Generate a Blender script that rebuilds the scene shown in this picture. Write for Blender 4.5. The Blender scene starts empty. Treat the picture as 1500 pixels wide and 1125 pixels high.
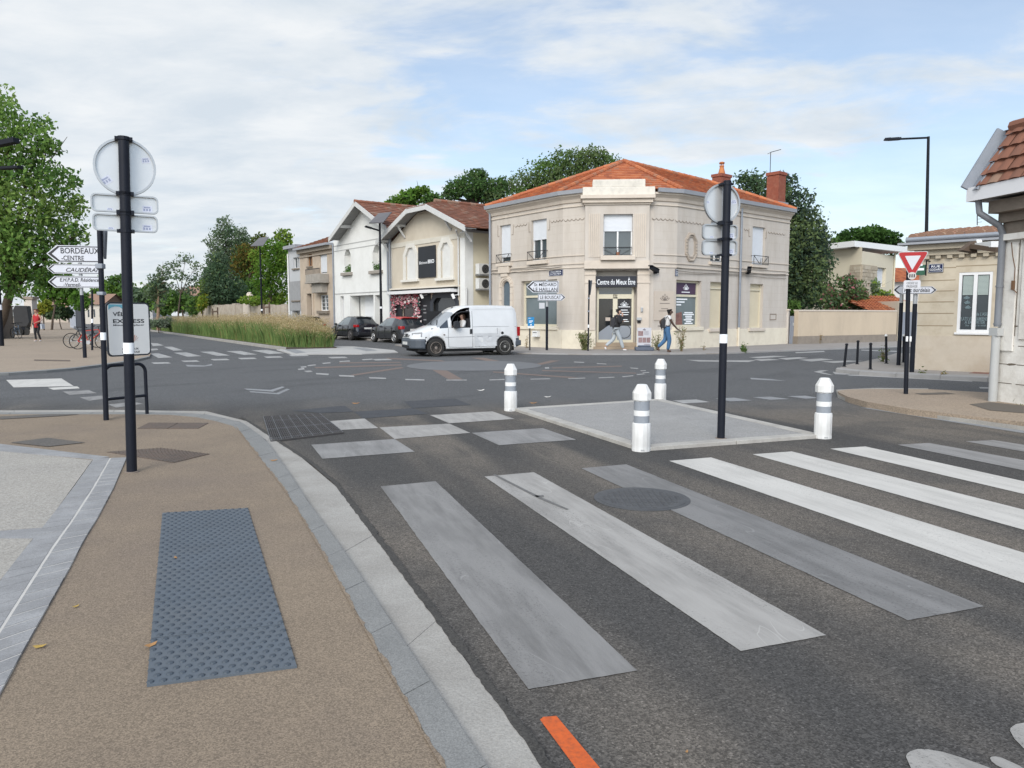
import bpy, math, random
import numpy as np
from mathutils import Vector, Matrix
rad=math.radians
RN=random.Random(11)
SC=bpy.context.scene
COL=SC.collection
# ---------------------------------------------------------------- camera model (pixels of the 1500x1125 photograph)
F=1100.; PT=math.atan(100.5/1100); H=1.536
cp,sp=math.cos(PT),math.sin(PT)
def ray(x,y):
    a=(x-750)/F; b=-(y-562.5)/F
    return (a, cp+b*sp, -sp+b*cp)
def g(x,y,z=0.0):
    d=ray(x,y); t=(z-H)/d[2]
    return (d[0]*t,d[1]*t,z)
def at(x,y,Y):
    d=ray(x,y); t=Y/d[1]
    return (d[0]*t,Y,H+d[2]*t)
cam=bpy.data.cameras.new('camera'); co=bpy.data.objects.new('camera',cam); COL.objects.link(co)
co.location=(0,0,H); co.rotation_euler=(rad(90)-PT,0,0)
cam.sensor_fit='HORIZONTAL'; cam.sensor_width=36; cam.lens=36*F/1500; cam.clip_end=3000; cam.clip_start=.05
SC.camera=co
# ---------------------------------------------------------------- colours and materials
def s(r,g_,b):
    f=lambda c:(c/12.92 if c<=.04045 else ((c+.055)/1.055)**2.4)
    return (f(r/255),f(g_/255),f(b/255))
def c4(c): return (c[0],c[1],c[2],1)
MATS={}
def mat(name,c,c2=None,scale=4,rough=.75,metal=0,bump=0,bscale=None,amount=.5,spec=.4,c3=None,scale3=.6,amt3=.5,stretch=None,rot=0,coat=0,speck=0,speckscale=120):
    if name in MATS: return MATS[name]
    m=bpy.data.materials.new(name); m.use_nodes=True
    N=m.node_tree.nodes; L=m.node_tree.links; b=N['Principled BSDF']
    b.inputs['Roughness'].default_value=rough; b.inputs['Metallic'].default_value=metal
    b.inputs['Specular IOR Level'].default_value=spec
    b.inputs['Coat Weight'].default_value=coat
    b.inputs['Base Color'].default_value=c4(c)
    tc=N.new('ShaderNodeTexCoord'); src=tc.outputs['Object']
    if stretch or rot:
        mp=N.new('ShaderNodeMapping'); L.new(src,mp.inputs[0]); mp.inputs['Rotation'].default_value=(0,0,rot)
        mp2=N.new('ShaderNodeMapping'); L.new(mp.outputs[0],mp2.inputs[0]); mp2.inputs['Scale'].default_value=stretch or (1,1,1)
        src=mp2.outputs[0]
    cur=None
    def noise(sc,det=6,inp=None):
        n=N.new('ShaderNodeTexNoise'); n.inputs['Scale'].default_value=sc; n.inputs['Detail'].default_value=det; n.inputs['Roughness'].default_value=.65
        L.new(inp or src,n.inputs['Vector']); return n
    def mix(fac,a,bcol):
        x=N.new('ShaderNodeMix'); x.data_type='RGBA'; L.new(fac,x.inputs[0])
        for sock,val in ((x.inputs[6],a),(x.inputs[7],bcol)):
            if isinstance(val,tuple): sock.default_value=c4(val)
            else: L.new(val,sock)
        return x.outputs[2]
    def ramp(o,lo,hi,top=1):
        r=N.new('ShaderNodeMapRange'); L.new(o,r.inputs[0]); r.inputs[1].default_value=lo; r.inputs[2].default_value=hi; r.inputs[4].default_value=top
        return r.outputs[0]
    cur=c
    if c2:
        cur=mix(ramp(noise(scale).outputs['Fac'],.5-.25,.5+.25,amount*2 if amount<.5 else 1),c,c2)
    if c3: cur=mix(ramp(noise(scale3,4).outputs['Fac'],.45,.68,amt3),cur,c3)
    if speck:
        v=N.new('ShaderNodeTexVoronoi'); v.inputs['Scale'].default_value=speckscale; L.new(tc.outputs['Object'],v.inputs['Vector'])
        h=N.new('ShaderNodeSeparateColor'); L.new(v.outputs['Color'],h.inputs[0])
        mr=N.new('ShaderNodeMapRange'); L.new(h.outputs[0],mr.inputs[0]); mr.inputs[3].default_value=1-speck; mr.inputs[4].default_value=1+speck*1.25
        mm=N.new('ShaderNodeVectorMath'); mm.operation='SCALE'
        if isinstance(cur,tuple):
            mm.inputs[0].default_value=cur
        else: L.new(cur,mm.inputs[0])
        L.new(mr.outputs[0],mm.inputs['Scale']); cur=mm.outputs[0]
    if not isinstance(cur,tuple): L.new(cur,b.inputs['Base Color'])
    if bump:
        bn=N.new('ShaderNodeBump'); bn.inputs['Strength'].default_value=min(1,bump); bn.inputs['Distance'].default_value=.02
        L.new(noise(bscale or scale*8,5,tc.outputs['Object']).outputs['Fac'],bn.inputs['Height']); L.new(bn.outputs[0],b.inputs['Normal'])
    MATS[name]=m; m['_src']=1
    return m
def leafmat(name,c):
    if name in MATS: return MATS[name]
    m=bpy.data.materials.new(name); m.use_nodes=True; N=m.node_tree.nodes; L=m.node_tree.links
    N.remove(N['Principled BSDF']); out=N['Material Output']
    d=N.new('ShaderNodeBsdfDiffuse'); t=N.new('ShaderNodeBsdfTranslucent'); mx=N.new('ShaderNodeMixShader'); mx.inputs[0].default_value=.42
    tc=N.new('ShaderNodeTexCoord'); n=N.new('ShaderNodeTexNoise'); n.inputs['Scale'].default_value=1.3; n.inputs['Detail'].default_value=4; L.new(tc.outputs['Object'],n.inputs['Vector'])
    x=N.new('ShaderNodeMix'); x.data_type='RGBA'; L.new(n.outputs['Fac'],x.inputs[0])
    x.inputs[6].default_value=c4([v*.9 for v in c]); x.inputs[7].default_value=c4([min(1,v*2.0) for v in c])
    for q in (d,t): L.new(x.outputs[2],q.inputs['Color'])
    L.new(d.outputs[0],mx.inputs[1]); L.new(t.outputs[0],mx.inputs[2]); L.new(mx.outputs[0],out.inputs['Surface'])
    MATS[name]=m; return m
# ---------------------------------------------------------------- mesh builder
class Fr:
    """a vertical plane: a along it (left to right seen from outside), d outward, z up"""
    def __init__(s_,O,u,z0=0):
        l=math.hypot(u[0],u[1]); s_.O=(O[0],O[1]); s_.u=(u[0]/l,u[1]/l); s_.n=(s_.u[1],-s_.u[0]); s_.z0=z0
    def __call__(s_,a,d,z): return (s_.O[0]+a*s_.u[0]+d*s_.n[0], s_.O[1]+a*s_.u[1]+d*s_.n[1], s_.z0+z)
    def px(s_,x,y,d=0):
        r=ray(x,y); ox,oy=s_.O[0]+d*s_.n[0],s_.O[1]+d*s_.n[1]
        t=(ox*s_.n[0]+oy*s_.n[1])/(r[0]*s_.n[0]+r[1]*s_.n[1])
        X,Y=r[0]*t,r[1]*t
        return ((X-ox)*s_.u[0]+(Y-oy)*s_.u[1], H+r[2]*t-s_.z0)
    def rect(s_,x0,x1,yt,yb,d=0):
        """a0,a1,z0,z1 of the pixel box x0..x1; yt and yb read at its middle"""
        xm=(x0+x1)/2
        return (s_.px(x0,(yt+yb)/2,d)[0],s_.px(x1,(yt+yb)/2,d)[0],s_.px(xm,yb,d)[1],s_.px(xm,yt,d)[1])
ID=lambda *p:p
class MB:
    def __init__(s_): s_.v=[]; s_.f=[]; s_.m=[]
    def face(s_,pts,mi=0):
        n=len(s_.v); s_.v+= [tuple(p) for p in pts]; s_.f.append(tuple(range(n,n+len(pts)))); s_.m.append(mi)
    def box(s_,x0,x1,y0,y1,z0,z1,mi=0,T=ID):
        n=len(s_.v)
        s_.v+=[T(x,y,z) for z in (z0,z1) for (x,y) in ((x0,y0),(x1,y0),(x1,y1),(x0,y1))]
        for q in ((3,2,1,0),(4,5,6,7),(0,1,5,4),(1,2,6,5),(2,3,7,6),(3,0,4,7)):
            s_.f.append(tuple(n+i for i in q)); s_.m.append(mi)
    def prism(s_,poly,z0,z1,mi=0,T=ID,mside=None):
        """poly of (x,y), extruded in the third coordinate"""
        n=len(s_.v); k=len(poly)
        s_.v+=[T(x,y,z0) for x,y in poly]+[T(x,y,z1) for x,y in poly]
        s_.f.append(tuple(range(n+k-1,n-1,-1))); s_.m.append(mi)
        s_.f.append(tuple(range(n+k,n+2*k))); s_.m.append(mi)
        for i in range(k):
            j=(i+1)%k; s_.f.append((n+i,n+j,n+k+j,n+k+i)); s_.m.append(mi if mside is None else mside)
    def cyl(s_,p,q,r0,r1=None,n=10,mi=0,caps=True):
        r1=r0 if r1 is None else r1
        p,q=Vector(p),Vector(q); ax=(q-p).normalized()
        e=Vector((0,0,1)) if abs(ax.z)<.9 else Vector((1,0,0))
        a=ax.cross(e).normalized(); b=ax.cross(a)
        k=len(s_.v)
        for c,r in ((p,r0),(q,r1)):
            for i in range(n):
                t=2*math.pi*i/n; s_.v.append(tuple(c+a*(r*math.cos(t))+b*(r*math.sin(t))))
        for i in range(n):
            j=(i+1)%n; s_.f.append((k+i,k+j,k+n+j,k+n+i)); s_.m.append(mi)
        if caps:
            s_.f.append(tuple(range(k+n-1,k-1,-1))); s_.m.append(mi); s_.f.append(tuple(range(k+n,k+2*n))); s_.m.append(mi)
    def tube(s_,pts,r,n=6,mi=0):
        for i in range(len(pts)-1): s_.cyl(pts[i],pts[i+1],r,r,n,mi)
    def beam(s_,p,q,w,h,mi=0,up=(0,0,1)):
        p,q=Vector(p),Vector(q); ax=(q-p).normalized(); a=ax.cross(Vector(up)).normalized(); b=a.cross(ax)
        k=len(s_.v)
        for c in (p,q):
            for i,j in ((-1,-1),(1,-1),(1,1),(-1,1)): s_.v.append(tuple(c+a*(w/2*i)+b*(h/2*j)))
        for q_ in ((3,2,1,0),(4,5,6,7),(0,1,5,4),(1,2,6,5),(2,3,7,6),(3,0,4,7)):
            s_.f.append(tuple(k+i for i in q_)); s_.m.append(mi)
    def lathe(s_,c,prof,n=16,mi=0,axis='z',mis=None):
        k=len(s_.v); P=len(prof)
        for (r,h) in prof:
            for i in range(n):
                t=2*math.pi*(i+.5)/n; x,y=r*math.cos(t),r*math.sin(t)
                s_.v.append((c[0]+x,c[1]+y,c[2]+h) if axis=='z' else (c[0]+x,c[1]+h,c[2]+y))
        for j in range(P-1):
            for i in range(n):
                i2=(i+1)%n; q=(k+j*n+i,k+j*n+i2,k+(j+1)*n+i2,k+(j+1)*n+i)
                s_.f.append(q if axis=='z' else q[::-1]); s_.m.append(mis[j] if mis else mi)
        a=tuple(range(k+n-1,k-1,-1)); b=tuple(range(k+(P-1)*n,k+P*n))
        s_.f.append(a if axis=='z' else a[::-1]); s_.m.append(mis[0] if mis else mi)
        s_.f.append(b if axis=='z' else b[::-1]); s_.m.append(mis[-1] if mis else mi)
    def ring(s_,outer,inner,d0,d1,T,mi=0):
        """a flat frame between two outlines (a,z lists of equal length), from d0 to d1"""
        k=len(outer)
        for i in range(k):
            j=(i+1)%k
            o0,o1,i0,i1=outer[i],outer[j],inner[i],inner[j]
            s_.face([T(o0[0],d1,o0[1]),T(o1[0],d1,o1[1]),T(i1[0],d1,i1[1]),T(i0[0],d1,i0[1])],mi)
            s_.face([T(o0[0],d0,o0[1]),T(o1[0],d0,o1[1]),T(o1[0],d1,o1[1]),T(o0[0],d1,o0[1])],mi)
            s_.face([T(i0[0],d1,i0[1]),T(i1[0],d1,i1[1]),T(i1[0],d0,i1[1]),T(i0[0],d0,i0[1])],mi)
    def build(s_,name,mats,parent=None,smooth=0,bevel=0,local=False):
        if not isinstance(mats,(list,tuple)): mats=[mats]
        off=Vector((0,0,0)); p=parent
        if not local:
            while p: off+=p.location; p=p.parent
        me=bpy.data.meshes.new(name); me.from_pydata([(x-off.x,y-off.y,z-off.z) for x,y,z in s_.v],[],s_.f)
        for m in mats: me.materials.append(m)
        me.polygons.foreach_set('material_index',s_.m); me.update()
        if smooth:
            me.polygons.foreach_set('use_smooth',[True]*len(s_.f)); 
            try: me.set_sharp_from_angle(angle=rad(smooth))
            except Exception: pass
        o=bpy.data.objects.new(name,me); COL.objects.link(o)
        if parent: o.parent=parent
        if bevel:
            b=o.modifiers.new('bevel','BEVEL'); b.width=bevel; b.segments=2; b.limit_method='ANGLE'
        return o
def tag(o,label=None,cat=None,group=None,kind=None):
    if label: o['label']=label
    if cat: o['category']=cat
    if group: o['group']=group
    if kind: o['kind']=kind
    return o
def empty(name,loc,label=None,cat=None,group=None):
    o=bpy.data.objects.new(name,None); COL.objects.link(o); o.location=loc; o.empty_display_size=.2
    return tag(o,label,cat,group)
def dup(o,parent=None):
    c=o.copy(); COL.objects.link(c)
    if parent: c.parent=parent
    for ch in o.children: dup(ch,c)
    return c
def struct(o): o['kind']='structure'; return o
def sheet(name,pix,m,z=.004,kind='structure'):
    mb=MB(); pts=[g(x,y,z) for x,y in pix]; mb.face(pts); fixup(mb)
    o=mb.build(name,m); o['kind']=kind; return o
def fixup(mb):
    for i,f in enumerate(mb.f):
        p=[mb.v[k] for k in f]; A=sum(p[k][0]*p[(k+1)%len(p)][1]-p[(k+1)%len(p)][0]*p[k][1] for k in range(len(p)))
        if A<0: mb.f[i]=f[::-1]
def slab(name,pts,z0,z1,m,mside=None,bevel=0):
    A=sum(pts[k][0]*pts[(k+1)%len(pts)][1]-pts[(k+1)%len(pts)][0]*pts[k][1] for k in range(len(pts)))
    if A<0: pts=pts[::-1]
    mb=MB(); mb.prism([(p[0],p[1]) for p in pts],z0,z1,0,mside=1 if mside else None)
    return struct(mb.build(name,[m]+([mside] if mside else []),bevel=bevel))
def ext(p,q,d):
    v=Vector(q)-Vector(p); v.normalize(); return tuple(Vector(q)+v*d)
def resample(pts,n):
    pts=[Vector(p) for p in pts]; L=[0]
    for i in range(len(pts)-1): L.append(L[-1]+(pts[i+1]-pts[i]).length)
    out=[]
    for k in range(n+1):
        t=L[-1]*k/n; i=0
        while i<len(pts)-2 and L[i+1]<t: i+=1
        f=(t-L[i])/max(1e-9,L[i+1]-L[i]); out.append(pts[i].lerp(pts[i+1],f))
    return out
def strip(name,inn,out,seg,z0,z1,m,gap=.008):
    """a row of stones between two border lines"""
    n=max(1,int(round(sum((Vector(inn[i+1])-Vector(inn[i])).length for i in range(len(inn)-1))/seg)))
    a=resample(inn,n); b=resample(out,n); mb=MB()
    for i in range(n):
        d=(a[i+1]-a[i]).length; gg=min(.4,gap/2/max(d,1e-6))
        q=[a[i].lerp(a[i+1],gg),a[i].lerp(a[i+1],1-gg),b[i].lerp(b[i+1],1-gg),b[i].lerp(b[i+1],gg)]
        P=[(v.x,v.y) for v in q]
        A=sum(P[k][0]*P[(k+1)%4][1]-P[(k+1)%4][0]*P[k][1] for k in range(4))
        if A<0: P=P[::-1]
        mb.prism(P,z0,z1+RN.uniform(-.0012,.0012))
    return struct(mb.build(name,m))
def text(st,T,a0,a1,z0,z1,d,m,parent,fit='both',name='lettering',shear=0,align='c',bold=0):
    cu=bpy.data.curves.new('t','FONT'); cu.body=st; cu.size=1; cu.shear=shear; cu.offset=bold; cu.resolution_u=3
    cu.align_x='LEFT'
    ob=bpy.data.objects.new('t',cu); COL.objects.link(ob)
    dg=bpy.context.evaluated_depsgraph_get(); me=bpy.data.meshes.new_from_object(ob.evaluated_get(dg))
    bpy.data.objects.remove(ob); bpy.data.curves.remove(cu)
    vs=[v.co.copy() for v in me.vertices]; fs=[tuple(p.vertices) for p in me.polygons]; bpy.data.meshes.remove(me)
    if not vs: return None
    x0,x1=min(v.x for v in vs),max(v.x for v in vs); y0,y1=min(v.y for v in vs),max(v.y for v in vs)
    sx=(a1-a0)/(x1-x0); sy=(z1-z0)/(y1-y0)
    if fit=='h': sx=min(sx,sy); 
    oa=a0 if align=='l' else (a0+a1)/2-(x1-x0)*sx/2
    mb=MB(); mb.v=[T(oa+(v.x-x0)*sx,d,z0+(v.y-y0)*sy) for v in vs]; mb.f=fs; mb.m=[0]*len(fs)
    return mb.build(name,m,parent)
# ---------------------------------------------------------------- palette
WHITE=mat('white_paint',(.74,.74,.73),(.66,.66,.65),6,rough=.45)
BLACK=mat('black_powdercoat',(.009,.010,.014),(.013,.015,.02),9,rough=.6,spec=.15)
STEEL=mat('aluminium',(.42,.43,.44),(.36,.37,.38),5,rough=.38,metal=.5)
ALUDULL=mat('aluminium_sheet',(.56,.565,.57),(.51,.515,.52),3,rough=.33,metal=.4)
ZINC=mat('zinc',(.27,.29,.33),(.22,.24,.27),4,rough=.5,metal=.3)
ZINCL=mat('zinc_light',(.33,.34,.365),(.28,.29,.315),4,rough=.5,metal=.2)
DARK=mat('dark_interior',(.012,.012,.013),rough=.8)
RUBBER=mat('rubber',(.017,.017,.017),(.03,.028,.025),14,rough=.85)
SIGNW=mat('sign_face',(.57,.58,.62),(.52,.53,.57),3,rough=.4)
INK=mat('sign_ink',(.015,.016,.02),rough=.5)
REFLW=mat('reflective_white',(.8,.82,.84),rough=.35)
REFLG=mat('reflective_grey',(.23,.25,.28),(.28,.30,.33),20,rough=.3)
GLASS=mat('window_glass',(.035,.045,.055),(.06,.075,.085),1.2,rough=.06,spec=.8)
GLASSG=mat('shop_glass',(.10,.13,.14),(.15,.18,.19),.8,rough=.08,spec=.7)
PVC=mat('white_frame',(.72,.72,.72),rough=.35)
SHUT=mat('roller_shutter',(.66,.68,.71),(.60,.62,.65),3,rough=.5)
CREAMF=mat('cream_frame',(.62,.57,.44),(.56,.51,.39),3,rough=.5)
IRON=mat('wrought_iron',(.02,.02,.022),rough=.6)
STONE=mat('limestone',(.54,.49,.435),(.455,.41,.362),1.3,rough=.9,bump=.25,bscale=14,c3=(.38,.33,.275),scale3=1.5,amt3=.5,stretch=(1,1,.22))
STONEL=mat('limestone_light',(.60,.53,.45),(.50,.43,.36),2.2,rough=.9,bump=.2,bscale=20)
STONED=mat('limestone_joint',(.25,.205,.165),rough=.95)
PLINTH=mat('plinth_render',(.70,.64,.52),(.64,.575,.46),1.5,rough=.9,c3=(.42,.36,.28),scale3=2.5,amt3=.25)
PARAP=mat('parapet_render',(.66,.62,.55),(.58,.54,.47),2,rough=.9,c3=(.35,.33,.30),scale3=3,amt3=.4)
WHITEW=mat('white_render',(.72,.72,.70),(.66,.66,.64),.9,rough=.9,c3=(.52,.51,.48),scale3=.8,amt3=.35)
CREAMW=mat('cream_render',(.565,.505,.415),(.49,.438,.355),.9,rough=.9,c3=(.44,.38,.30),scale3=.7,amt3=.5)
YELLOWW=mat('pale_yellow_render',(.62,.57,.44),(.56,.51,.39),.8,rough=.9)
BEIGEW=mat('beige_render',(.50,.415,.325),(.42,.345,.27),.8,rough=.9,c3=(.29,.24,.20),scale3=.6,amt3=.6)
GREYW=mat('grey_render',(.47,.48,.50),(.41,.42,.43),.8,rough=.9)
WOODW=mat('painted_wood',(.56,.56,.55),(.46,.46,.45),5,rough=.7)
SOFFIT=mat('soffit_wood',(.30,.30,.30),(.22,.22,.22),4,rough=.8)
TILES=[mat('tile_orange',(.40,.130,.055),(.33,.10,.043),3,rough=.8),mat('tile_bright',(.46,.165,.07),(.38,.125,.052),3,rough=.8),mat('tile_dark',(.33,.095,.04),(.25,.08,.04),3,rough=.8),mat('tile_lichen',(.36,.15,.08),(.27,.13,.08),3,rough=.85)]
OTILES=[mat('old_tile_brown',(.225,.098,.062),(.165,.072,.047),3,rough=.85),mat('old_tile_red',(.28,.115,.068),(.21,.088,.055),3,rough=.85),mat('old_tile_dark',(.20,.09,.06),(.15,.075,.05),3,rough=.85),mat('old_tile_grey',(.28,.17,.12),(.22,.14,.10),3,rough=.9)]
BRICK=mat('red_brick',(.26,.078,.045),(.20,.062,.04),6,rough=.85,bump=.4,bscale=30,c3=(.31,.14,.09),scale3=5,amt3=.4)
BARK=mat('bark',(.10,.075,.055),(.06,.045,.035),6,rough=.95,bump=.6,bscale=20)
BLUEPL=mat('street_plaque_blue',(.010,.017,.065),rough=.6,spec=.2)
RED=mat('sign_red',(.36,.010,.014),rough=.4)
# ---------------------------------------------------------------- world and sun
W=bpy.data.worlds.new('World'); SC.world=W; W.use_nodes=True
N=W.node_tree.nodes; L=W.node_tree.links; bg=N['Background']
SUN_AZ=rad(192); SUN_EL=rad(34)     # azimuth clockwise from +y
sky=N.new('ShaderNodeTexSky'); sky.sky_type='NISHITA'; sky.sun_disc=False; sky.sun_elevation=SUN_EL; sky.sun_rotation=SUN_AZ; sky.air_density=1.0; sky.dust_density=.4; sky.ozone_density=1.0
tc=N.new('ShaderNodeTexCoord'); sep=N.new('ShaderNodeSeparateXYZ'); L.new(tc.outputs['Generated'],sep.inputs[0])
def mth(op,a,b=None,c=None):
    n=N.new('ShaderNodeMath'); n.operation=op
    for i,v in enumerate((a,b,c)):
        if v is None: continue
        if isinstance(v,(int,float)): n.inputs[i].default_value=v
        else: L.new(v,n.inputs[i])
    return n.outputs[0]
zz=mth('ADD',mth('MAXIMUM',sep.outputs[2],0.0),.16)
cv=N.new('ShaderNodeCombineXYZ'); L.new(mth('DIVIDE',sep.outputs[0],zz),cv.inputs[0]); L.new(mth('DIVIDE',sep.outputs[1],zz),cv.inputs[1])
def wn(scale,det,off,rough=.6,dist=0):
    mp=N.new('ShaderNodeMapping'); mp.inputs['Location'].default_value=off; mp.inputs['Rotation'].default_value=(0,0,.5); mp.inputs['Scale'].default_value=(1,1.5,1); L.new(cv.outputs[0],mp.inputs[0])
    n=N.new('ShaderNodeTexNoise'); n.inputs['Scale'].default_value=scale; n.inputs['Detail'].default_value=det; n.inputs['Roughness'].default_value=rough; n.inputs['Distortion'].default_value=dist
    L.new(mp.outputs[0],n.inputs['Vector']); return n.outputs['Fac']
CLOUD_OFF=(3.1,1.7,0)
n1=wn(.62,7,CLOUD_OFF,.56,.35); n2=wn(2.3,7,(7.7,2.2,0),.58,.5)
cover=mth('ADD',mth('MULTIPLY',n1,1.0),mth('MULTIPLY',n2,.46))
cover=mth('SUBTRACT',cover,mth('MULTIPLY',sep.outputs[0],.34))      # thicker towards the left
m_=N.new('ShaderNodeMapRange'); m_.interpolation_type='SMOOTHSTEP'; L.new(cover,m_.inputs[0]); m_.inputs[1].default_value=.63; m_.inputs[2].default_value=.79; m_.inputs[3].default_value=.32; m_.inputs[4].default_value=.97
low=N.new('ShaderNodeMapRange'); L.new(sep.outputs[2],low.inputs[0]); low.inputs[1].default_value=0; low.inputs[2].default_value=.36; low.inputs[3].default_value=.75; low.inputs[4].default_value=0
fac=mth('MAXIMUM',m_.outputs[0],low.outputs[0])
n3=wn(2.4,7,(1.3,9.2,0),.6,.2)
cc=N.new('ShaderNodeMix'); cc.data_type='RGBA'; 
cr_=N.new('ShaderNodeMapRange'); L.new(n3,cr_.inputs[0]); cr_.inputs[1].default_value=.35; cr_.inputs[2].default_value=.68; L.new(cr_.outputs[0],cc.inputs[0])
SKYS=.15
cc.inputs[6].default_value=(.62/SKYS,.685/SKYS,.75/SKYS,1); cc.inputs[7].default_value=(.80/SKYS,.825/SKYS,.845/SKYS,1)
mx=N.new('ShaderNodeMix'); mx.data_type='RGBA'; L.new(fac,mx.inputs[0]); L.new(sky.outputs[0],mx.inputs[6]); L.new(cc.outputs[2],mx.inputs[7])
sdir=(math.sin(SUN_AZ)*math.cos(SUN_EL),math.cos(SUN_AZ)*math.cos(SUN_EL),math.sin(SUN_EL))
dn=N.new('ShaderNodeVectorMath'); dn.operation='DOT_PRODUCT'; L.new(tc.outputs['Generated'],dn.inputs[0]); dn.inputs[1].default_value=sdir
hz_=N.new('ShaderNodeMapRange'); hz_.interpolation_type='SMOOTHSTEP'; L.new(dn.outputs['Value'],hz_.inputs[0]); hz_.inputs[1].default_value=.1; hz_.inputs[2].default_value=1; hz_.inputs[3].default_value=1; hz_.inputs[4].default_value=2.2   # thin cloud glows round the sun
vm=N.new('ShaderNodeVectorMath'); vm.operation='SCALE'; L.new(mx.outputs[2],vm.inputs[0]); L.new(hz_.outputs[0],vm.inputs['Scale'])
L.new(vm.outputs[0],bg.inputs['Color']); bg.inputs['Strength'].default_value=SKYS
sl=bpy.data.lights.new('sun','SUN'); sl.energy=2.2; sl.angle=rad(28); sl.color=(1,.95,.87)
so=bpy.data.objects.new('sun',sl); COL.objects.link(so)
sd=Vector((math.sin(SUN_AZ)*math.cos(SUN_EL),math.cos(SUN_AZ)*math.cos(SUN_EL),math.sin(SUN_EL)))
so.rotation_euler=sd.to_track_quat('Z','Y').to_euler()
vs_=SC.view_settings; vs_.view_transform='Standard'; vs_.look='None'; vs_.gamma=1; vs_.exposure=0.16; vs_.use_curve_mapping=False
# ================================================================ ground, roads, pavements, markings
def asphalt():
    m=bpy.data.materials.new('asphalt'); m.use_nodes=True; N=m.node_tree.nodes; L=m.node_tree.links; b=N['Principled BSDF']
    b.inputs['Roughness'].default_value=.88; b.inputs['Specular IOR Level'].default_value=.25
    tc=N.new('ShaderNodeTexCoord'); P=tc.outputs['Object']
    def mp(rot,sc):
        a=N.new('ShaderNodeMapping'); a.inputs['Rotation'].default_value=(0,0,rot); L.new(P,a.inputs[0])
        q=N.new('ShaderNodeMapping'); q.inputs['Scale'].default_value=sc; L.new(a.outputs[0],q.inputs[0]); return q.outputs[0]
    def noise(v,sc,det=5,ro=.6):
        n=N.new('ShaderNodeTexNoise'); n.inputs['Scale'].default_value=sc; n.inputs['Detail'].default_value=det; n.inputs['Roughness'].default_value=ro; L.new(v,n.inputs['Vector']); return n.outputs['Fac']
    def rng(o,a,c,lo=0,hi=1):
        r=N.new('ShaderNodeMapRange'); r.interpolation_type='SMOOTHSTEP'; L.new(o,r.inputs[0]); r.inputs[1].default_value=a; r.inputs[2].default_value=c; r.inputs[3].default_value=lo; r.inputs[4].default_value=hi; return r.outputs[0]
    def mix(f,a,c):
        x=N.new('ShaderNodeMix'); x.data_type='RGBA'; L.new(f,x.inputs[0])
        for sck,v in ((x.inputs[6],a),(x.inputs[7],c)):
            if isinstance(v,tuple): sck.default_value=c4(v)
            else: L.new(v,sck)
        return x.outputs[2]
    def mul(a,c):
        n=N.new('ShaderNodeMath'); n.operation='MULTIPLY'; L.new(a,n.inputs[0]); L.new(c,n.inputs[1]); return n.outputs[0]
    sx=N.new('ShaderNodeSeparateXYZ'); L.new(P,sx.inputs[0])
    near=rng(sx.outputs[1],11.0,14.5,1,0)
    lane=mp(-.325,(1.1,.16,1))           # worn bands run along the lane
    base=mix(noise(mp(0,(1,1,1)),.35,5),(.084,.085,.087),(.110,.110,.111))
    base=mix(rng(noise(mp(.7,(1,.25,1)),.9,6),.52,.66,0,.45),base,(.062,.063,.065))
    nearc=mix(rng(noise(lane,1.0,2,.4),.40,.64),(.062,.059,.056),(.128,.112,.095))
    nearc=mix(rng(noise(mp(.4,(1,1,1)),.7,3,.5),.50,.66,0,.6),nearc,(.064,.061,.058))
    nearc=mix(rng(noise(lane,5.0,4,.6),.52,.72,0,.35),nearc,(.052,.050,.049))
    colr=mix(near,base,nearc)
    v=N.new('ShaderNodeTexVoronoi'); v.inputs['Scale'].default_value=135; L.new(P,v.inputs['Vector'])
    sc=N.new('ShaderNodeSeparateColor'); L.new(v.outputs['Color'],sc.inputs[0])
    gr=rng(sc.outputs[0],0,1,.62,1.35)
    ex=N.new('ShaderNodeMath'); ex.operation='MULTIPLY_ADD'; L.new(rng(sc.outputs[2],.90,.97,0,.6),ex.inputs[0]); ex.inputs[1].default_value=1; L.new(gr,ex.inputs[2]); gr=ex.outputs[0]
    v2=N.new('ShaderNodeTexVoronoi'); v2.inputs['Scale'].default_value=38; L.new(P,v2.inputs['Vector'])
    s2_=N.new('ShaderNodeSeparateColor'); L.new(v2.outputs['Color'],s2_.inputs[0])
    gr=mul(gr,rng(s2_.outputs[1],0,1,.92,1.09))
    mm=N.new('ShaderNodeVectorMath'); mm.operation='SCALE'; L.new(colr,mm.inputs[0]); L.new(gr,mm.inputs['Scale'])
    L.new(mm.outputs[0],b.inputs['Base Color'])
    bn=N.new('ShaderNodeBump'); bn.inputs['Strength'].default_value=.5; bn.inputs['Distance'].default_value=.006; L.new(v.outputs['Distance'],bn.inputs['Height']); L.new(bn.outputs[0],b.inputs['Normal'])
    return m
ASPH=asphalt()
DIRT=mat('far_land',(.10,.11,.06),(.13,.12,.08),.05,rough=.95)
mb=MB(); mb.face([(-1200,-60,-.35),(1200,-60,-.35),(1200,2200,-.35),(-1200,2200,-.35)]); struct(mb.build('ground',DIRT))
mb=MB()
mb.face([(-160,-20,0),(90,-20,0),(90,320,0),(-160,320,0)])
struct(mb.build('road',ASPH))
BEIGE=mat('beige_resin_paving',(.222,.173,.125),(.185,.143,.102),1.1,rough=.92,speck=.32,speckscale=190,bump=.25,bscale=200,c3=(.172,.135,.106),scale3=.55,amt3=.7)
BEIGEF=mat('beige_paving_far',(.30,.24,.18),(.26,.205,.155),.8,rough=.92,speck=.2,speckscale=60,c3=(.24,.19,.15),scale3=.35,amt3=.5)
GRAN=mat('granite_kerb',(.218,.217,.208),(.172,.172,.166),3,rough=.85,speck=.18,speckscale=200,bump=.2,bscale=80)
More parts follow.
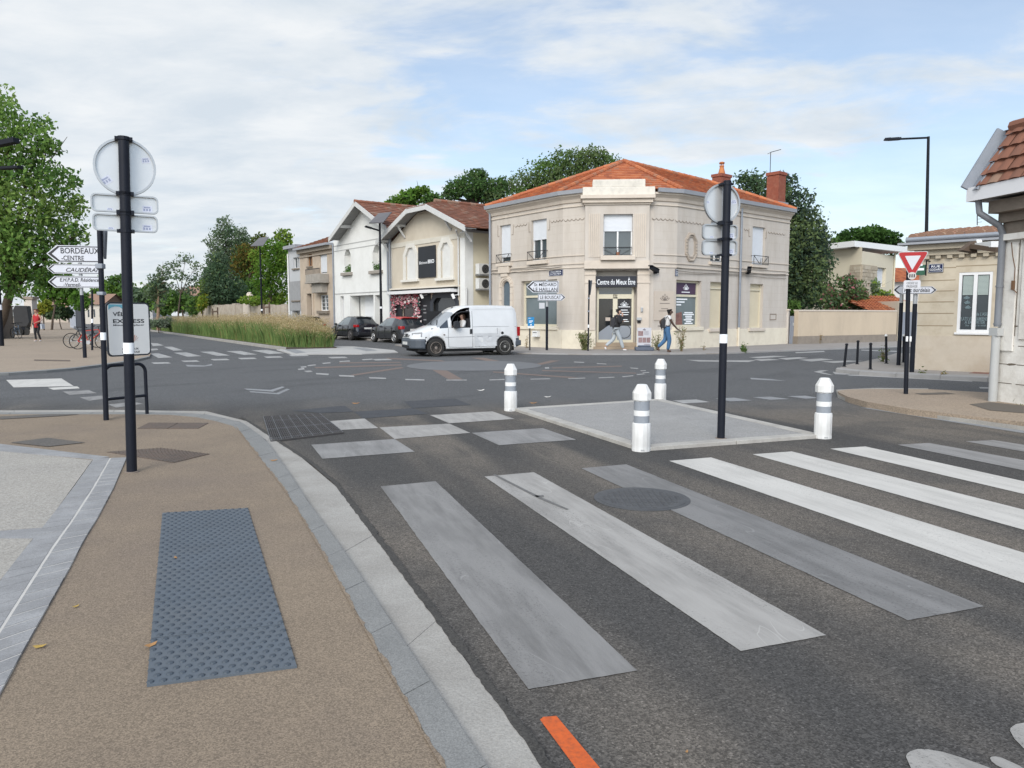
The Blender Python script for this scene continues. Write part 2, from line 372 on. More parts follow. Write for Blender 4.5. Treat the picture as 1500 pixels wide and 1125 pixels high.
CONC=mat('pale_concrete',(.355,.338,.31),(.27,.257,.235),2.2,rough=.9,speck=.12,speckscale=160,bump=.3,bscale=60,c3=(.27,.25,.225),scale3=1.1,amt3=.55)
CONCW=mat('washed_concrete',(.345,.322,.288),(.30,.28,.25),2,rough=.9,speck=.2,speckscale=90,bump=.4,bscale=90,c3=(.29,.275,.25),scale3=.9,amt3=.4)
CONCG=mat('grey_concrete',(.285,.277,.266),(.24,.234,.226),2.2,rough=.9,speck=.16,speckscale=90,bump=.3,bscale=90,c3=(.34,.333,.322),scale3=.8,amt3=.4)
COBB=mat('grey_granite_setts',(.262,.26,.26),(.198,.197,.20),4.5,rough=.8,speck=.12,speckscale=200,c3=(.335,.335,.338),scale3=4,amt3=.5)
MORT=mat('pale_mortar',(.52,.50,.47),(.44,.42,.39),8,rough=.95)
GAPD=mat('dark_joint',(.06,.055,.05),rough=.95)
ZP=.05
# pavement where the camera stands
inn=[(-700,606.5),(0,606.5),(240,606.5),(300,612),(346,625),(381,670),(417,716),(447,763),(500,856),(652,1125)]
mid=[(-700,604),(0,604),(240,603.5),(300,606.5),(352,617),(389,643),(422,690),(452,736),(500,801),(715,1125)]
out=[(-700,600.5),(0,600.5),(240,599.5),(300,601.5),(352,610),(402,643),(455,678),(490,708),(560,800),(800,1125)]
def w3(l,z): 
    p=[g(x,y,z) for x,y in l]; p.append(ext(p[-2],p[-1],5)); return p
I_,M_,O_=w3(inn,ZP),w3(mid,ZP),w3(out,.02)
def ragged(l,seg,amp):
    n=int(sum((Vector(l[i+1])-Vector(l[i])).length for i in range(len(l)-1))/seg); r=resample(l,n); j=0; o=[]
    for i,p in enumerate(r):
        d=(r[min(i+1,n)]-r[max(i-1,0)]); d=Vector((-d.y,d.x,0)).normalized(); j=j*.6+RN.gauss(0,amp); o.append(tuple(p+d*j))
    return o
slab('pavement',I_+[(-3,-8,0),(-60,-8,0),(-60,11.5,0)],-.1,ZP-.004,BEIGE)
slab('kerb_bed',I_+M_[::-1],-.1,ZP-.008,GAPD)
strip('kerb',I_,M_,.62,-.05,ZP,GRAN,.006)
strip('gutter_strip',M_,O_,1.5,-.05,.014,CONC,.006)
o1=ragged(O_[4:],.05,.002); o2=[tuple(Vector(p)+Vector((-.012,-.006,0))) for p in ragged(O_[4:],.05,.001)]
def ribbon(name,a,b,z,m):
    n=min(len(a),len(b)); mb=MB()
    for i in range(n-1): mb.face([(a[i][0],a[i][1],z),(a[i+1][0],a[i+1][1],z),(b[i+1][0],b[i+1][1],z),(b[i][0],b[i][1],z)])
    fixup(mb); return struct(mb.build(name,m))
def shifted(l,d):
    o=[]
    for i in range(len(l)):
        e=Vector(l[min(i+1,len(l)-1)])-Vector(l[max(i-1,0)]); o.append(tuple(Vector(l[i])+Vector((-e.y,e.x,0)).normalized()*d))
    return o
og=resample(O_[4:],200); sg_=1 if (Vector(M_[6])-Vector(O_[6])).dot(Vector(shifted(O_,1)[6])-Vector(O_[6]))>0 else -1
JT=mat('joint_dirt',(.040,.038,.036),(.06,.056,.05),20,rough=1,speck=.4,speckscale=150)
ribbon('joint_dirt',[tuple(Vector(p)+Vector((0,0,0))) for p in ragged(shifted([tuple(v) for v in og],sg_*.006),.03,.0025)],ragged(shifted([tuple(v) for v in og],-sg_*.04),.03,.005),.0165,JT)
mg=[tuple(v) for v in resample(M_[4:],200)]
ribbon('joint_dirt',ragged(shifted(mg,-sg_*.001),.04,.0005),ragged(shifted(mg,-sg_*.012),.04,.003),.0165,mat('joint_moss',(.10,.085,.065),(.20,.18,.15),12,rough=1))
ig=[tuple(v) for v in resample(I_[4:],200)]
ribbon('joint_dirt',ragged(shifted(ig,-sg_*.004),.03,.004),ragged(shifted(ig,sg_*.010),.03,.0005),ZP+.002,BEIGE)
struct(bpy.data.objects['kerb'])
# pale slabs and setts at the left edge
zs=ZP+.004
rt=[(185.5,670),(166,715),(142,760),(123,790),(102,832),(64,899),(35,950),(11,995),(-60,1125)]
ct=[(166,670),(147,703),(113,750),(78,800),(40,860),(0,921),(-80,1050),(-140,1150),(-200,1250)]
lt=[(137.5,672),(105.5,717),(64,771),(35,806),(0,851),(-70,950),(-140,1050),(-220,1150),(-300,1250)]
def w2(l,z): return [g(x,y,z) for x,y in l]
RT,LT=w2(rt,zs),w2(lt,zs)
r_,l_=resample(RT,20),resample(LT,20)
R1=[l_[i].lerp(r_[i],.53) for i in range(21)]; L1=[l_[i].lerp(r_[i],.475) for i in range(21)]
slab('sett_bed',RT+LT[::-1],.0,zs+.0008,MORT)
strip('sett_row',R1,[tuple(v) for v in r_],.155,.0,zs+.003,COBB,.014)
strip('sett_row',[tuple(v) for v in l_],L1,.155,.0,zs+.003,COBB,.008)
slab('concrete_slab',w2([(0,661),(135,674),(64,772),(0,777),(-500,795),(-500,618)],zs),.0,zs,CONCW)
slab('concrete_slab',w2([(0,789),(48,789),(0,850),(-150,1060),(-700,1060),(-700,810)],zs),.0,zs,CONCW)
slab('sett_band',w2([(0,650),(-500,610),(-500,617),(0,660.5),(137.5,672.5),(160,669)],zs),.0,zs,COBB)
slab('sett_band',w2([(0,777.5),(63,772.5),(49,788.5),(0,788.5),(-600,806),(-500,796)],zs),.0,zs,COBB)
# tactile strip
TACT=mat('tactile_rubber',(.095,.115,.138),(.075,.092,.112),4,rough=.6,c3=(.12,.13,.14),scale3=2,amt3=.5)
q=[Vector(g(x,y,ZP)) for x,y in ((215,1006),(435,978),(363,745),(238,752))]
mb=MB(); 
def bil(u,v): return q[0].lerp(q[1],u).lerp(q[3].lerp(q[2],u),v)
for k in range(6):
    v0,v1=k/6+.0015,(k+1)/6-.0015
    c=[bil(0,v0),bil(1,v0),bil(1,v1),bil(0,v1)]
    mb.prism([(p.x,p.y) for p in c],ZP-.01,ZP+.006)
for j in range(54):
    for i in range(12):
        u=(i+.5+(.25 if j%2 else -.25))/12; v=(j+.5)/54; p=bil(u,v)
        mb.lathe((p.x,p.y,ZP+.006),[(.0155,0),(.013,.005),(.006,.007)],8,1)
tag(mb.build('tactile_strip',[TACT,mat('tactile_dome',(.060,.075,.093),(.045,.057,.072),8,rough=.6)]),'blue grey studded tactile strip set in the beige pavement','tactile strip')
# covers and grates
METAL=mat('cast_iron',(.05,.05,.053),(.09,.08,.075),9,rough=.7,metal=.2,bump=.5,bscale=60)
RUST=mat('rusty_cover',(.12,.085,.065),(.085,.07,.06),8,rough=.85,speck=.2,speckscale=90)
PATCH=mat('asphalt_patch',(.115,.10,.085),(.085,.08,.075),3,rough=.95,speck=.3,speckscale=120)
def cover(name,pix,label,m,rows=1,cols=1,ribs=0):
    mb=MB(); c=[Vector(g(x,y,ZP)) for x,y in pix]
    bl=lambda u,v:c[0].lerp(c[1],u).lerp(c[3].lerp(c[2],u),v)
    for i in range(cols):
        for j in range(rows):
            P=[bl(i/cols+.006,j/rows+.01),bl((i+1)/cols-.006,j/rows+.01),bl((i+1)/cols-.006,(j+1)/rows-.01),bl(i/cols+.006,(j+1)/rows-.01)]
            P=[(p.x,p.y) for p in P]
            A=sum(P[k][0]*P[(k+1)%4][1]-P[(k+1)%4][0]*P[k][1] for k in range(4))
            mb.prism(P if A>0 else P[::-1],ZP-.02,ZP+.002)
    for i in range(ribs):
        for j in range(ribs):
            p=bl((i+.5)/ribs,(j+.5)/ribs); a=bl((i+.75)/ribs,(j+.5)/ribs)
            mb.beam((p.x,p.y,ZP+.004),(a.x,a.y,ZP+.004),.012,.004)
    return tag(mb.build(name,m),label,'drain cover')
cover('inspection_cover',[(200,628),(290,628),(306,619.5),(218,619)],'rusty double rectangular cover in the pavement beside the black hoop',RUST,1,2)
cover('inspection_cover',[(255,678),(308,665),(235,656),(155,662)],'ribbed diamond shaped cover behind the foot of the big left pole',RUST,1,2,14)
sheet('pavement_patch',[(15,648),(70,654),(125,648),(70,641)],PATCH,ZP+.003)
sheet('pavement_patch',[(0,614),(90,609),(118,606.5),(70,606.6),(0,610)],PATCH,ZP+.003)
# storm grate at the kerb
mb=MB(); c=[Vector(g(x,y,.01)) for x,y in ((397,647),(503,634),(468,606),(386,611))]
bl=lambda u,v:c[0].lerp(c[1],u).lerp(c[3].lerp(c[2],u),v)
for i in range(36):
    a,b_=bl(i/35,.0),bl(i/35,1); mb.beam(a,b_,.014,.02,1 if i%5==0 else 0)
for j in range(15):
    a,b_=bl(0,j/14),bl(1,j/14); mb.beam(a+Vector((0,0,.002)),b_+Vector((0,0,.002)),.014 if j%3 else .026,.02,1 if j%5==1 else 0)
gr=mb.build('storm_grate',[METAL,mat('grate_bar_highlight',(.13,.132,.14),(.05,.05,.055),22,rough=.5,metal=.2)])  # paler iron paints highlights onto some of the bars
tag(gr,'black iron storm drain grate in the road against the curved kerb','drain grate')
sheet('grate_pit',[(397,647),(503,634),(468,606),(386,611)],mat('pit',(.055,.055,.056),rough=1),.003)
# ---- paint
def paint(name,c,wear=.35,sc=5):
    """road paint rubbed down by tyres: streaks along the lane, scuffed patches where asphalt shows, thin scratches"""
    if name in MATS: return MATS[name]
    m=bpy.data.materials.new(name); m.use_nodes=True; N=m.node_tree.nodes; L=m.node_tree.links; b=N['Principled BSDF']; b.inputs['Roughness'].default_value=.72; b.inputs['Specular IOR Level'].default_value=.3
    tc=N.new('ShaderNodeTexCoord')
    def mp(rot,scl):
        a=N.new('ShaderNodeMapping'); a.inputs['Rotation'].default_value=(0,0,rot); L.new(tc.outputs['Object'],a.inputs[0]); q=N.new('ShaderNodeMapping'); q.inputs['Scale'].default_value=scl; L.new(a.outputs[0],q.inputs[0]); return q.outputs[0]
    def noise(v,scl,det=5,ro=.6,dist=0):
        n=N.new('ShaderNodeTexNoise'); n.inputs['Scale'].default_value=scl; n.inputs['Detail'].default_value=det; n.inputs['Roughness'].default_value=ro; n.inputs['Distortion'].default_value=dist; L.new(v,n.inputs['Vector']); return n.outputs['Fac']
    def rng(o,a,e,lo=0,hi=1):
        r=N.new('ShaderNodeMapRange'); r.interpolation_type='SMOOTHSTEP'; L.new(o,r.inputs[0]); r.inputs[1].default_value=a; r.inputs[2].default_value=e; r.inputs[3].default_value=lo; r.inputs[4].default_value=hi; return r.outputs[0]
    def mix(f,a,e):
        x=N.new('ShaderNodeMix'); x.data_type='RGBA'; L.new(f,x.inputs[0])
        for sck,v in ((x.inputs[6],a),(x.inputs[7],e)):
            if isinstance(v,tuple): sck.default_value=c4(v)
            else: L.new(v,sck)
        return x.outputs[2]
    def op(o,a,e):
        n=N.new('ShaderNodeMath'); n.operation=o
        for k,v in enumerate((a,e)):
            if v is None: continue
            if isinstance(v,(int,float)): n.inputs[k].default_value=v
            else: L.new(v,n.inputs[k])
        return n.outputs[0]
    lane=mp(-.325,(1,.14,1)); iso=mp(0,(1,1,1))
    col=mix(rng(noise(lane,5.5,6,.68),.38,.70,0,min(1,wear*1.5)),c,tuple(v*.55 for v in c))
    col=mix(rng(noise(iso,1.3,3,.5),.45,.70,0,wear),col,tuple(v*.62 for v in c))
    col=mix(rng(noise(lane,9,5,.7),.40,.72,0,wear*.8),col,tuple(min(1,v*1.18) for v in c))
    scr=op('MULTIPLY',rng(op('ABSOLUTE',op('SUBTRACT',noise(mp(-.28,(1,.22,1)),3.0,2,.5,.35),.5),None),0,.005,1,0),rng(noise(iso,2.1,2),.50,.58))
    col=mix(op('MULTIPLY',scr,.35),col,tuple(min(.8,v*1.5+.04) for v in c))
    hole=op('MULTIPLY',rng(noise(mp(0,(1,1,1)),70,4,.75),.60-.10*wear,.68-.10*wear),rng(noise(lane,3.2,4,.6),.38,.66))
    col=mix(op('MULTIPLY',hole,min(.85,.45+wear*.5)),col,(.075,.073,.07))
    L.new(col,b.inputs['Base Color'])
    bn=N.new('ShaderNodeBump'); bn.inputs['Strength'].default_value=.35; bn.inputs['Distance'].default_value=.006; L.new(noise(iso,120,4),bn.inputs['Height']); L.new(bn.outputs[0],b.inputs['Normal'])
    MATS[name]=m; return m
PW=paint('road_paint_white',(.52,.50,.465),.25); PL=paint('road_paint_light',(.34,.325,.305),.45); PG=paint('road_paint_grey',(.225,.218,.210),.5); PD=paint('road_paint_dark',(.20,.195,.19),.5); PM=paint('road_paint_mid',(.25,.243,.236),.5)
st=[([(557.4,712.4),(638,704.8),(933.6,982),(774.4,1009.4)],PG),([(709.6,698),(782,691.6),(1210.2,930.3),(1085,953.5)],PL),([(851.6,686),(917,680),(1442,888),(1329.6,908.6)],PD),
 ([(980,675),(1041.6,670),(1500,809.6),(1660,858),(1560,877),(1500,854)],PW),([(1102.4,665.4),(1159.8,661.2),(1500,746.5),(1760,812),(1680,825),(1500,776)],PW),([(1215.8,657.2),(1267.6,653.9),(1500,705),(1820,775),(1760,785),(1500,723.5)],PW),
 ([(1314.7,651.4),(1361.4,648.8),(1500,674),(1850,738),(1800,748),(1500,689)],PM),([(1414.6,646.6),(1455,644.6),(1500,651.5),(1900,712),(1860,720),(1500,661.5)],PM)]
def worn_sheet(name,pix,m,z=.004):
    P=[g(x,y,z) for x,y in pix]; out=[]
    for i in range(len(P)):
        a,b_=Vector(P[i]),Vector(P[(i+1)%len(P)]); n=max(2,int((b_-a).length/.03)); d=(b_-a).normalized(); nr=Vector((-d.y,d.x,0)); j=0
        for k in range(n):
            j=j*.5+RN.gauss(0,.0009); out.append(tuple(a.lerp(b_,k/n)+nr*(j if k else 0)))
    mb=MB(); mb.face(out); fixup(mb); return struct(mb.build(name,m))
for p,m in st: worn_sheet('crosswalk_stripe',p,m)
ck=[([(456,651.4),(578,643),(607.6,661.6),(472.4,672)],PM),([(556,626),(658,620.5),(689,634),(578,643)],PL),([(691,634),(795,627),(844,644),(731,652)],PM),([(480,617),(534,613),(554,627),(494,630)],PL),([(630,608),(721,602.5),(754,613.6),(658,620)],PL)]
for p,m in ck: worn_sheet('speed_table_square',p,m)
BLK=mat('road_paint_black',(.040,.042,.048),(.055,.057,.062),4,rough=.85,speck=.3,speckscale=120)
for p in ([(518,603),(604,598),(628,606),(532,613)],[(592,588),(666,583.5),(690,593),(604,598)],[(425,601.5),(505,594),(518,603),(470,605)]): sheet('speed_table_square',p,BLK)
ORG=mat('orange_marking',(.60,.115,.022),(.50,.09,.02),30,rough=.8,c3=(.2,.06,.03),scale3=45,amt3=.5)
sheet('orange_line',[(791,1054),(796,1050),(815,1048.5),(900,1150),(862,1150)],ORG)
z5=lambda l:[(1200+x/5,980+y/5) for x,y in l]
sheet('bike_symbol',z5([(635,640),(645,618),(665,603),(720,585),(800,588),(900,605),(1050,650),(1230,715),(1400,790),(700,790)]),PL)
sheet('bike_symbol',z5([(1250,650),(1265,642),(1290,639),(1340,650),(1450,700),(1600,780),(1500,800),(1300,705),(1262,675)]),PL)
sheet('bike_symbol',z5([(1397,450),(1402,430),(1440,403),(1500,393),(1700,400),(1800,700),(1500,582),(1430,510)]),PL)
def quads(name,l,m,z=.004):
    mb=MB()
    for p in l: mb.face([g(x,y,z) for x,y in p])
    fixup(mb); return struct(mb.build(name,m))
PF=paint('road_paint_far',(.35,.345,.335),.4,3); PFG=paint('road_paint_far_grey',(.25,.255,.26),.3,3)
for p in ([(368,513.2),(392,512.4),(417,517.4),(395,518.6)],[(331,514.4),(352,514),(377,519.2),(358,520)],[(293,515.2),(312,515),(337,520.6),(318,521.2)],[(254,516.6),(273,516),(295,521.6),(275,522.6)],[(220,518),(232,517.4),(253,523.4),(232,524.4)],[(221,502.5),(231,503),(240,506),(224,507)],[(240,508),(252,507.8),(268,513),(254,513.6)],[(220,511),(230,510.5),(232,512.5),(222,513.5)]): sheet('crosswalk_stripe',p,PF)
def dash(x0,x1,y,h=2): return [(x0,y),(x1,y-.6),(x1+5,y-.6+h),(x0+5,y+h)]
quads('lane_dashes',[dash(221,246,531),dash(265,288,528.3),dash(308,332,526),dash(348,372,524.3),dash(386,410,522.3),dash(422,448,519.5,2.4),dash(480,505,523),dash(545,570,526)],PF)
z1=lambda l:[(200+x/3,470+y/3) for x,y in l]; z2=lambda l:[(650+x/3.75,490+y/3.75) for x,y in l]; z3=lambda l:[(950+x/2.727,480+y/2.727) for x,y in l]
quads('bike_chevron',[z1([(473,297),(590,303),(640,288),(652,291),(600,311),(485,303)]),z1([(495,308),(615,317),(660,298),(674,301),(625,323),(500,314)])],PFG)
quads('lane_arc',[z1([(215,193),(300,196),(330,189),(334,195),(295,201),(225,201)])],PFG)
quads('roundabout_dashes',[z1([(735,207),(708,211),(712,216),(740,213)]),z1([(720,201),(745,199),(748,204),(724,206)]),z1([(750,195),(785,191),(790,195),(755,199)]),z1([(735,220),(765,218),(775,224),(750,226)]),z1([(788,229),(845,232),(843,238),(790,235)]),z1([(888,238),(955,240),(958,246),(893,244)]),z1([(1020,247),(1095,250),(1098,255),(1025,253)]),z1([(1180,255),(1265,257),(1266,262),(1182,260)]),z1([(1360,258),(1450,258),(1453,262),(1362,262)]),z1([(815,185),(850,182),(855,186),(820,189)]),z1([(890,177),(935,174),(940,178),(895,181)]),z1([(990,169),(1035,166),(1040,170),(995,173)]),
 z2([(250,247),(333,244),(335,249),(252,252)]),z2([(475,243),(580,241),(588,245),(478,247)]),z2([(682,240),(775,237),(780,241),(685,244)]),z2([(850,236),(935,232),(940,236),(853,240)]),z2([(978,230),(1038,224),(1044,228),(985,234)]),z2([(1058,218),(1100,214),(1106,218),(1064,222)]),z2([(1090,208),(1125,206),(1130,210),(1096,212)]),z2([(1078,197),(1108,196),(1112,200),(1084,201)]),z2([(1022,181),(1065,184),(1070,189),(1028,186)]),z2([(840,157),(892,160),(894,164),(842,161)]),z2([(715,149),(770,151),(772,155),(717,153)]),z2([(555,180),(578,179),(580,187),(558,188)])],PF)
BRW=mat('brown_road_paint',(.185,.130,.105),(.14,.112,.098),4,rough=.85)
quads('roundabout_chevrons',[[(633,541.7),(653,541.7),(678,555.7),(657,555.7)],[(513,549),(587,537.7),(592,539),(520,550)],[(782,534),(807,527.9),(820.7,528),(791,534.8)],[(690,523.9),(708.7,523.9),(732.7,529),(714,529)],[(808.7,538.2),(911,535.6),(911,537),(808.7,539.6)],[(794,542),(932,546),(932,547.2),(794,543.4)],[(722,544),(847,552.7),(835,553.6),(722,545.5)],z1([(780,203),(1165,191),(1165,196),(790,208)]),z1([(890,183),(1160,180),(1160,184),(890,187)]),z1([(1095,162),(1340,173),(1360,179),(1110,168)])],BRW)
c0=Vector(g(695,535.5)); ex=(Vector(g(793,535.5))-c0).x; ey=(Vector(g(695,529))-c0).y
mb=MB(); prof=[(1,0),(.97,.012),(.8,.03),(.5,.045),(.2,.05)]
k=40
for j in range(len(prof)-1):
    for i in range(k):
        t0,t1=2*math.pi*i/k,2*math.pi*(i+1)/k
        f=lambda r,h,t:(c0.x+ex*r*math.cos(t),c0.y+min(ey,5.5)*r*math.sin(t),h+.006)
        mb.face([f(*prof[j],t0),f(*prof[j],t1),f(*prof[j+1],t1),f(*prof[j+1],t0)])
mb.face([f(.2,.05,2*math.pi*i/k) for i in range(k)])
struct(mb.build('roundabout_dome',mat('grey_resin',(.145,.147,.151),(.125,.127,.131),1.2,rough=.85,speck=.1,speckscale=60),smooth=40))
# left road paint
quads('give_way_marks',[[(9,556.5),(90,554.3),(108,565.5),(20,567.5)],[(70,568),(113,565.8),(117,568.8),(78,571)]],PW)
quads('give_way_marks',[[(92,573.5),(130,571.5),(142,575.8),(102,578.5)],[(117,582),(148,579.5),(165,583),(130,587)],[(158,592.5),(195,588.5),(210,591.5),(170,597)]],PM)
# right hand markings
quads('crosswalk_far',[z3([(150,128),(285,131),(430,130),(400,137),(200,135)]),z3([(420,127),(480,124),(525,128),(450,133)]),z3([(515,122),(600,118),(640,121),(550,128)]),z3([(600,128),(690,123),(740,127),(650,135)]),z3([(400,118),(500,112),(560,114),(440,122)]),z3([(690,135),(800,131),(860,133),(740,141)]),z3([(585,98),(700,93),(705,97),(590,102)]),z3([(1000,93),(850,88),(850,91),(1000,97)])],PF)
for p in ([(985,586.5),(1020,585),(1040,589),(1002,591)],[(1048,583.5),(1075,582.5),(1102,586.5),(1070,588)],[(1102,581.8),(1128,581),(1157,584.5),(1128,585.5)],[(1153,580.3),(1180,579.5),(1200,583),(1180,584)]): sheet('crosswalk_stripe',p,PF if p[0][0]<1000 else PFG)
quads('edge_line',[[(1260,597),(1290,598),(1500,630),(1500,634.5)],z3([(405,200),(490,205),(550,213),(480,210),(410,206)])],PFG)
quads('bike_symbol',[[(1412,611),(1432,612),(1430,614),(1412,613)],[(1435,613.5),(1500,624),(1500,628),(1462,620),(1440,618)],[(1455,617),(1490,619),(1500,621),(1470,622)]],PFG)
quads('stop_marks',[z3([(660,176),(690,170),(720,170),(690,177),(740,190),(700,185)]),z3([(735,176),(800,178),(805,188),(745,186)]),z3([(790,186),(1290,212),(1295,216),(800,191)]),z3([(1320,237),(1400,240),(1400,244),(1325,243)])],PF)
SCF=mat('tyre_rubber_mark',(.10,.097,.094),(.17,.165,.16),30,rough=.9)
quads('tyre_scuff',[[(722,695.2),(726,694.8),(790,727),(833,745.5),(830,746.5),(787,729)],[(783,725.5),(796,725),(797,727.5),(786,728)]],SCF,.0075)
# traffic island
isl=[(752,601.5),(967,587.5),(1206,641.5),(938,661.5)]
P=[Vector(g(x,y,.0)) for x,y in isl]; cen=sum(P,Vector())/4
def inset(P,d):
    n=len(P); o=[]
    for i in range(n):
        a,b_,c_=P[i-1],P[i],P[(i+1)%n]
        e1=(b_-a).normalized(); e2=(c_-b_).normalized()
        n1=Vector((-e1.y,e1.x,0)); n2=Vector((-e2.y,e2.x,0))
        if n1.dot(cen-b_)<0: n1=-n1
        if n2.dot(cen-b_)<0: n2=-n2
        m=(n1+n2); o.append(b_+m*(d/(1+n1.dot(n2))))
    return o
Q=inset(P,.17); Q2=inset(P,.185)
KER=mat('island_kerb',(.42,.40,.365),(.34,.325,.30),3,rough=.9,speck=.12,speckscale=200,c3=(.28,.26,.235),scale3=3,amt3=.5)
mb=MB()
for i in range(4):
    j=(i+1)%4; pts=[P[i],P[j],Q[j],Q[i]]
    nn=max(2,int((P[i]-P[j]).length/1.0))
    for k_ in range(nn):
        f0,f1=k_/nn+.0015,(k_+1)/nn-.0015
        c_=[P[i].lerp(P[j],f0),P[i].lerp(P[j],f1),Q[i].lerp(Q[j],f1),Q[i].lerp(Q[j],f0)]
        c_=[(v.x,v.y) for v in c_]; A=sum(c_[k][0]*c_[(k+1)%4][1]-c_[(k+1)%4][0]*c_[k][1] for k in range(4))
        mb.prism(c_ if A>0 else c_[::-1],-.05,.045)
struct(mb.build('island_kerb',KER,bevel=.006))
slab('island_joint',Q,-.05,.02,GAPD)
slab('traffic_island',Q2,-.05,.042,CONCG)
# manhole
mc=Vector(g(940,731)); mb=MB(); 
mb.lathe((mc.x,mc.y,.0),[(.40,0),(.40,.007),(.375,.008)],40); mb.lathe((mc.x,mc.y,.0),[(.365,0),(.365,.010),(.33,.011)],40)
for i in range(-6,7):
    for j in range(-6,7):
        if math.hypot(i,j)<6.2: mb.box(mc.x+i*.05-.017,mc.x+i*.05+.017,mc.y+j*.05-.017,mc.y+j*.05+.017,.008,.0145)
MH=mb.build('manhole_cover',mat('manhole_iron',(.10,.101,.104),(.065,.066,.07),8,rough=.6,metal=.3)); tag(MH,'round dark iron manhole cover lying across a crosswalk stripe','manhole cover')
# far left pavement
slab('pavement',w2([(-900,585),(0,547),(100,540),(155,533),(195,527.5),(219,521.5),(221,517.5),(213,513),(170,500),(119,487.5),(104,479),(106,474),(128,467.6),(160,466),(160,465),(-900,466)],.06),-.1,.06,BEIGEF,GRAN)
quads('pavement_slot_drain',[[(50,526.5),(103,527.4),(103,529.2),(50,528.4)]],mat('slot_drain',(.12,.09,.07),rough=.9),.065)
strip('kerb',w2([(-300,557.6),(0,546),(100,539.2),(155,532.2),(195,526.8),(217,521.4)],.06),w2([(-300,559.5),(0,547.5),(100,540.7),(155,533.7),(195,528.3),(220,522.3)],.06),1.0,-.05,.066,GRAN)
# bed with its kerb, far pavement of the houses
KD=Vector((-.53,.848,0)).normalized(); KN=Vector((.848,.53,0)).normalized()
k0=Vector(g(420,512.5,0)); 
bed=[k0,k0+KN*2.3,k0+KN*3.6+KD*8,k0+KN*3.6+KD*75,k0+KD*75]
slab('planting_bed',[tuple(p) for p in bed],-.05,.08,mat('bed_soil',(.08,.06,.045),(.05,.04,.03),2,rough=1))
strip('kerb',[tuple(k0-KN*.02+KD*(i*5)) for i in range(16)],[tuple(k0-KN*.27+KD*(i*5)) for i in range(16)],1.0,-.05,.12,CONC,.01)
slab('concrete_apron',w2([(405,512),(493,506.7),(517,507.3),(577,512.7),(583,516),(530,518.3),(427,518.3)],.03),-.05,.03,mat('apron_concrete',(.42,.41,.39),(.36,.35,.335),1.5,rough=.9,c3=(.28,.275,.265),scale3=.8,amt3=.5))
quads('apron_marks',[z1([(650,125),(690,122),(745,138),(700,143)]),z1([(950,118),(1000,117),(1060,130),(1010,133)])],PFG,.036)
# ================================================================ buildings
def clip(poly,n,c):
    """keep the part of a 2-D polygon with n.p<=c"""
    o=[]
    for i in range(len(poly)):
        a,b=poly[i],poly[(i+1)%len(poly)]; da=a[0]*n[0]+a[1]*n[1]-c; db=b[0]*n[0]+b[1]*n[1]-c
        if da<=0: o.append(a)
        if (da<0<db) or (db<0<da):
            t=da/(da-db); o.append((a[0]+(b[0]-a[0])*t,a[1]+(b[1]-a[1])*t))
    return o
def tiles(mb,poly,tw=.26,th=.36,lift=.035,nm=4,base=True,curve=0):
    """roof plane covered with rows of tiles; poly: 3-D points, first edge is the eave"""
    P=[Vector(p) for p in poly]; e=(P[1]-P[0]).normalized(); nn=Vector((0,0,0))
    for i in range(1,len(P)-1): nn+=(P[i]-P[0]).cross(P[i+1]-P[0])
    nn.normalize()
    if nn.z<0: nn=-nn
    up=nn.cross(e).normalized()
    if up.z<0: up=-up
    Q=[((p-P[0]).dot(e),(p-P[0]).dot(up)) for p in P]
    umin,umax=min(q[0] for q in Q),max(q[0] for q in Q); vmax=max(q[1] for q in Q)
    W_=lambda u,v,h:P[0]+e*u+up*v+nn*h
    if base: mb.face([W_(u,v,-.02) for u,v in Q],0)
    r=0; v=-.05
    while v<vmax:
        row=clip(clip(Q,(0,-1),-max(v,0)),(0,1),v+th)
        if len(row)>2:
            a=min(q[0] for q in row); b=max(q[0] for q in row); u=umin+math.floor((a-umin)/tw)*tw-(tw/2 if r%2 else 0)
            while u<b:
                c=clip(clip(row,(-1,0),-u),(1,0),u+tw)
                if len(c)>2:
                    mi=RN.choices(range(nm),[5,3,2,1][:nm])[0]; j=RN.uniform(-.006,.006)
                    hgt=lambda q:lift*(1-(q[1]-v)/th)+.004+j
                    if curve:
                        for k in range(4):
                            d=clip(clip(c,(-1,0),-(u+tw*k/4)),(1,0),u+tw*(k+1)/4)
                            if len(d)>2: mb.face([W_(q[0],q[1],hgt(q)+curve*math.sin(math.pi*min(1,max(0,(q[0]-u)/tw)))) for q in d],mi)
                    else: mb.face([W_(q[0],q[1],hgt(q)) for q in c],mi)
                    lo=[q for q in c if abs(q[1]-max(v,0))<1e-4]
                    if len(lo)==2:
                        h=lift*(1-(lo[0][1]-v)/th)+.004+j
                        mb.face([W_(lo[0][0],lo[0][1],h),W_(lo[1][0],lo[1][1],h),W_(lo[1][0],lo[1][1],-.02),W_(lo[0][0],lo[0][1],-.02)],mi)
                u+=tw
        v+=th; r+=1
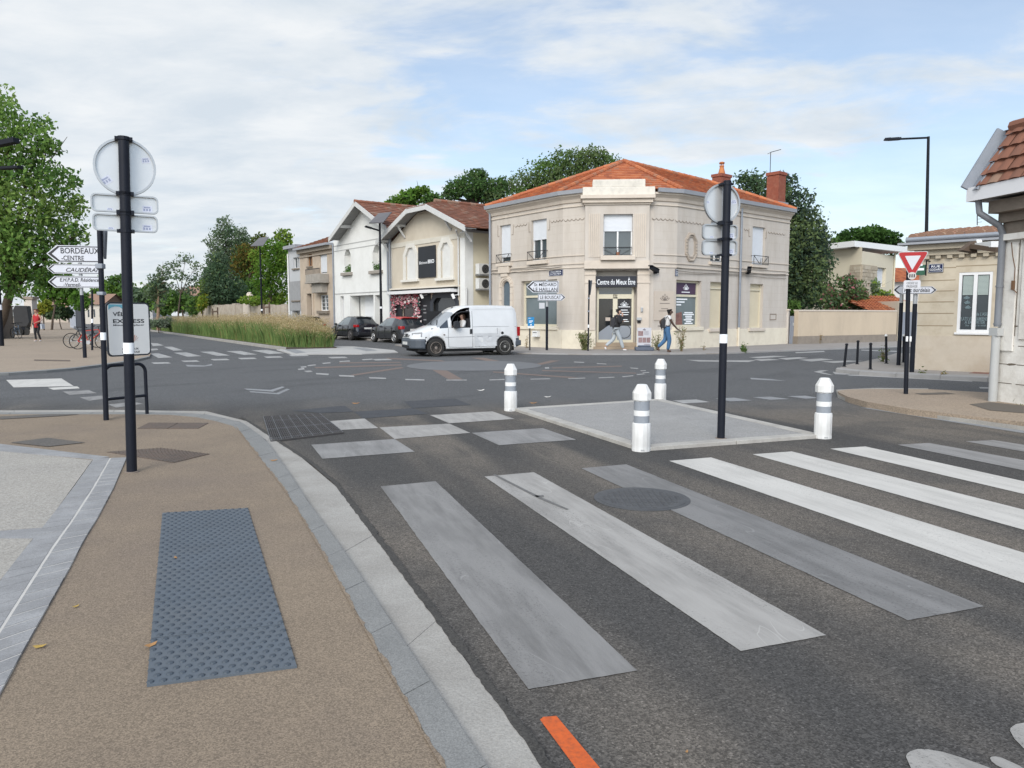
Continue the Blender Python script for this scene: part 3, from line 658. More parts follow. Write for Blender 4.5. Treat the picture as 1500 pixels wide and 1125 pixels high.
def wall(mb,T,a0,a1,z0,z1,ops=(),rev=.18,mi=0,mr=None):
    """wall with rectangular openings (a0,a1,z0,z1) and their reveals"""
    A=sorted({a0,a1,*[min(max(o[k],a0),a1) for o in ops for k in (0,1)]}); Z=sorted({z0,z1,*[min(max(o[k],z0),z1) for o in ops for k in (2,3)]})
    for i in range(len(A)-1):
        for j in range(len(Z)-1):
            ca,cz=(A[i]+A[i+1])/2,(Z[j]+Z[j+1])/2
            if any(o[0]<ca<o[1] and o[2]<cz<o[3] for o in ops): continue
            mb.face([T(A[i],0,Z[j]),T(A[i+1],0,Z[j]),T(A[i+1],0,Z[j+1]),T(A[i],0,Z[j+1])],mi)
    m2=mi if mr is None else mr
    for o in ops:
        b0,b1,y0,y1=o[:4]; r=o[4] if len(o)>4 else rev
        mb.face([T(b0,0,y0),T(b0,0,y1),T(b0,-r,y1),T(b0,-r,y0)],m2); mb.face([T(b1,0,y1),T(b1,0,y0),T(b1,-r,y0),T(b1,-r,y1)],m2)
        mb.face([T(b0,0,y1),T(b1,0,y1),T(b1,-r,y1),T(b0,-r,y1)],m2); mb.face([T(b0,0,y0),T(b0,-r,y0),T(b1,-r,y0),T(b1,0,y0)],m2)
        mb.face([T(b0,-r-.06,y0),T(b1,-r-.06,y0),T(b1,-r-.06,y1),T(b0,-r-.06,y1)],m2)
def window(par,T,o,rev=.18,fm=PVC,gm=GLASS,shut=0,sill=None,leaves=2,fw=.055,rail=None,transom=None,shm=SHUT,sillm=STONEL,name='window',bars=0):
    """frame, pane, roller shutter (share of the height), sill and railing of one opening"""
    a0,a1,z0,z1=o[:4]; d=-rev
    mb=MB(); T3=lambda a,dd,z:T(a,dd,z)
    for (x0,x1,y0,y1) in [(a0,a0+fw,z0,z1),(a1-fw,a1,z0,z1),(a0+fw,a1-fw,z0,z0+fw),(a0+fw,a1-fw,z1-fw,z1)]: mb.box(x0,x1,d-.05,d+.02,y0,y1,0,T3)
    for k in range(1,leaves):
        c=a0+(a1-a0)*k/leaves; mb.box(c-fw*.6,c+fw*.6,d-.05,d+.024,z0+fw,z1-fw,0,T3)
    if transom: mb.box(a0+fw,a1-fw,d-.05,d+.03,transom-fw/2,transom+fw/2,0,T3)
    for k in range(1,bars+1):
        c=z0+(z1-z0)*k/(bars+1); mb.box(a0+fw,a1-fw,d-.045,d+.012,c-.012,c+.012,0,T3)
    w=mb.build(name,fm,par)
    p=MB(); p.box(a0+fw*.5,a1-fw*.5,d-.045,d-.03,z0+fw*.5,z1-fw*.5,0,T3); p.build('pane',gm,w)
    if shut:
        q=MB(); zb=z1-(z1-z0)*shut; n=max(2,int((z1-zb)/.055))
        for k in range(n):
            y0=zb+(z1-zb)*k/n; y1=zb+(z1-zb)*(k+1)/n
            q.box(a0+.012,a1-.012,d+.027,d+.05,y0+.003,y1-.003,0,T3)
        q.box(a0+.014,a1-.014,d+.024,d+.034,zb,z1-.001,0,T3)
        q.build('shutter',shm,w)
    if sill:
        q=MB(); q.box(a0-sill[0],a1+sill[0],-.1,sill[1],z0-sill[2],z0-.002,0,T3); q.build('sill',sillm,w,bevel=.01)
    if rail:
        q=MB(); r0,r1=a0-.08,a1+.08; zt=z0+rail
        for dd in ((.16),):
            q.beam(T(r0,dd,zt),T(r1,dd,zt),.03,.03); q.beam(T(r0,dd,z0+.03),T(r1,dd,z0+.03),.025,.025)
            for e_ in (r0,r1): q.beam(T(e_,dd,z0),T(e_,dd,zt),.022,.022,up=(1,0,0)); q.beam(T(e_,-.02,zt),T(e_,dd,zt),.022,.022)
            m_=(r0+r1)/2; q.beam(T(r0,dd,zt),T(m_-.12,dd,z0+.03),.018,.018); q.beam(T(r1,dd,zt),T(m_+.12,dd,z0+.03),.018,.018)
            for k in range(-2,3):
                c=m_+k*.07; q.beam(T(c,dd,z0+.03),T(c+.05*(k%2),dd,zt-.1),.016,.016)
        q.build('railing',IRON,w)
    return w
def sweep(mb,path,prof,mi=0):
    """moulding along a plan path; prof: (d outward, z). Outward is to the right of the path"""
    n=len(path); nr=[]
    for i in range(n-1):
        u=(Vector(path[i+1])-Vector(path[i])).normalized(); nr.append(Vector((u.y,-u.x)))
    off=[]
    for i in range(n):
        a=nr[max(0,i-1)]; b=nr[min(n-2,i)]; m=a+b; off.append(m/(1+a.dot(b)))
    for i in range(n-1):
        for j in range(len(prof)-1):
            (d0,z0),(d1,z1)=prof[j],prof[j+1]
            f=lambda k,d,z:(path[k][0]+off[k].x*d,path[k][1]+off[k].y*d,z)
            mb.face([f(i,d0,z0),f(i+1,d0,z0),f(i+1,d1,z1),f(i,d1,z1)],mi)
    for k in (0,n-1): mb.face([(path[k][0]+off[k].x*d,path[k][1]+off[k].y*d,z) for d,z in prof],mi)
def offpath(path,d):
    n=len(path); nr=[]
    for i in range(n-1):
        u=(Vector(path[i+1])-Vector(path[i])).normalized(); nr.append(Vector((u.y,-u.x)))
    o=[]
    for i in range(n):
        a=nr[max(0,i-1)]; b=nr[min(n-2,i)]; m=(a+b)/(1+a.dot(b)); o.append((path[i][0]+m.x*d,path[i][1]+m.y*d))
    return o
def lotus(mb,T,a,z,w,d,r,mi=0):
    def petal(cx,ang,l,hw):
        pts=[]
        for k in range(13):
            t=k/12*2-1; s_=1 if t>=0 else -1
            y=l*(1-abs(t)); x=hw*math.sin(math.pi*(1-abs(t)))*s_
            ca,sa=math.cos(ang),math.sin(ang); pts.append(T(a+cx+x*ca-y*sa,d,z+x*sa+y*ca))
        pts.append(pts[0]); mb.tube(pts,r,4,mi)
    petal(0,0,w*.62,w*.12); petal(.02*w,-.55,w*.5,w*.11); petal(-.02*w,.55,w*.5,w*.11); petal(.06*w,-1.1,w*.5,w*.09); petal(-.06*w,1.1,w*.5,w*.09)
# ---------------------------------------------------------------- corner stone building
A=(-1.1,38.4); B=(2.27,33.93); Cc=(3.25,33.2); D=(6.15,33.0); E_=(7.25,33.4); R_=(14.4,39.5); R2=(16.6,46.6); A2=(5.6,44.0)
FL=Fr(A,(B[0]-A[0],B[1]-A[1])); FC1=Fr(B,(Cc[0]-B[0],Cc[1]-B[1])); FB=Fr(Cc,(D[0]-Cc[0],D[1]-Cc[1])); FC2=Fr(D,(E_[0]-D[0],E_[1]-D[1])); FRt=Fr(E_,(R_[0]-E_[0],R_[1]-E_[1]))
ln=lambda p,q:math.hypot(q[0]-p[0],q[1]-p[1])
LL,LC1,LB,LC2,LR=ln(A,B),ln(B,Cc),ln(Cc,D),ln(D,E_),ln(E_,R_)
ZE=6.62; ZPL=.88
cb=empty('corner_building',(FB(LB/2,0,0)),'two storey limestone corner building with orange tiled hip roof and a shop','building')
w1=FL.rect(732,748,329.5,385.5); w2_=FL.rect(778,800.7,321.5,381.5); dr=FL.rect(736,747.7,412,506); dr=(dr[0],dr[1],0.05,dr[3]); sh1=FL.rect(763.7,815.7,410.5,478)
w3_=FB.rect(883.5,926,314.5,375); 
s2=FRt.rect(989.5,1026.6,410.8,479); b3=FRt.rect(1039.7,1061,413,481); b4=FRt.rect(1098,1117.3,416,480.5); u3=FRt.rect(1041,1061,325,384); u4=FRt.rect(1102,1120.7,332.4,388)
mb=MB()
wall(mb,FL,0,LL,0,ZE,[(*w1,.22),(*w2_,.22),(*dr,.16),(*sh1,.25)])
wall(mb,FC1,0,LC1,0,ZE)
wall(mb,FC2,0,LC2,0,ZE)
wall(mb,FRt,0,LR,0,ZE,[(*s2,.25),(*b3,.22),(*b4,.22),(*u3,.22),(*u4,.22)])
doorR=FB.rect(873,932.5,404,512); doorR=(doorR[0],doorR[1],0,FB.px(900,396)[1])
wall(mb,FB,0,LB,0,3.7,[(*doorR,.35)])
wall(mb,FB,0,.35,3.7,ZE); wall(mb,FB,LB-.6,LB,3.7,ZE)
# upper bay
BP=.22; ub0=FB.px(857,330,BP)[0]; ub1=FB.px(951.5,330,BP)[0]; zb0=FB.px(903,393.5,BP)[1]
wall(mb,lambda a,d,z:FB(a,d+BP,z),ub0,ub1,zb0,ZE,[(*w3_,.2+BP)])
mb.box(ub0,ub0+.004,-.05,BP,zb0,ZE,0,FB); mb.box(ub1-.004,ub1,-.05,BP,zb0,ZE,0,FB); mb.face([FB(ub0,BP,zb0),FB(ub1,BP,zb0),FB(ub1,-.02,zb0),FB(ub0,-.02,zb0)])
for p,q in ((R_,R2),(R2,A2),(A2,A)): mb.face([(p[0],p[1],0),(q[0],q[1],0),(q[0],q[1],ZE),(p[0],p[1],ZE)])
wl=mb.build('wall',STONE,cb)
# mouldings
path=[A2,A,B,Cc,D,E_,R_,R2]; pth=path[1:-1]
mb=MB()
sweep(mb,pth,[(0,6.28),(.05,6.28),(.05,6.33),(0,6.33)]); sweep(mb,pth,[(0,6.45),(.06,6.47),(.10,6.60),(.23,6.72),(.26,6.72),(.26,6.80),(0,6.80)])
zs1=FC1.px(840,391)[1]; 
for k,(h,t) in enumerate(((zs1-.05,.05),(zs1+.12,.04),(zs1+.48,.03))): sweep(mb,[A,B,Cc],[(0,h),(.04,h),(.04,h+t),(0,h+t)]); sweep(mb,[D,E_,R_],[(0,h),(.04,h),(.04,h+t),(0,h+t)])
# bay cornice, fluted panels, sill block
mb.box(ub0-.12,ub1+.12,-.05,BP+.16,6.36,6.52,0,FB); mb.box(ub0-.2,ub1+.2,-.05,BP+.28,6.523,6.66,0,FB); mb.box(ub0-.05,ub1+.05,-.05,BP+.06,6.28,6.357,0,FB)
mb.box(ub0-.02,ub1+.02,-.04,BP+.035,zb0+.003,zb0+.34,0,FB)
for (x0,x1) in ((862,879),(928.5,947)):
    f=FB.rect(x0,x1,313,377,BP); n=6
    for k in range(n):
        c=f[0]+(f[1]-f[0])*(k+.5)/n; mb.box(c-.022,c+.022,BP-.003,BP+.03,f[2],f[3],0,FB)
for (x0,x1) in ((856.5,872),(933.5,951)):
    f=FB.rect(x0,x1,395,486,.05); mb.box(f[0],f[1],-.02,.08,ZPL+.003,zb0-.02,0,FB); 
    for zz_ in (FB.px(860,403)[1],FB.px(860,415)[1]): mb.box(f[0]-.02,f[1]+.02,-.02,.11,zz_,zz_+.06,0,FB)
mb.build('cornice',STONEL,cb)
mb=MB()
# scallop friezes and course joints
def scallop(T,a0,a1,z,n,h=.09):
    for k in range(n):
        p=[T(a0+(a1-a0)*(k+t/6)/n,.012,z-h*math.sin(math.pi*t/6)*.9) for t in range(7)]; mb.tube(p,.013,4)
zf=FL.px(840,320)[1]
ff=lambda F_,x0,x1,y,n: scallop(F_,F_.px(x0,y)[0],F_.px(x1,y)[0],F_.px((x0+x1)/2,y)[1],n)
ff(FL,754,772,329,4); ff(FL,807,825,322.5,4); ff(FC1,826,856,320.5,5); ff(FC2,955,987,320,5); ff(FRt,989,1035,325,9); ff(FRt,1090,1097,335.5,2); ff(FRt,1125,1150,341,6)
for (F_,x,y0,y1,sg) in ((FL,729.5,330,346.5,-1),(FL,752,329,343.5,1),(FL,775,326,340,-1),(FL,805.5,322,336.5,1),(FRt,1097,335,346,-1),(FRt,1122.5,339,349,1)):
    a,z_0=F_.px(x,y0); _,z_1=F_.px(x,y1); mb.beam(F_(a,.012,z_0),F_(a,.012,z_1),.02,.02,up=(1,0,0)); mb.beam(F_(a,.012,z_1),F_(a-.12*sg,.012,z_1),.02,.02)
mb.build('frieze',STONED,cb)
mb=MB()
for T,l in ((FL,LL),(FC1,LC1),(FC2,LC2),(FRt,LR)):
    ops=[w1,w2_,dr,sh1] if T is FL else [s2,b3,b4,u3,u4] if T is FRt else []
    z=1.22; r=0
    while z<6.1:
        segs=[(0.03,l-.03)]
        for o in ops:
            if o[2]-.15<z<o[3]+.05:
                segs=[q_ for s_ in segs for q_ in ((s_[0],min(s_[1],o[0]-.1)),(max(s_[0],o[1]+.1),s_[1])) if q_[1]-q_[0]>.05]
        for s_ in segs:
            if s_[1]-s_[0]>.1:
                mb.box(s_[0],s_[1],-.003,.0015,z,z+.005,0,T); x_=s_[0]+(.3 if r%2 else .62)
                while x_<s_[1]-.1:
                    if z<5.7: mb.box(x_,x_+.005,-.003,.0013,z+.005,z+.36,0,T)
                    x_+=.64
        z+=.36; r+=1
mb.build('course_joints',mat('stone_joint',(.40,.34,.28),rough=1),cb)  # darker lines of the joints between the stone blocks
# plinth
mb=MB()
fdr=(dr[0]-.16,dr[1]+.16)
def pl(T,l,gaps=()):
    x=0
    for g0,g1 in list(gaps)+[(l,l)]:
        if g0>x: mb.box(x,g0,-.02,.05,-.02,ZPL,0,T)
        x=g1
pl(FL,LL,[fdr]); pl(FC1,LC1); pl(FB,LB,[(doorR[0]-.01,doorR[1]+.01)]); pl(FC2,LC2); pl(FRt,LR)
mb.build('plinth',PLINTH,cb,bevel=.008)
# roof
ZR=6.93; ep=[A2]+offpath(pth,.30)+[R2]
a_,b_,c_,d_,e_,r_,r2_=[(p[0],p[1],ZR) for p in (ep[1],ep[2],ep[3],ep[4],ep[5],ep[6],ep[7])]; a2_=(ep[0][0],ep[0][1],ZR)
P0=(5.7,39.0,9.30)
pn=(Vector(r_)-Vector(e_)).cross(Vector(P0)-Vector(e_)); rr=Vector(ray(1042,268)); O_c=Vector((0,0,H)); P2=tuple(O_c+rr*(pn.dot(Vector(e_)-O_c)/pn.dot(rr)))
mb=MB()
tiles(mb,[a_,b_,P0],.25,.37,.04); tiles(mb,[b_,e_,P0],.25,.37,.04); tiles(mb,[e_,r_,P2,P0],.25,.37,.04)
mb.face([b_,c_,d_,e_],0); mb.face([r_,r2_,P2],0); mb.face([r2_,a2_,P0,P2],0); mb.face([a2_,a_,P0],0)
for p,q in ((b_,P0),(e_,P0),(P0,P2),(a_,P0),(P2,r_)):
    p,q=Vector(p),Vector(q); n=int((q-p).length/.36)
    for k in range(n): mb.cyl(p.lerp(q,k/n)+Vector((0,0,.05)),p.lerp(q,(k+1.08)/n)+Vector((0,0,.05)),.11,.09,8,RN.choice((0,1,3)))
rf=mb.build('roof',TILES,cb)
for q in (path[1:4],path[4:7]):
    mb=MB(); sweep(mb,q,[(.26,6.80),(.37,6.80),(.39,6.97),(.26,6.97)]); mb.build('gutter',ZINCL,cb)
mb=MB()
p0=FB.rect(858,954,277.5,289,.1); mb.box(p0[0]-.14,p0[1]+.14,-.35,BP+.12,6.66,7.02,0,FB)
p1=FB.rect(868,944.5,267,280,.0); mb.box(p1[0],p1[1],-.32,BP+.05,7.023,7.02+p1[3]-p1[2]-.05,0,FB)
mb.build('parapet',PARAP,cb,bevel=.03)
# chimneys
def chimney(c,w,l,z0,z1,pot,label=None):
    mb=MB(); T=lambda a,d,z:FRt(a,d,z)
    a=(c[0]-E_[0])*FRt.u[0]+(c[1]-E_[1])*FRt.u[1]; d=(c[0]-E_[0])*FRt.n[0]+(c[1]-E_[1])*FRt.n[1]
    mb.box(a-w/2,a+w/2,d-l/2,d+l/2,z0,z1-.2,0,T)
    for k in range(int((z1-z0)/.075)): 
        z=z0+k*.075; mb.box(a-w/2-.004,a+w/2+.004,d-l/2-.004,d+l/2+.004,z,z+.062,0,T)
    mb.box(a-w/2-.05,a+w/2+.05,d-l/2-.05,d+l/2+.05,z1-.16,z1,0,T)
    o=mb.build('chimney',BRICK,rf)
    q=MB(); q.box(a-w/2-.15,a+w/2+.15,d-l/2-.12,d+l/2+.12,z0,z0+.3,0,T); q.build('flashing',ZINCL,rf)
    if pot:
        q=MB(); cc_=T(a,d,z1); q.lathe(cc_,[(.20,0),(.19,.12),(.11,.42),(.13,.44),(.13,.5)],12); q.lathe((cc_[0],cc_[1],cc_[2]+.62),[(.14,0),(.17,.05),(.1,.1)],12)
        for k in range(4): q.cyl((cc_[0]+.1*math.cos(k*1.57),cc_[1]+.1*math.sin(k*1.57),cc_[2]+.48),(cc_[0]+.1*math.cos(k*1.57),cc_[1]+.1*math.sin(k*1.57),cc_[2]+.64),.02)
        q.build('chimney_pot',mat('terracotta_pot',(.50,.19,.06),(.38,.13,.05),6,rough=.7),rf)
chimney((12.0,43.9),.95,.6,8.6,9.55,True); chimney((14.28,41.4),.70,.7,7.3,9.2,False)
mb=MB(); b0=Vector(at(1128,258,41.4)); t0=Vector(at(1129,223,41.4)); mb.cyl(b0,t0,.02,n=5); mb.cyl(t0,Vector(at(1144,219,41.0)),.018,n=5); mb.cyl(t0+Vector((.1,-.1,.02)),t0+Vector((.0,.5,.02)),.012,n=4)
tag(mb.build('antenna',IRON),'thin bent antenna on the tall red brick chimney','antenna')
# openings left facade
window(cb,FL,w1,.17,shut=.84,sill=(.14,.16,.16),rail=.42,leaves=1); window(cb,FL,w2_,.17,shut=.49,sill=(.14,.16,.18),rail=.42)
for o in (w1,): 
    mb=MB(); c=(o[0]+o[1])/2; mb.box(c-.45,c+.45,-.02,.14,o[2]-.5,o[2]-.166,0,FL); mb.box(c-.28,c+.28,-.02,.10,o[2]-.68,o[2]-.503,0,FL); mb.build('sill_bracket',STONEL,cb,bevel=.03)
window(cb,FL,sh1,.2,CREAMF,GLASSG,leaves=1,fw=.1,transom=FL.px(790,434)[1],sill=(.12,.12,.15),sillm=PLINTH)
mb=MB(); o=FL.rect(788,796,443.5,452,-.15); mb.box(o[0],o[1],-.23,-.222,o[2],o[3],0,FL); mb.build('notice',SIGNW,cb)
# arched door
mb=MB(); c=(dr[0]+dr[1])/2; hw=(dr[1]-dr[0])/2; sp_z=dr[3]-hw*.9
for k in range(9):
    t0,t1=math.pi*k/9,math.pi*(k+1)/9
    for (r0,r1,dd) in ((hw+.02,hw+.24,.05),(hw+.10,hw+.16,.08)):
        q=[(c-r0*math.cos(t0),sp_z+r0*math.sin(t0)),(c-r1*math.cos(t0),sp_z+r1*math.sin(t0)),(c-r1*math.cos(t1-.02),sp_z+r1*math.sin(t1-.02)),(c-r0*math.cos(t1-.02),sp_z+r0*math.sin(t1-.02))]
        mb.prism(q,-.02,dd,0,lambda x,z,d:FL(x,d,z))
for s_ in (-1,1):
    for k in range(9):
        z0=.1+(sp_z-.1)*k/9; z1=.1+(sp_z-.1)*(k+1)/9-.015; mb.box(c+s_*(hw+.13)-.11,c+s_*(hw+.13)+.11,-.02,.05,z0,z1,0,FL)
for s_ in (-1,1): # spandrels that round the opening
    q=[(c+s_*hw,dr[3])]+[(c+s_*hw*math.cos(t*math.pi/12),sp_z+hw*.9*math.sin(t*math.pi/12)) for t in range(7)]
    if s_<0: q=q[::-1]
    mb.prism(q,-.02,-.01,0,lambda x,z,d:FL(x,d,z)); mb.prism(q,-.09,-.022,0,lambda x,z,d:FL(x,d,z))
mb.build('door_surround',STONEL,cb)
mb=MB(); mb.box(dr[0],dr[1],-.16,-.10,.05,dr[3],0,FL)
for k in (0,1):
    for (p0_,p1_) in ((.25,1.0),(1.1,2.0)): mb.box(c-hw+.08+k*hw,c-.08+k*hw,-.102,-.085,p0_,p1_,0,FL)
mb.build('door',mat('grey_blue_door',(.10,.135,.165),(.085,.115,.14),4,rough=.5),cb)
# bay window and shop front
window(cb,FB,w3_,.0,shut=.405,sill=None,rail=.36)
mb=MB(); mb.box(w3_[0]-.12,w3_[1]+.12,.0,BP+.2,w3_[2]-.2,w3_[2]-.003,0,FB); mb.build('sill',STONEL,cb,bevel=.015)
mb=MB(); pt=FB((w3_[0]+w3_[1])/2+.0,BP+.12,w3_[2]+.0); mb.lathe(pt,[(.06,0),(.08,.14),(.075,.14)],10); mb.build('flower_pot',mat('flowerpot',(.22,.10,.06),rough=.8),cb)
sg=FB.rect(872.6,932.7,404.5,420.3,.04); mb=MB(); mb.box(sg[0],sg[1],-.06,.06,sg[2],sg[3],0,FB); sb=mb.build('shop_sign',mat('shop_sign_navy',(.012,.013,.022),rough=.35),cb)
text('Centre du Mieux Être',FB,sg[0]+.06,sg[1]-.07,sg[2]+.10,sg[3]-.07,.064,REFLW,sb,bold=.004)
fr=FB.rect(874,928,420.5,503,-.25); mb=MB(); dd=-.30; fa0,fa1=fr[0],fr[1]; zt=FB.px(900,431,-.25)[1]; zt2=FB.px(900,435.5,-.25)[1]; zb_=FB.px(900,502,-.25)[1]; am=(fa0+fa1)/2
for (x0,x1,y0,y1) in ((fa0,fa0+.09,zb_,sg[2]),(fa1-.09,fa1,zb_,sg[2]),(am-.10,am+.10,zb_,zt),(fa0+.09,fa1-.09,zt2-.06,zt),(fa0+.09,am-.1,zb_,zb_+.13),(am+.1,fa1-.09,zb_,zb_+.13)): mb.box(x0,x1,dd-.05,dd+.04,y0,y1,0,FB)
dfr=mb.build('shop_door',CREAMF,cb)
mb=MB(); mb.box(fa0+.05,fa1-.05,dd-.03,dd,zb_+.1,zt2,0,FB); mb.build('pane',mat('door_glass',(.012,.014,.016),rough=.12,spec=.5),dfr)
mb=MB(); mb.box(fa0+.05,fa1-.05,dd-.03,dd+.001,zt,sg[2]+.1,0,FB); mb.build('pane',GLASS,dfr)
mb=MB(); 
q=FB.rect(906.5,922.5,437,472,-.28); mb.box(q[0],q[1],dd,dd+.006,q[2],q[3],0,FB); vin=mb.build('door_poster',mat('poster_black',(.012,.012,.015),rough=.5),dfr)
mb=MB(); lotus(mb,FB,(q[0]+q[1])/2,q[3]-.33,.34,dd+.012,.008); 
for k,(w_,y) in enumerate(((.5,.36),(.3,.5),(.42,.6),(.36,.7),(.3,.92),(.42,1.0))): mb.box((q[0]+q[1])/2-w_/2,(q[0]+q[1])/2+w_/2,dd+.006,dd+.01,q[3]-y-.03,q[3]-y,0,FB)
mb.build('poster_print',REFLW,vin)
mb=MB(); q2=FB.rect(877,899,487,500,-.28); mb.prism([(q2[0],q2[2]),(am-.1,q2[2]),(am-.1,q2[3]+.35),(am-.3,q2[3]+.3),(q2[0],q2[3])],dd,dd+.006,0,lambda x,z,d:FB(x,d,z)); mb.box(am+.1,fa1-.09,dd,dd+.005,zb_+.13,zb_+.75,0,FB); mb.build('window_film',mat('grey_film',(.24,.26,.29),rough=.3),dfr)
mb=MB(); cc_=((am+.1+fa1-.09)/2,zb_+.5); mb.tube([FB(cc_[0]+.3*math.cos(t*.3),dd+.012,cc_[1]+.3*math.sin(t*.3)) for t in range(22)],.012,4); mb.build('circle_print',INK,dfr)
mb=MB(); o=FB.rect(887,894,465,470,-.28); mb.box(o[0],o[1],dd+.008,dd+.012,o[2],o[3],0,FB); mb.build('notice',mat('buff_notice',(.45,.38,.32),rough=.6),dfr)
mb=MB(); mb.box(doorR[0]-.1,doorR[1]+.1,-.3,.12,.0,.17,0,FB); mb.box(doorR[0]+.003,doorR[1]-.003,-.3,-.06,.172,.34,0,FB); mb.box(doorR[0]+.006,doorR[1]-.006,-.3,-.2,.342,zb_-.003,0,FB); mb.build('step',mat('door_step',(.40,.31,.22),(.32,.25,.18),3,rough=.9),cb,bevel=.012)
# right facade openings
window(cb,FRt,s2,.2,CREAMF,GLASSG,leaves=1,fw=.1,transom=FRt.px(1005,433)[1],sill=(.12,.12,.16),sillm=PLINTH)
o=FRt.rect(990.5,1018.5,413.5,431,-.2); mb=MB(); mb.box(o[0],o[1]+.02,-.225,-.205,o[2],o[3],0,FRt); pp=mb.build('window_poster',mat('plum_poster',(.065,.035,.07),rough=.5),cb)
mb=MB(); lotus(mb,FRt,(o[0]+o[1])/2,o[2]+.2,.42,-.195,.010); mb.box((o[0]+o[1])/2-.3,(o[0]+o[1])/2+.3,-.204,-.2,o[2]+.07,o[2]+.11,0,FRt); mb.build('poster_print',REFLW,pp)
mb=MB(); o2=FRt.rect(990.5,1017,436,477,-.2); mb.prism([(o2[0],o2[2]),(o2[0]+.5,o2[2]),(o2[0]+.42,o2[2]+.62),(o2[0],o2[2]+.55)],-.224,-.216,0,lambda x,z,d:FRt(x,d,z)); mb.build('photo_print',mat('photo_brown',(.12,.05,.045),(.30,.16,.13),7,rough=.5),cb)
mb=MB()
for (x0,x1,y) in ((991,1007,438.5),(991,1003,442.5),(991,998,446.5)): mb.box(FRt.px(x0,y,-.2)[0],FRt.px(x1,y,-.2)[0],-.216,-.211,FRt.px(x1,y+1,-.2)[1],FRt.px(x1,y-1,-.2)[1],0,FRt)
mb.build('window_lettering',REFLW,cb)
mb=MB()
for k in range(7):
    y=458+k*2.6; o=FRt.px(1009,y,-.2); w_=[.62,.8,.5,.45,.72,.4,.6][k]; mb.box(o[0]-w_/2,o[0]+w_/2,-.216,-.211,o[1]-.03,o[1]+.025,0,FRt)
mb.build('window_lettering',REFLW,cb)
for o in (b3,b4):
    window(cb,FRt,o,.16,CREAMF,mat('cream_shutter',(.60,.53,.39),(.54,.47,.34),2,rough=.6),leaves=1,fw=.05,sill=(.12,.13,.15),transom=o[3]-.3)
window(cb,FRt,u3,.17,shut=.25,sill=(.12,.14,.14),rail=.42); window(cb,FRt,u4,.17,shut=1,sill=(.12,.14,.14),rail=.42,leaves=1)
mb=MB(); o=FRt.rect(1003.5,1020.5,341,383)
def octo(o,i): 
    a0,a1,z0,z1=o[0]+i,o[1]-i,o[2]+i,o[3]-i; c=(a1-a0)*.3; return [(a0+c,z0),(a1-c,z0),(a1,z0+c*1.2),(a1,z1-c*1.2),(a1-c,z1),(a0+c,z1),(a0,z1-c*1.2),(a0,z0+c*1.2)]
mb.ring(octo(o,0),octo(o,.13),0,.05,FRt); mb.ring(octo(o,.16),octo(o,.2),0,.04,FRt)
for k in range(34):
    t=k/34*8; i=int(t); f=t-i; P=octo(o,.065); a=P[i]; b=P[(i+1)%8]; mb.lathe(FRt(a[0]+(b[0]-a[0])*f,.04,a[1]+(b[1]-a[1])*f),[(.05,-.04),(.055,0),(.03,.04)],6)
mb.build('cartouche',mat('ornament_stone',(.42,.36,.30),(.33,.28,.23),9,rough=.95),cb)
mb=MB(); o=FC2.rect(956,975,426.5,469.5); mb.box(.06,LC2-.1,-.01,.03,o[2],o[3],0,FC2); pq=mb.build('stone_plate',mat('etched_plate',(.50,.43,.36),(.45,.385,.32),3,rough=.7),cb)
mb=MB(); am_=LC2/2; lotus(mb,FC2,am_,o[3]-.4,.46,.036,.007)
for w_,y in ((.5,.52),(.34,.75),(.6,.85),(.36,1.25),(.66,1.5)): mb.box(am_-w_/2,am_+w_/2,.03,.034,o[3]-y-.025,o[3]-y,0,FC2)
mb.build('etching',mat('etch_ink',(.14,.12,.11),rough=.8),pq)
mb=MB(); o=FB.rect(933.5,938.5,465,473,.08); mb.box(o[0],o[1],.08,.14,o[2],(o[2]+o[3])/2,1,FB); mb.box(o[0]-.03,o[1]+.03,.08,.16,(o[2]+o[3])/2+.003,o[3],0,FB); mb.build('intercom',[STEEL,DARK],cb)
mb=MB(); o=FB.rect(938.5,941.5,450,457,.08); mb.box(o[0],o[1],.08,.16,o[2],o[3],0,FB); mb.build('wall_lamp',STEEL,cb,bevel=.02)
for st,o,F_ in (('RUE',FC2,None),): pass
def plaque(F_,rect,l1,l2,label,d=.02):
    mb=MB(); o=F_.rect(*rect); mb.box(o[0],o[1],-.01,d,o[2],o[3],0,F_); w=o[1]-o[0]; h=o[3]-o[2]
    p=mb.build('street_plaque',BLUEPL); tag(p,label,'street sign')
    q=MB(); i_=h*.03; 
    for (x0,x1,y0,y1) in ((o[0]+i_,o[1]-i_,o[2]+i_,o[2]+2*i_),(o[0]+i_,o[1]-i_,o[3]-2*i_,o[3]-i_),(o[0]+i_,o[0]+2*i_,o[2]+2*i_,o[3]-2*i_),(o[1]-2*i_,o[1]-i_,o[2]+2*i_,o[3]-2*i_)): q.box(x0,x1,d,d+.004,y0,y1,0,F_)
    q.build('plaque_border',REFLW,p)
    text(l1,F_,o[0]+w*.2 if len(l1)<5 else o[0]+w*.1,o[1]-w*.2 if len(l1)<5 else o[1]-w*.1,o[2]+h*.56,o[2]+h*.82,d+.003,REFLW,p,bold=.01); text(l2,F_,o[0]+w*.1,o[1]-w*.1,o[2]+h*.2,o[2]+h*.46,d+.003,REFLW,p,bold=.01)
plaque(FL,(804.7,824.7,395.5,404),'AVENUE DU MARECHAL','DE LATTRE DE TASSIGNY','wide blue enamel street plaque above the arrow signs on the corner building')
plaque(FRt,(989.2,993,394.5,404.5),'RUE','GODARD','small blue street plaque beside the purple shop window')
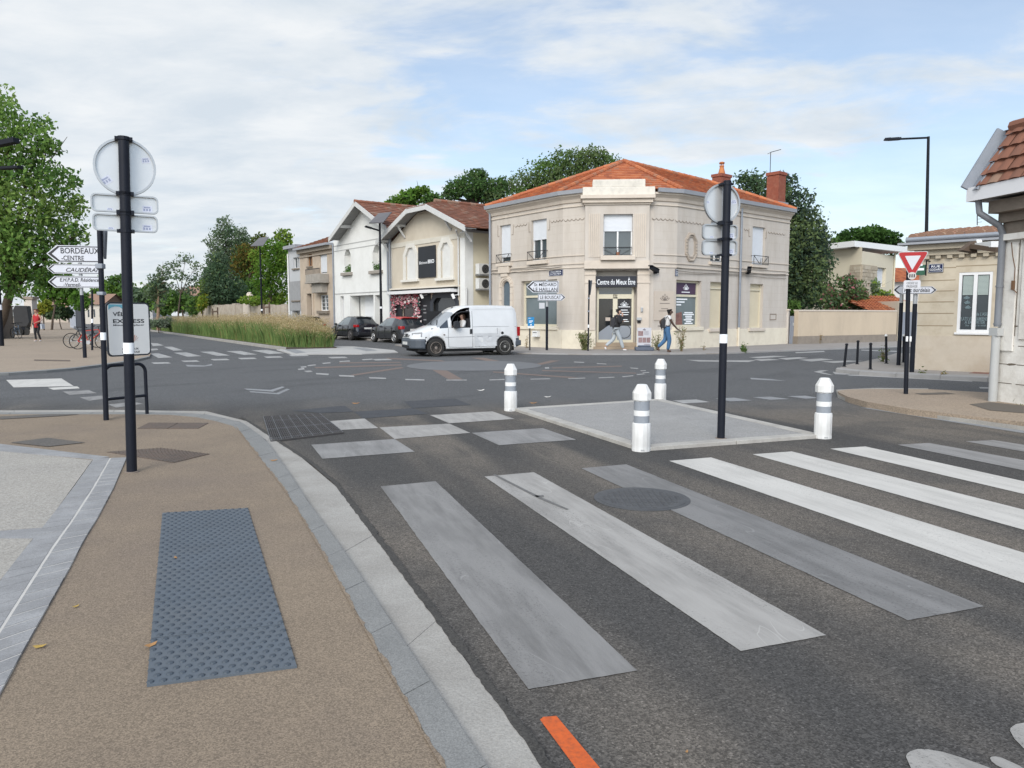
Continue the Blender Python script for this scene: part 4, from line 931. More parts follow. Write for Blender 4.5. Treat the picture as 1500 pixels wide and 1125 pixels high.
def camera_box(F_,x,y,label,dirn):
    mb=MB(); a,z=F_.px(x,y); mb.box(a-.05,a+.05,0,.15,z-.12,z-.03,0,F_); p=Vector(F_(a,.15,z-.06)); q=Vector(F_(a+.42*dirn,.45,z+.12)); mb.beam(Vector(F_(a-.1*dirn,.1,z-.02)),q,.16,.14)
    mb.beam(Vector(F_(a-.1*dirn,.1,z+.06)),Vector(F_(a+.5*dirn,.5,z+.2)),.2,.03); tag(mb.build('security_camera',BLACK),label,'camera')
camera_box(FC2,958.5,397,'black security camera on the wall right of the shop door',-1); camera_box(FRt,1093,398,'black security camera beside the downpipe of the corner building',-1)
mb=MB(); a,z=FRt.px(1082,400); 
mb.cyl(FRt(a,.09,2.95-2.0),FRt(a,.09,6.8),.055,n=10); 
for zz_ in (1.6,3.4,5.2): mb.cyl(FRt(a,.09,zz_),FRt(a,.09,zz_+.05),.068,n=10)
mb.build('downpipe',ZINC,cb,smooth=40)
mb=MB(); mb.cyl(FRt(a,.09,0.0),FRt(a,.09,.95),.06,n=10); mb.build('downpipe_foot',PLINTH,cb,smooth=40)
mb=MB(); mb.cyl(FL(.12,.1,0),FL(.12,.1,6.8),.06,n=10); 
for zz_ in (1.5,3.2,5,6.2): mb.cyl(FL(.12,.1,zz_),FL(.12,.1,zz_+.05),.075,n=10)
mb.build('downpipe',ZINC,cb,smooth=40)
mb=MB(); o=FRt.rect(1127.5,1137,459.5,469); q=[(o[0],o[2]),(o[1],o[2]),(o[1],o[3]),(o[0],o[3])]; ins=lambda i:[(o[0]+i,o[2]+i),(o[1]-i,o[2]+i),(o[1]-i,o[3]-i),(o[0]+i,o[3]-i)]
mb.ring(ins(0),ins(.05),0,.012,FRt); mb.build('hatch_frame',STONED,cb)
mb=MB(); 
for (F_,x0,x1,y0,y1,sag) in ((FL,722,824,397,391,.10),(FL,722,824,400.5,394,.16),(FRt,990,1150,392,404,.12),(FRt,990,1150,396.5,408,.1),(FRt,992,1150,401,402,.02)):
    p=[]
    for k in range(13):
        t=k/12; a,z=F_.px(x0+(x1-x0)*t,y0+(y1-y0)*t); p.append(F_(a,.06,z-sag*.35*math.sin(t*math.pi*3)**2))
    mb.tube(p,.012,4)
mb.build('facade_cables',mat('cable',(.17,.15,.13),rough=.9),cb)
# mailbox
mb=MB(); o=FL.rect(782.5,790,484.5,492,.1); mb.box(o[0],o[1],.05,.22,o[2],o[3],0,FL); mb.box(o[0]+.05,o[1]-.05,.22,.225,o[3]-.1,o[3]-.07,1,FL); mb.box(o[0]-.02,o[1]+.02,.05,.26,o[2]-.04,o[2]-.003,0,FL)
tag(mb.build('mailbox',[WHITE,INK],bevel=.008),'small white mailbox on the plinth below the shop window','mailbox')
# ---------------------------------------------------------------- row of houses on the left
FH=FL
def aX(x,y=440): return FH.px(x,y)[0]
aC1,aC0=FH.px(681.5,400)[0],aX(574.5); aW0=aX(489.7); aG1=aX(440.6); aG0=aX(424)
BACK=-11
def pxa(x,y,d): return FH.px(x,y,d)
def beamT(mb,T,p,q,w,h,mi=0): mb.beam(T(*p),T(*q),w,h,mi)
# cream house
ch=empty('cream_house',FH((aC0+aC1)/2,0,0),'cream rendered gable house with black poster between its arched windows','house')
OV=.75; S1=pxa(595,307,OV); S2=pxa(622.6,299.7,OV); E1=pxa(567,346,OV); E2=pxa(680.5,338,OV)
zS=(S1[1]+S2[1])/2; zEv=(E1[1]+E2[1])/2; aMid=(S1[0]+S2[0])/2; slope=(zS-zEv)/(E2[0]-S2[0]); zRd=zS+slope*(S2[0]-aMid)
E1a=aMid-(E2[0]-aMid); S1a=aMid-(S2[0]-aMid)
wl_=FH.rect(594.5,609.5,363,409.5); wr_=FH.rect(646,660.5,355.5,407)
dz=FH.rect(590,617,455,500); shop2=FH.rect(632,672,430,480)
mb=MB()
shopL=(aC0+.25,FH.px(631,450)[0]-.0,0,FH.px(600,428)[1]); shopR=(FH.px(633,450)[0],FH.px(671,450)[0],0,FH.px(652,428)[1])
doorA=(FH.px(590,450)[0],FH.px(609,450)[0],0.05,FH.px(600,445)[1])
zW=zEv-.15+slope*(.75)
wall(mb,FH,aC0,aC1,0,zEv-.05,[(*wl_,.16),(*wr_,.16),(*doorA,.10),(*shopR,.3)])
mb.prism([(aC0,zEv-.05),(aC1,zEv-.05),(S2[0],zS-.12),(S1a,zS-.12)],-.25,-.001,0,lambda x,z,d:FH(x,d,z))
mb.face([FH(aC0,-.25,0),FH(aC0,BACK,0),FH(aC0,BACK,zEv),FH(aC0,-.25,zEv)]); mb.face([FH(aC0,BACK,0),FH(aC1,BACK,0),FH(aC1,BACK,zEv),FH(aC0,BACK,zEv)])
mb.build('wall',CREAMW,ch)
FS=Fr(FH(aC1,0,0)[:2],(-FH.n[0],-FH.n[1]))
mb=MB(); mb.face([FS(0,0,0),FS(11,0,0),FS(11,0,zEv),FS(0,0,zEv)]); mb.build('side_wall',YELLOWW,ch)
mb=MB(); mb.box(aC1-.02,aC1+.02,-.5,.02,.02,zEv-.1,0,FH); mb.box(aC1-.45,aC1-.003,0.001,.03,.02,zEv-.1,0,FH); mb.build('corner_strip',WHITEW,ch)
def pl3(a,d,z): return FH(a,d,z)
rs=-.5
mb=MB(); tiles(mb,[pl3(E2[0],BACK,zEv),pl3(E2[0],OV,zEv),pl3(S2[0],OV,zS),pl3(aMid,rs,zRd),pl3(aMid,BACK,zRd)][:],.24,.34,.04)
tiles(mb,[pl3(E1a,OV,zEv),pl3(E1a,BACK,zEv),pl3(aMid,BACK,zRd),pl3(aMid,rs,zRd),pl3(S1a,OV,zS)],.24,.34,.04); tiles(mb,[pl3(S1a,OV,zS),pl3(S2[0],OV,zS),pl3(aMid,rs,zRd)],.24,.34,.04)
p,q=Vector(pl3(aMid,rs,zRd+.06)),Vector(pl3(aMid,BACK,zRd+.06)); n=26
for k in range(n): mb.cyl(p.lerp(q,k/n),p.lerp(q,(k+1.1)/n),.12,.10,8,RN.choice((0,1,3)))
mb.build('roof',OTILES,ch)
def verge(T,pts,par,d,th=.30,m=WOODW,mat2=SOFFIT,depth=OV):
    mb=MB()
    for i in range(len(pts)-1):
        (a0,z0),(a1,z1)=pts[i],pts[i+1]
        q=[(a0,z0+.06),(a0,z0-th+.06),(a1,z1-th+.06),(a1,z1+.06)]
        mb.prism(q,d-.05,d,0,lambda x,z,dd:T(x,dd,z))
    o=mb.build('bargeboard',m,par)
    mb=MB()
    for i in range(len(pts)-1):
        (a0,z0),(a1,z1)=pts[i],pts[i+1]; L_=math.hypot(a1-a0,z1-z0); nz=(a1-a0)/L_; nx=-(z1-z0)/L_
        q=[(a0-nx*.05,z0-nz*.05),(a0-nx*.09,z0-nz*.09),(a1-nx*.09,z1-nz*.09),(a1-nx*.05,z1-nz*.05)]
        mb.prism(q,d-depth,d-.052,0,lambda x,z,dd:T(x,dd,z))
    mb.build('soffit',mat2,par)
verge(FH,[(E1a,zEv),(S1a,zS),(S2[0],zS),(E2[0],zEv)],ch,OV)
mb=MB()
for t in (.12,.62):
    for sgn in (-1,1):
        a=aMid+sgn*((E2[0]-aMid)*(1-t)+(S2[0]-aMid)*t); z=zEv+(zS-zEv)*t-.12
        mb.beam(FH(a,0,z-.05),FH(a,OV-.08,z-.05),.12,.14); mb.beam(FH(a,0.02,z-.75),FH(a,OV-.25,z-.1),.09,.1)
mb.build('roof_bracket',WOODW,ch)
mb=MB(); mb.box(aC0,aC1,0.002,.035,zEv-.42,zEv-.15,0,FH); mb.build('band',mat('pale_band',(.60,.57,.50),(.52,.49,.42),2,rough=.9),ch)
SUR=mat('window_surround',(.66,.64,.59),(.58,.56,.51),2,rough=.85)
def archwin(par,T,o,fwid,rev,shm,fill,sill=True,shut=1,planter=None,surr=True,gm=GLASS):
    a0,a1,z0,z1=o[:4]; w=a1-a0; c=.30*w
    def out(i): 
        k=c+i*.45; return [(a0-i,z0),(a1+i,z0),(a1+i,z1-k*1.3+i),(a1+i-k,z1+i),(a0-i+k,z1+i),(a0-i,z1-k*1.3+i)]
    if surr:
        mb=MB(); mb.ring(out(fwid),out(0),-.01,.05,T); mb.build('window_surround',fill,par)
    mb=MB()
    for q in ([(a0,z1-c*1.3),(a0+c,z1),(a0,z1)],[(a1,z1),(a1-c,z1),(a1,z1-c*1.3)]): mb.prism(q,-rev,-.004 if surr else -.002,0,lambda x,z,d:T(x,d,z))
    mb.build('arch_corner',fill,par)
    return window(par,T,o,rev,shut=shut,shm=shm,sill=(fwid+.12,.18,.14) if sill else None,sillm=fill,leaves=1,gm=gm)
archwin(ch,FH,wl_,.27,.13,WHITEW,SUR); archwin(ch,FH,wr_,.30,.13,WHITEW,SUR)
mb=MB(); o=FH.rect(613,638,360.5,406.5,.05); mb.box(o[0],o[1],.02,.07,o[2],o[3],0,FH); bp=mb.build('black_poster',mat('poster_slate',(.018,.021,.027),(.014,.016,.02),1,rough=.45)); tag(bp,'tall black advertising panel hung between two arched windows of the cream house','poster panel')
text('Bâtiment',FH,o[0]+.12,o[0]+(o[1]-o[0])*.55,o[2]+.78,o[2]+.94,.074,REFLW,bp); text('BRIO',FH,o[0]+(o[1]-o[0])*.58,o[1]-.12,o[2]+.78,o[2]+1.0,.074,REFLW,bp,bold=.02)
# awning, shop fronts
mb=MB(); z_a=FH.px(625,421)[1]; a0,a1=aX(576,425)+.1,FH.px(674,420)[0]
mb.box(a0,a1,0,.32,z_a-.06,z_a+.03,0,FH); mb.box(a0+.05,a1-.15,.05,.55,z_a-.34,z_a-.16,1,FH); mb.box(a0+.1,a1-.1,.02,.3,z_a-.157,z_a-.065,2,FH)
tag(mb.build('awning',[mat('awning_cream',(.60,.55,.47),rough=.8),mat('awning_bar',(.66,.66,.66),rough=.6),DARK]),'rolled up white awning over the shop front of the cream house','awning')
SHB=mat('shop_black',(.020,.021,.026),(.014,.015,.018),2,rough=.5); SHG=mat('shop_slate',(.045,.05,.062),(.035,.04,.05),2,rough=.5)
mb=MB(); zt_=z_a-.42; mb.box(shopL[0],FH.px(631.5,450)[0],.003,.06,doorA[3]+.35,zt_+.1,0,FH); mb.box(shopL[0],doorA[0],.003,.06,.03,doorA[3]+.347,0,FH); mb.box(doorA[1],FH.px(631.5,450)[0],.003,.06,.03,doorA[3]+.347,0,FH); mb.box(doorA[0],doorA[1],.003,.06,doorA[3],doorA[3]+.347,0,FH)
sf=mb.build('shop_front',SHB,ch)
mb=MB(); mb.box(doorA[0],doorA[1],-.12,-.04,.05,doorA[3],0,FH); mb.build('shop_door',mat('shop_door_dark',(.06,.035,.035),(.02,.02,.022),2,rough=.2,spec=.8),ch)
mb=MB(); x0_,x1_=FH.px(589,428)[0],FH.px(609,428)[0]
for k in range(12): 
    if k not in (5,8): mb.box(x0_+(x1_-x0_)*k/12,x0_+(x1_-x0_)*(k+.7)/12,.06,.064,zt_-.17,zt_-.05,0,FH)
mb.build('faded_lettering',mat('shop_lettering',(.30,.14,.16),rough=.6),sf)
mb=MB(); x0_,x1_=FH.px(621.5,450)[0],FH.px(626.5,450)[0]
for k,w_ in enumerate((1,.7,.85,0,1)): 
    if w_: mb.box(x0_,x0_+(x1_-x0_)*w_,.06,.064,2.05-k*.2,2.12-k*.2,0,FH)
mb.build('faded_lettering',mat('dim_lettering',(.22,.22,.23),rough=.6),sf)
mb=MB(); o=shopR; cw=.5
mb.prism([(o[0]-.1,0.03),(o[0]+.18,.03),(o[0]+.18,o[3]-cw-.1),(o[0]+cw,o[3]-.3),(o[1]-cw,o[3]-.3),(o[1]-.18,o[3]-cw-.1),(o[1]-.18,.03),(o[1]+.1,.03),(o[1]+.1,o[3]-cw),(o[1]-cw+.1,o[3]+.12),(o[0]+cw-.1,o[3]+.12),(o[0]-.1,o[3]-cw)],.003,.07,0,lambda x,z,d:FH(x,d,z)); 
mb.build('shop_window_frame',SHG,ch)
mb=MB(); mb.box(o[0],o[1],-.2,-.12,.03,o[3],0,FH); mb.build('shop_window',mat('shop_window_glass',(.018,.02,.024),(.035,.037,.04),1,rough=.08,spec=.7),ch)
for px_ in (618,664):
    mb=MB(); a,z=FH.px(px_,434,.4); mb.cyl(FH(a,0,z+.1),FH(a,.4,z+.05),.02); mb.beam(FH(a,.35,z-.12),FH(a-.05,.45,z+.12),.14,.14)
    tag(mb.build('shop_spotlight',WHITE),'white spotlight arm over the black shop front, '+('near the flower garland' if px_==618 else 'near the drainpipe'),'lamp')
# flower garland
mb=MB(); FLW=[mat('petal_pink',(.50,.22,.25),rough=.8),mat('petal_white',(.62,.55,.54),rough=.8),mat('petal_red',(.40,.03,.05),rough=.8),mat('petal_rose',(.42,.12,.16),rough=.8),mat('garland_green',(.05,.12,.10),rough=.9)]
ga0,ga1=FH.px(579,450)[0],FH.px(617.5,450)[0]; gz=FH.px(598,436)[1]
for k in range(900):
    t=RN.random()
    if t<.3: a=ga0+RN.gauss(.12,.13); z=RN.uniform(.1,gz)
    elif t<.68: a=RN.uniform(ga0,ga1); z=gz+RN.gauss(-.05,.2)
    else: a=ga1+RN.gauss(-.2,.16); z=RN.uniform(.0,gz)
    mi=RN.choices(range(5),[4,4,1.2,3,.6 if a<ga1-.5 else 2])[0]; r=RN.uniform(.05,.10); c=Vector(FH(a,.12+RN.uniform(0,.15),z))
    u=Vector((RN.gauss(0,1),RN.gauss(0,1),RN.gauss(0,1))).normalized(); v=u.orthogonal().normalized(); w=u.cross(v)
    mb.face([c+v*r,c+w*r+u*r*.4,c-v*r,c-w*r+u*r*.4],mi)
tag(mb.build('flower_garland',FLW),'arch of pink and white flowers round the dark shop door','flower garland')
# air conditioners
def ac(y0,y1,label):
    o=FS.rect(697.5,714,y0,y1,.2); root=empty('air_conditioner',FS((o[0]+o[1])/2,0,o[2]),label,'air conditioner','air conditioners on the pale yellow side wall')
    mb=MB(); mb.box(o[0],o[1],.12,.45,o[2],o[3],0,FS); mb.build('body',mat('ac_white',(.62,.62,.60),(.54,.54,.52),3,rough=.5),root,bevel=.02)
    mb=MB(); c=(o[0]+(o[1]-o[0])*.58,(o[2]+o[3])/2); r=(o[3]-o[2])*.41; mb.prism([(c[0]+r*math.cos(t*.2618),c[1]+r*math.sin(t*.2618)) for t in range(24)],.45,.455,0,lambda x,z,d:FS(x,d,z)); mb.build('fan_grille',mat('ac_dark',(.03,.03,.03),rough=.6),root)
    mb=MB()
    for rr_ in (.35,.7,1): mb.tube([FS(c[0]+r*rr_*math.cos(t*.2618),.462,c[1]+r*rr_*math.sin(t*.2618)) for t in range(25)],.007,4)
    mb.build('grille_ring',mat('ac_ring',(.12,.12,.12),rough=.5),root)
    mb=MB(); mb.box(o[0]+.06,o[1]-.06,0,.44,o[2]-.06,o[2]-.003,0,FS); mb.build('wall_bracket',STEEL,root)
ac(386.5,402,'upper of two white air conditioner units on the pale yellow side wall'); ac(408,423.5,'lower of two white air conditioner units on the pale yellow side wall')
mb=MB(); mb.cyl(FH(aC1-.55,.07,2.6),FH(aC1-.55,.07,zEv-.3),.045); mb.cyl(FH(aC1-.55,.07,zEv-.3),FH(aC1-.1,.5,zEv-.05),.045); mb.cyl(FS(.02,.08,0),FS(.02,.08,3),.05); mb.build('downpipe',WOODW,ch)
mb=MB(); mb.box(-.15,11,-.05,.12,zEv-.12,zEv-.01,0,FS); mb.build('gutter',ZINCL,ch)
# ---- white house
wh=empty('white_house',FH((aC0+aW0)/2,0,0),'white rendered gable house with garage and two narrow arched windows','house')
AP=pxa(519,296,.8); EL=pxa(481,351.5,.8); ER=pxa(565,331,.8)
zAp=AP[1]; aM=AP[0]; zE1=(EL[1]+ER[1])/2; half=((ER[0]-EL[0])/2); sl_=(zAp-zE1)/half
wA=FH.rect(504.5,514,365,399); wB=FH.rect(546,558,358.5,396); gar=FH.rect(513,547.5,432.5,494); gar=(gar[0],gar[1],0,gar[3]); nd=FH.rect(499,504,434,490); nd=(nd[0],nd[1],0,nd[3]); rcs=FH.rect(549.5,560,432,494); rcs=(rcs[0],rcs[1],0,rcs[3])
mb=MB(); wall(mb,FH,aW0,aC0,0,zE1-.1,[(*wA,.5),(*wB,.5),(*gar,.7),(*nd,.2),(*rcs,.7)],.5)
zt=lambda a:zAp-abs(a-aM)*sl_-.14
mb.prism([(aW0,zE1-.1),(aC0,zE1-.1),(aC0,max(zE1-.1,zt(aC0))),(aM,zAp-.14),(aW0,max(zE1-.1,zt(aW0)))],-.25,-.001,0,lambda x,z,d:FH(x,d,z))
mb.face([FH(aC0,-.25,0),FH(aC0,BACK,0),FH(aC0,BACK,zE1),FH(aC0,-.25,zE1)]); mb.face([FH(aW0,-.25,0),FH(aW0,BACK,0),FH(aW0,BACK,zE1+.5),FH(aW0,-.25,zE1+.5)])
mb.build('wall',WHITEW,wh)
mb=MB(); eR=aM+half; eL=aM-half
tiles(mb,[pl3(eR,BACK,zE1),pl3(eR,.8,zE1),pl3(aM,.8,zAp),pl3(aM,BACK,zAp)],.26,.36,.04); tiles(mb,[pl3(eL,.8,zE1),pl3(eL,BACK,zE1),pl3(aM,BACK,zAp),pl3(aM,.8,zAp)],.26,.36,.04)
p,q=Vector(pl3(aM,.8,zAp+.06)),Vector(pl3(aM,BACK,zAp+.06))
for k in range(28): mb.cyl(p.lerp(q,k/28),p.lerp(q,(k+1.1)/28),.12,.10,8,RN.choice((0,1,3)))
mb.build('roof',OTILES,wh)
verge(FH,[(eL,zE1),(aM,zAp),(eR,zE1)],wh,.8,depth=.8)
mb=MB()
for sgn in (-1,1):
    a=aM+sgn*half*.55; z=zAp-half*.55*sl_-.2; mb.beam(FH(a,0,z),FH(a,.72,z),.16,.2)
mb.build('roof_bracket',WOODW,wh)
mb=MB(); z_=FH.px(530,384)[1]; zz_=FH.px(525,362)[1]; mb.box(aW0,aC0,0.001,.02,zz_+.3,zz_+.36,0,FH); mb.box(aW0,aC0,0.001,.02,zz_-.05,zz_-.0,0,FH); zg=FH.px(530,429)[1]; mb.box(aW0,aC0,0.001,.03,zg,zg+.05,0,FH); mb.build('band',mat('grey_band',(.42,.42,.41),rough=.9),wh)
for o,sh_ in ((wA,.85),(wB,.62)):
    w_=archwin(wh,FH,o,.02,.42,WHITEW,WHITEW,shut=sh_,surr=False)
    mb=MB(); mb.box(o[0]-.25,o[1]+.25,-.05,.22,o[2]-.22,o[2]-.01,0,FH); mb.build('sill',mat('stone_sill',(.33,.30,.26),(.26,.235,.21),5,rough=.9),wh,bevel=.03)
    mb=MB(); 
    for k in range(150):
        c=Vector(FH(RN.uniform(o[0]+.05,o[1]-.05),RN.uniform(-.35,.12),o[2]+abs(RN.gauss(.1,.2)))); r=RN.uniform(.05,.1); u=Vector((RN.gauss(0,1),RN.gauss(0,1),RN.gauss(0,1))).normalized(); v=u.orthogonal().normalized(); w=u.cross(v); mb.face([c+v*r,c+w*r*.6,c-v*r,c-w*r*.6])
    mb.box(o[0]+.08,o[1]-.08,-.36,-.08,o[2]+.0,o[2]+.16,1,FH)
    tag(mb.build('window_planter',[leafmat('planter_leaf',(.07,.13,.04)),mat('planter_grey',(.18,.18,.17),rough=.8)]),'green plants in the '+('left' if o is wA else 'right')+' arched window of the white house','planter')
mb=MB(); zt2_=gar[3]; mb.box(gar[0]+.9,gar[1],-.75,-.70,0,zt2_,0,FH)
for k in range(8): mb.box(gar[0]+.92,gar[1]-.02,-.702,-.685,.05+k*zt2_/8,.02+(k+1)*zt2_/8,0,FH)
mb.build('garage_door',mat('garage_white',(.70,.71,.72),rough=.5),wh)
mb=MB(); mb.box(nd[0],nd[1],-.25,-.2,0,nd[3],0,FH); mb.box(rcs[0]+.6,rcs[1],-.74,-.68,0,rcs[3],1,FH); mb.build('door',[mat('pale_grey_door',(.48,.48,.49),rough=.5),mat('dark_door',(.03,.03,.035),rough=.5)],wh)
mb=MB(); mb.cyl(FH(aC0-.05,.1,.1),FH(aC0-.05,.1,zE1-.3),.06); mb.cyl(FH(aC0-.35,.1,2.8),FH(aC0-.35,.1,zE1-.3),.05); mb.cyl(FH(aW0+.1,.08,.1),FH(aW0+.1,.08,zE1-.2),.05); mb.build('downpipe',ZINC,wh,smooth=40)
# ---- beige house
bh=empty('beige_house',FH((aW0+aG1)/2,0,0),'narrow beige rendered house with small balcony and terracotta roof','house')
zB=FH.px(487,351,.3)[1]; zBe=(FH.px(487,353,.4)[1]+FH.px(435,364,.4)[1])/2
o1=FH.rect(450.5,457.5,372,390); o2=FH.rect(468,479,371,395); o2=(o2[0],o2[1],FH.px(473,401)[1],o2[3]); o3=FH.rect(468.5,481,432,455); od=FH.rect(451,458,430,480); od=(od[0],od[1],0.1,od[3])
mb=MB(); wall(mb,FH,aG1,aW0,0,zBe,[(*o1,.2),(*o2,.2),(*o3,.2),(*od,.3)]); mb.face([FH(aG1,0,0),FH(aG1,BACK,0),FH(aG1,BACK,zBe),FH(aG1,0,zBe)]); mb.build('wall',BEIGEW,bh)
mb=MB(); Eb=[FH(aG1-.05,.45,zBe),FH(aW0-.02,.45,zBe),FH(aW0-.02,-5,zBe+2.0),FH(aG1-.05,-5,zBe+2.0)]; tiles(mb,Eb,.26,.36,.04); mb.face([Eb[3],Eb[2],FH(aW0,BACK,zBe),FH(aG1,BACK,zBe)],0); mb.build('roof',OTILES,bh)
mb=MB(); mb.box(aG1-.1,aW0-.02,0.001,.52,zBe-.16,zBe-.005,0,FH); mb.box(aG1,aW0-.02,.001,.25,zBe-.42,zBe-.163,1,FH); mb.box(aG1,aW0-.02,.001,.08,zBe-.72,zBe-.62,1,FH); mb.build('cornice',[ZINCL,mat('beige_moulding',(.36,.31,.25),(.28,.24,.2),2,rough=.9)],bh)
DSILL=mat('dark_stone_sill',(.22,.185,.15),(.16,.135,.11),5,rough=.95)
window(bh,FH,o1,.15,mat('varnished_wood',(.30,.13,.04),rough=.5),leaves=2,sill=(.1,.1,.12),sillm=DSILL); window(bh,FH,o2,.15,shut=.92,leaves=1); window(bh,FH,o3,.15,leaves=2,sill=(.2,.2,.22),sillm=DSILL,bars=3,shut=.06)
mb=MB(); mb.box(od[0],od[1],-.35,-.28,0.1,od[3],0,FH); mb.build('door',mat('brown_door',(.07,.05,.04),(.05,.037,.03),3,rough=.6),bh)
mb=MB(); mb.ring([(od[0]-.3,.1),(od[1]+.3,.1),(od[1]+.3,od[3]+.2),(od[0]-.3,od[3]+.2)],[(od[0],.1),(od[1],.1),(od[1],od[3]),(od[0],od[3])],0,.07,FH); mb.build('door_surround',BEIGEW,bh)
bal=FH.rect(461.5,482,395,414); mb=MB(); zb1=FH.px(472,402)[1]; zb2=FH.px(472,413)[1]; mb.box(bal[0],bal[1],.001,.75,zb2,zb1,0,FH); mb.box(bal[0]-.05,bal[1]+.05,.001,.8,zb2-.12,zb2-.003,0,FH); mb.box(bal[0]+.5,bal[1]-.3,.001,.5,zb2-.8,zb2-.123,0,FH)
blc=mb.build('balcony',mat('balcony_stone',(.36,.33,.29),(.26,.24,.215),3,rough=.95),bh,bevel=.03)
mb=MB(); zt3=FH.px(472,394.5)[1]
for dd in (.72,): mb.beam(FH(bal[0],dd,zt3),FH(bal[1],dd,zt3),.05,.05); [mb.beam(FH(bal[0]+(bal[1]-bal[0])*k/12,dd,zb1),FH(bal[0]+(bal[1]-bal[0])*k/12,dd,zt3),.03,.03,up=(1,0,0)) for k in range(13)]
mb.build('railing',IRON,blc)
mb=MB(); cm=FH.px(455.5,413); rr0=(FH.px(455.5,405.5)[1]-cm[1]); el=lambda r:[(cm[0]+r*.6*math.cos(t*.4488),cm[1]+r*math.sin(t*.4488)) for t in range(14)]; mb.ring(el(rr0),el(rr0*.7),0,.05,FH); mb.build('medallion',mat('medallion_stone',(.33,.28,.23),rough=.95),bh)
# ---- grey house
gh=empty('grey_house',FH((aG0+aG1)/2,0,0),'very narrow grey rendered house at the left end of the row','house')
zG=FH.px(432,363)[1]; g1=FH.rect(429.5,438,377,393); g2=FH.rect(429,439.5,431.5,440); g3=FH.rect(428,439.5,450,470); g3=(g3[0],g3[1],0,g3[3])
mb=MB(); wall(mb,FH,aG0,aG1,0,zG,[(*g1,.2),(*g2,.2),(*g3,.5)]); mb.face([FH(aG0,0,0),FH(aG0,BACK,0),FH(aG0,BACK,zG),FH(aG0,0,zG)]); mb.build('wall',GREYW,gh)
mb=MB(); mb.box(aG0-.2,aG1,-8,.35,zG-.05,zG+.2,0,FH); mb.build('roof',ZINCL,gh)
mb=MB(); zq=FH.px(432,412)[1]; mb.box(aG0,aG1,.002,.03,zq-2.3,zq,0,FH); mb.build('grey_panel',mat('weathered_panel',(.30,.305,.31),(.24,.24,.245),3,rough=.95),gh)
window(gh,FH,g1,.15,sill=(.1,.12,.12),sillm=DSILL); window(gh,FH,g2,.15,sill=(.1,.12,.1),leaves=3,sillm=DSILL)
mb=MB(); mb.box(g3[0],g3[1],-.5,-.45,0,g3[3],0,FH); mb.build('garage_door',mat('garage_grey',(.42,.42,.42),rough=.6),gh)
mb=MB(); mb.cyl(FH(aG0+.1,.08,0),FH(aG0+.1,.08,zG-.4),.06); mb.build('downpipe',WHITEW,gh)
# garden wall and gate pillar left of the houses
RUB=mat('rubble_stone',(.42,.36,.29),(.28,.24,.195),3.2,rough=.95,bump=.8,bscale=6,c3=(.5,.45,.38),scale3=2.2,amt3=.5)
aP0,aP1=FH.px(362,460)[0],FH.px(371,460)[0]
def rubble(a0,a1,z,label):
    mb=MB(); n=max(2,int((a1-a0)/1.2))
    for k in range(n):
        x0,x1=a0+(a1-a0)*k/n,a0+(a1-a0)*(k+1)/n; h=z+RN.uniform(-.06,.1)
        mb.box(x0+.01,x1-.01,-.2,.2+RN.uniform(0,.02),0,h,0,FH)
        for j in range(6): mb.box(x0+RN.uniform(.1,.8),x0+RN.uniform(.85,1.15),.2,.225+RN.uniform(0,.02),RN.uniform(.2,h-.4),h-.1-RN.uniform(.0,.25),0,FH)
    tag(mb.build('stone_wall',RUB,bevel=.04),label,'wall')
rubble(aX(292,460),aP0-.05,FH.px(330,446.5)[1],'long rubble stone garden wall left of the gate pillar'); rubble(aP1+.1,aG0-.1,FH.px(400,447)[1],'short rubble stone wall between gate pillar and grey house')
gp=empty('gate_pillar',FH((aP0+aP1)/2,0,0),'tall pale stone gate pillar with ball cap standing in the garden wall','pillar')
mb=MB(); zp=FH.px(366.5,440)[1]; mb.box(aP0,aP1,-.35,.35,0,zp,0,FH); mb.build('shaft',STONEL,gp,bevel=.03)
mb=MB(); mb.box(aP0-.15,aP1+.15,-.5,.5,zp+.003,zp+.25,0,FH); mb.lathe(FH((aP0+aP1)/2,0,zp+.25),[(.25,0),(.32,.2),(.22,.42),(.1,.5)],10); mb.build('cap',STONEL,gp,bevel=.03)
# ---------------------------------------------------------------- wall, gate and house right of the corner building
Lw0=at(1168,500,39.2); Lw1=at(1312,500,43.5); FW=Fr((Lw0[0],Lw0[1]),(Lw1[0]-Lw0[0],Lw1[1]-Lw0[1])); lw=ln(Lw0,Lw1)
zw=FW.px(1200,456)[1]
WR=mat('stained_render',(.56,.46,.34),(.46,.375,.28),.8,rough=.95,c3=(.30,.25,.20),scale3=.7,amt3=.45,stretch=(1,1,.35))
mb=MB(); mb.box(0,lw,-.25,0,.45,zw,0,FW); mb.box(0,lw,-.3,.03,zw+.003,zw+.08,1,FW); mb.box(0,lw,-.3,.03,0,.447,2,FW)
tag(mb.build('garden_wall',[WR,STONEL,mat('damp_stone',(.27,.23,.19),(.2,.17,.14),4,rough=.95,bump=.5)]),'long low stained cream wall right of the corner building','wall')
FG=Fr(R_,(Lw0[0]-R_[0],Lw0[1]-R_[1])); lg=ln(R_,Lw0)
mb=MB(); zpl=FG.px(1151,455)[1]; e1=FG.px(1154.5,480)[0]; mb.box(-.1,e1,-.3,0,0,zpl,0,FG); mb.box(-.1,e1+.04,-.34,.04,zpl+.003,zpl+.08,1,FG); tag(mb.build('gate_pillar',[STONE,STONEL]),'short stone pillar joining the corner building to the grey gate','pillar')
mb=MB(); gt=FG.px(1161,463)[1]; mb.box(e1+.05,lg-.03,-.2,-.15,.05,gt,0,FG); mb.box(e1+.05,e1+.12,-.15,-.12,.05,gt,0,FG); mb.box(e1+.2,e1+.3,-.15,-.12,1.0,1.15,1,FG)
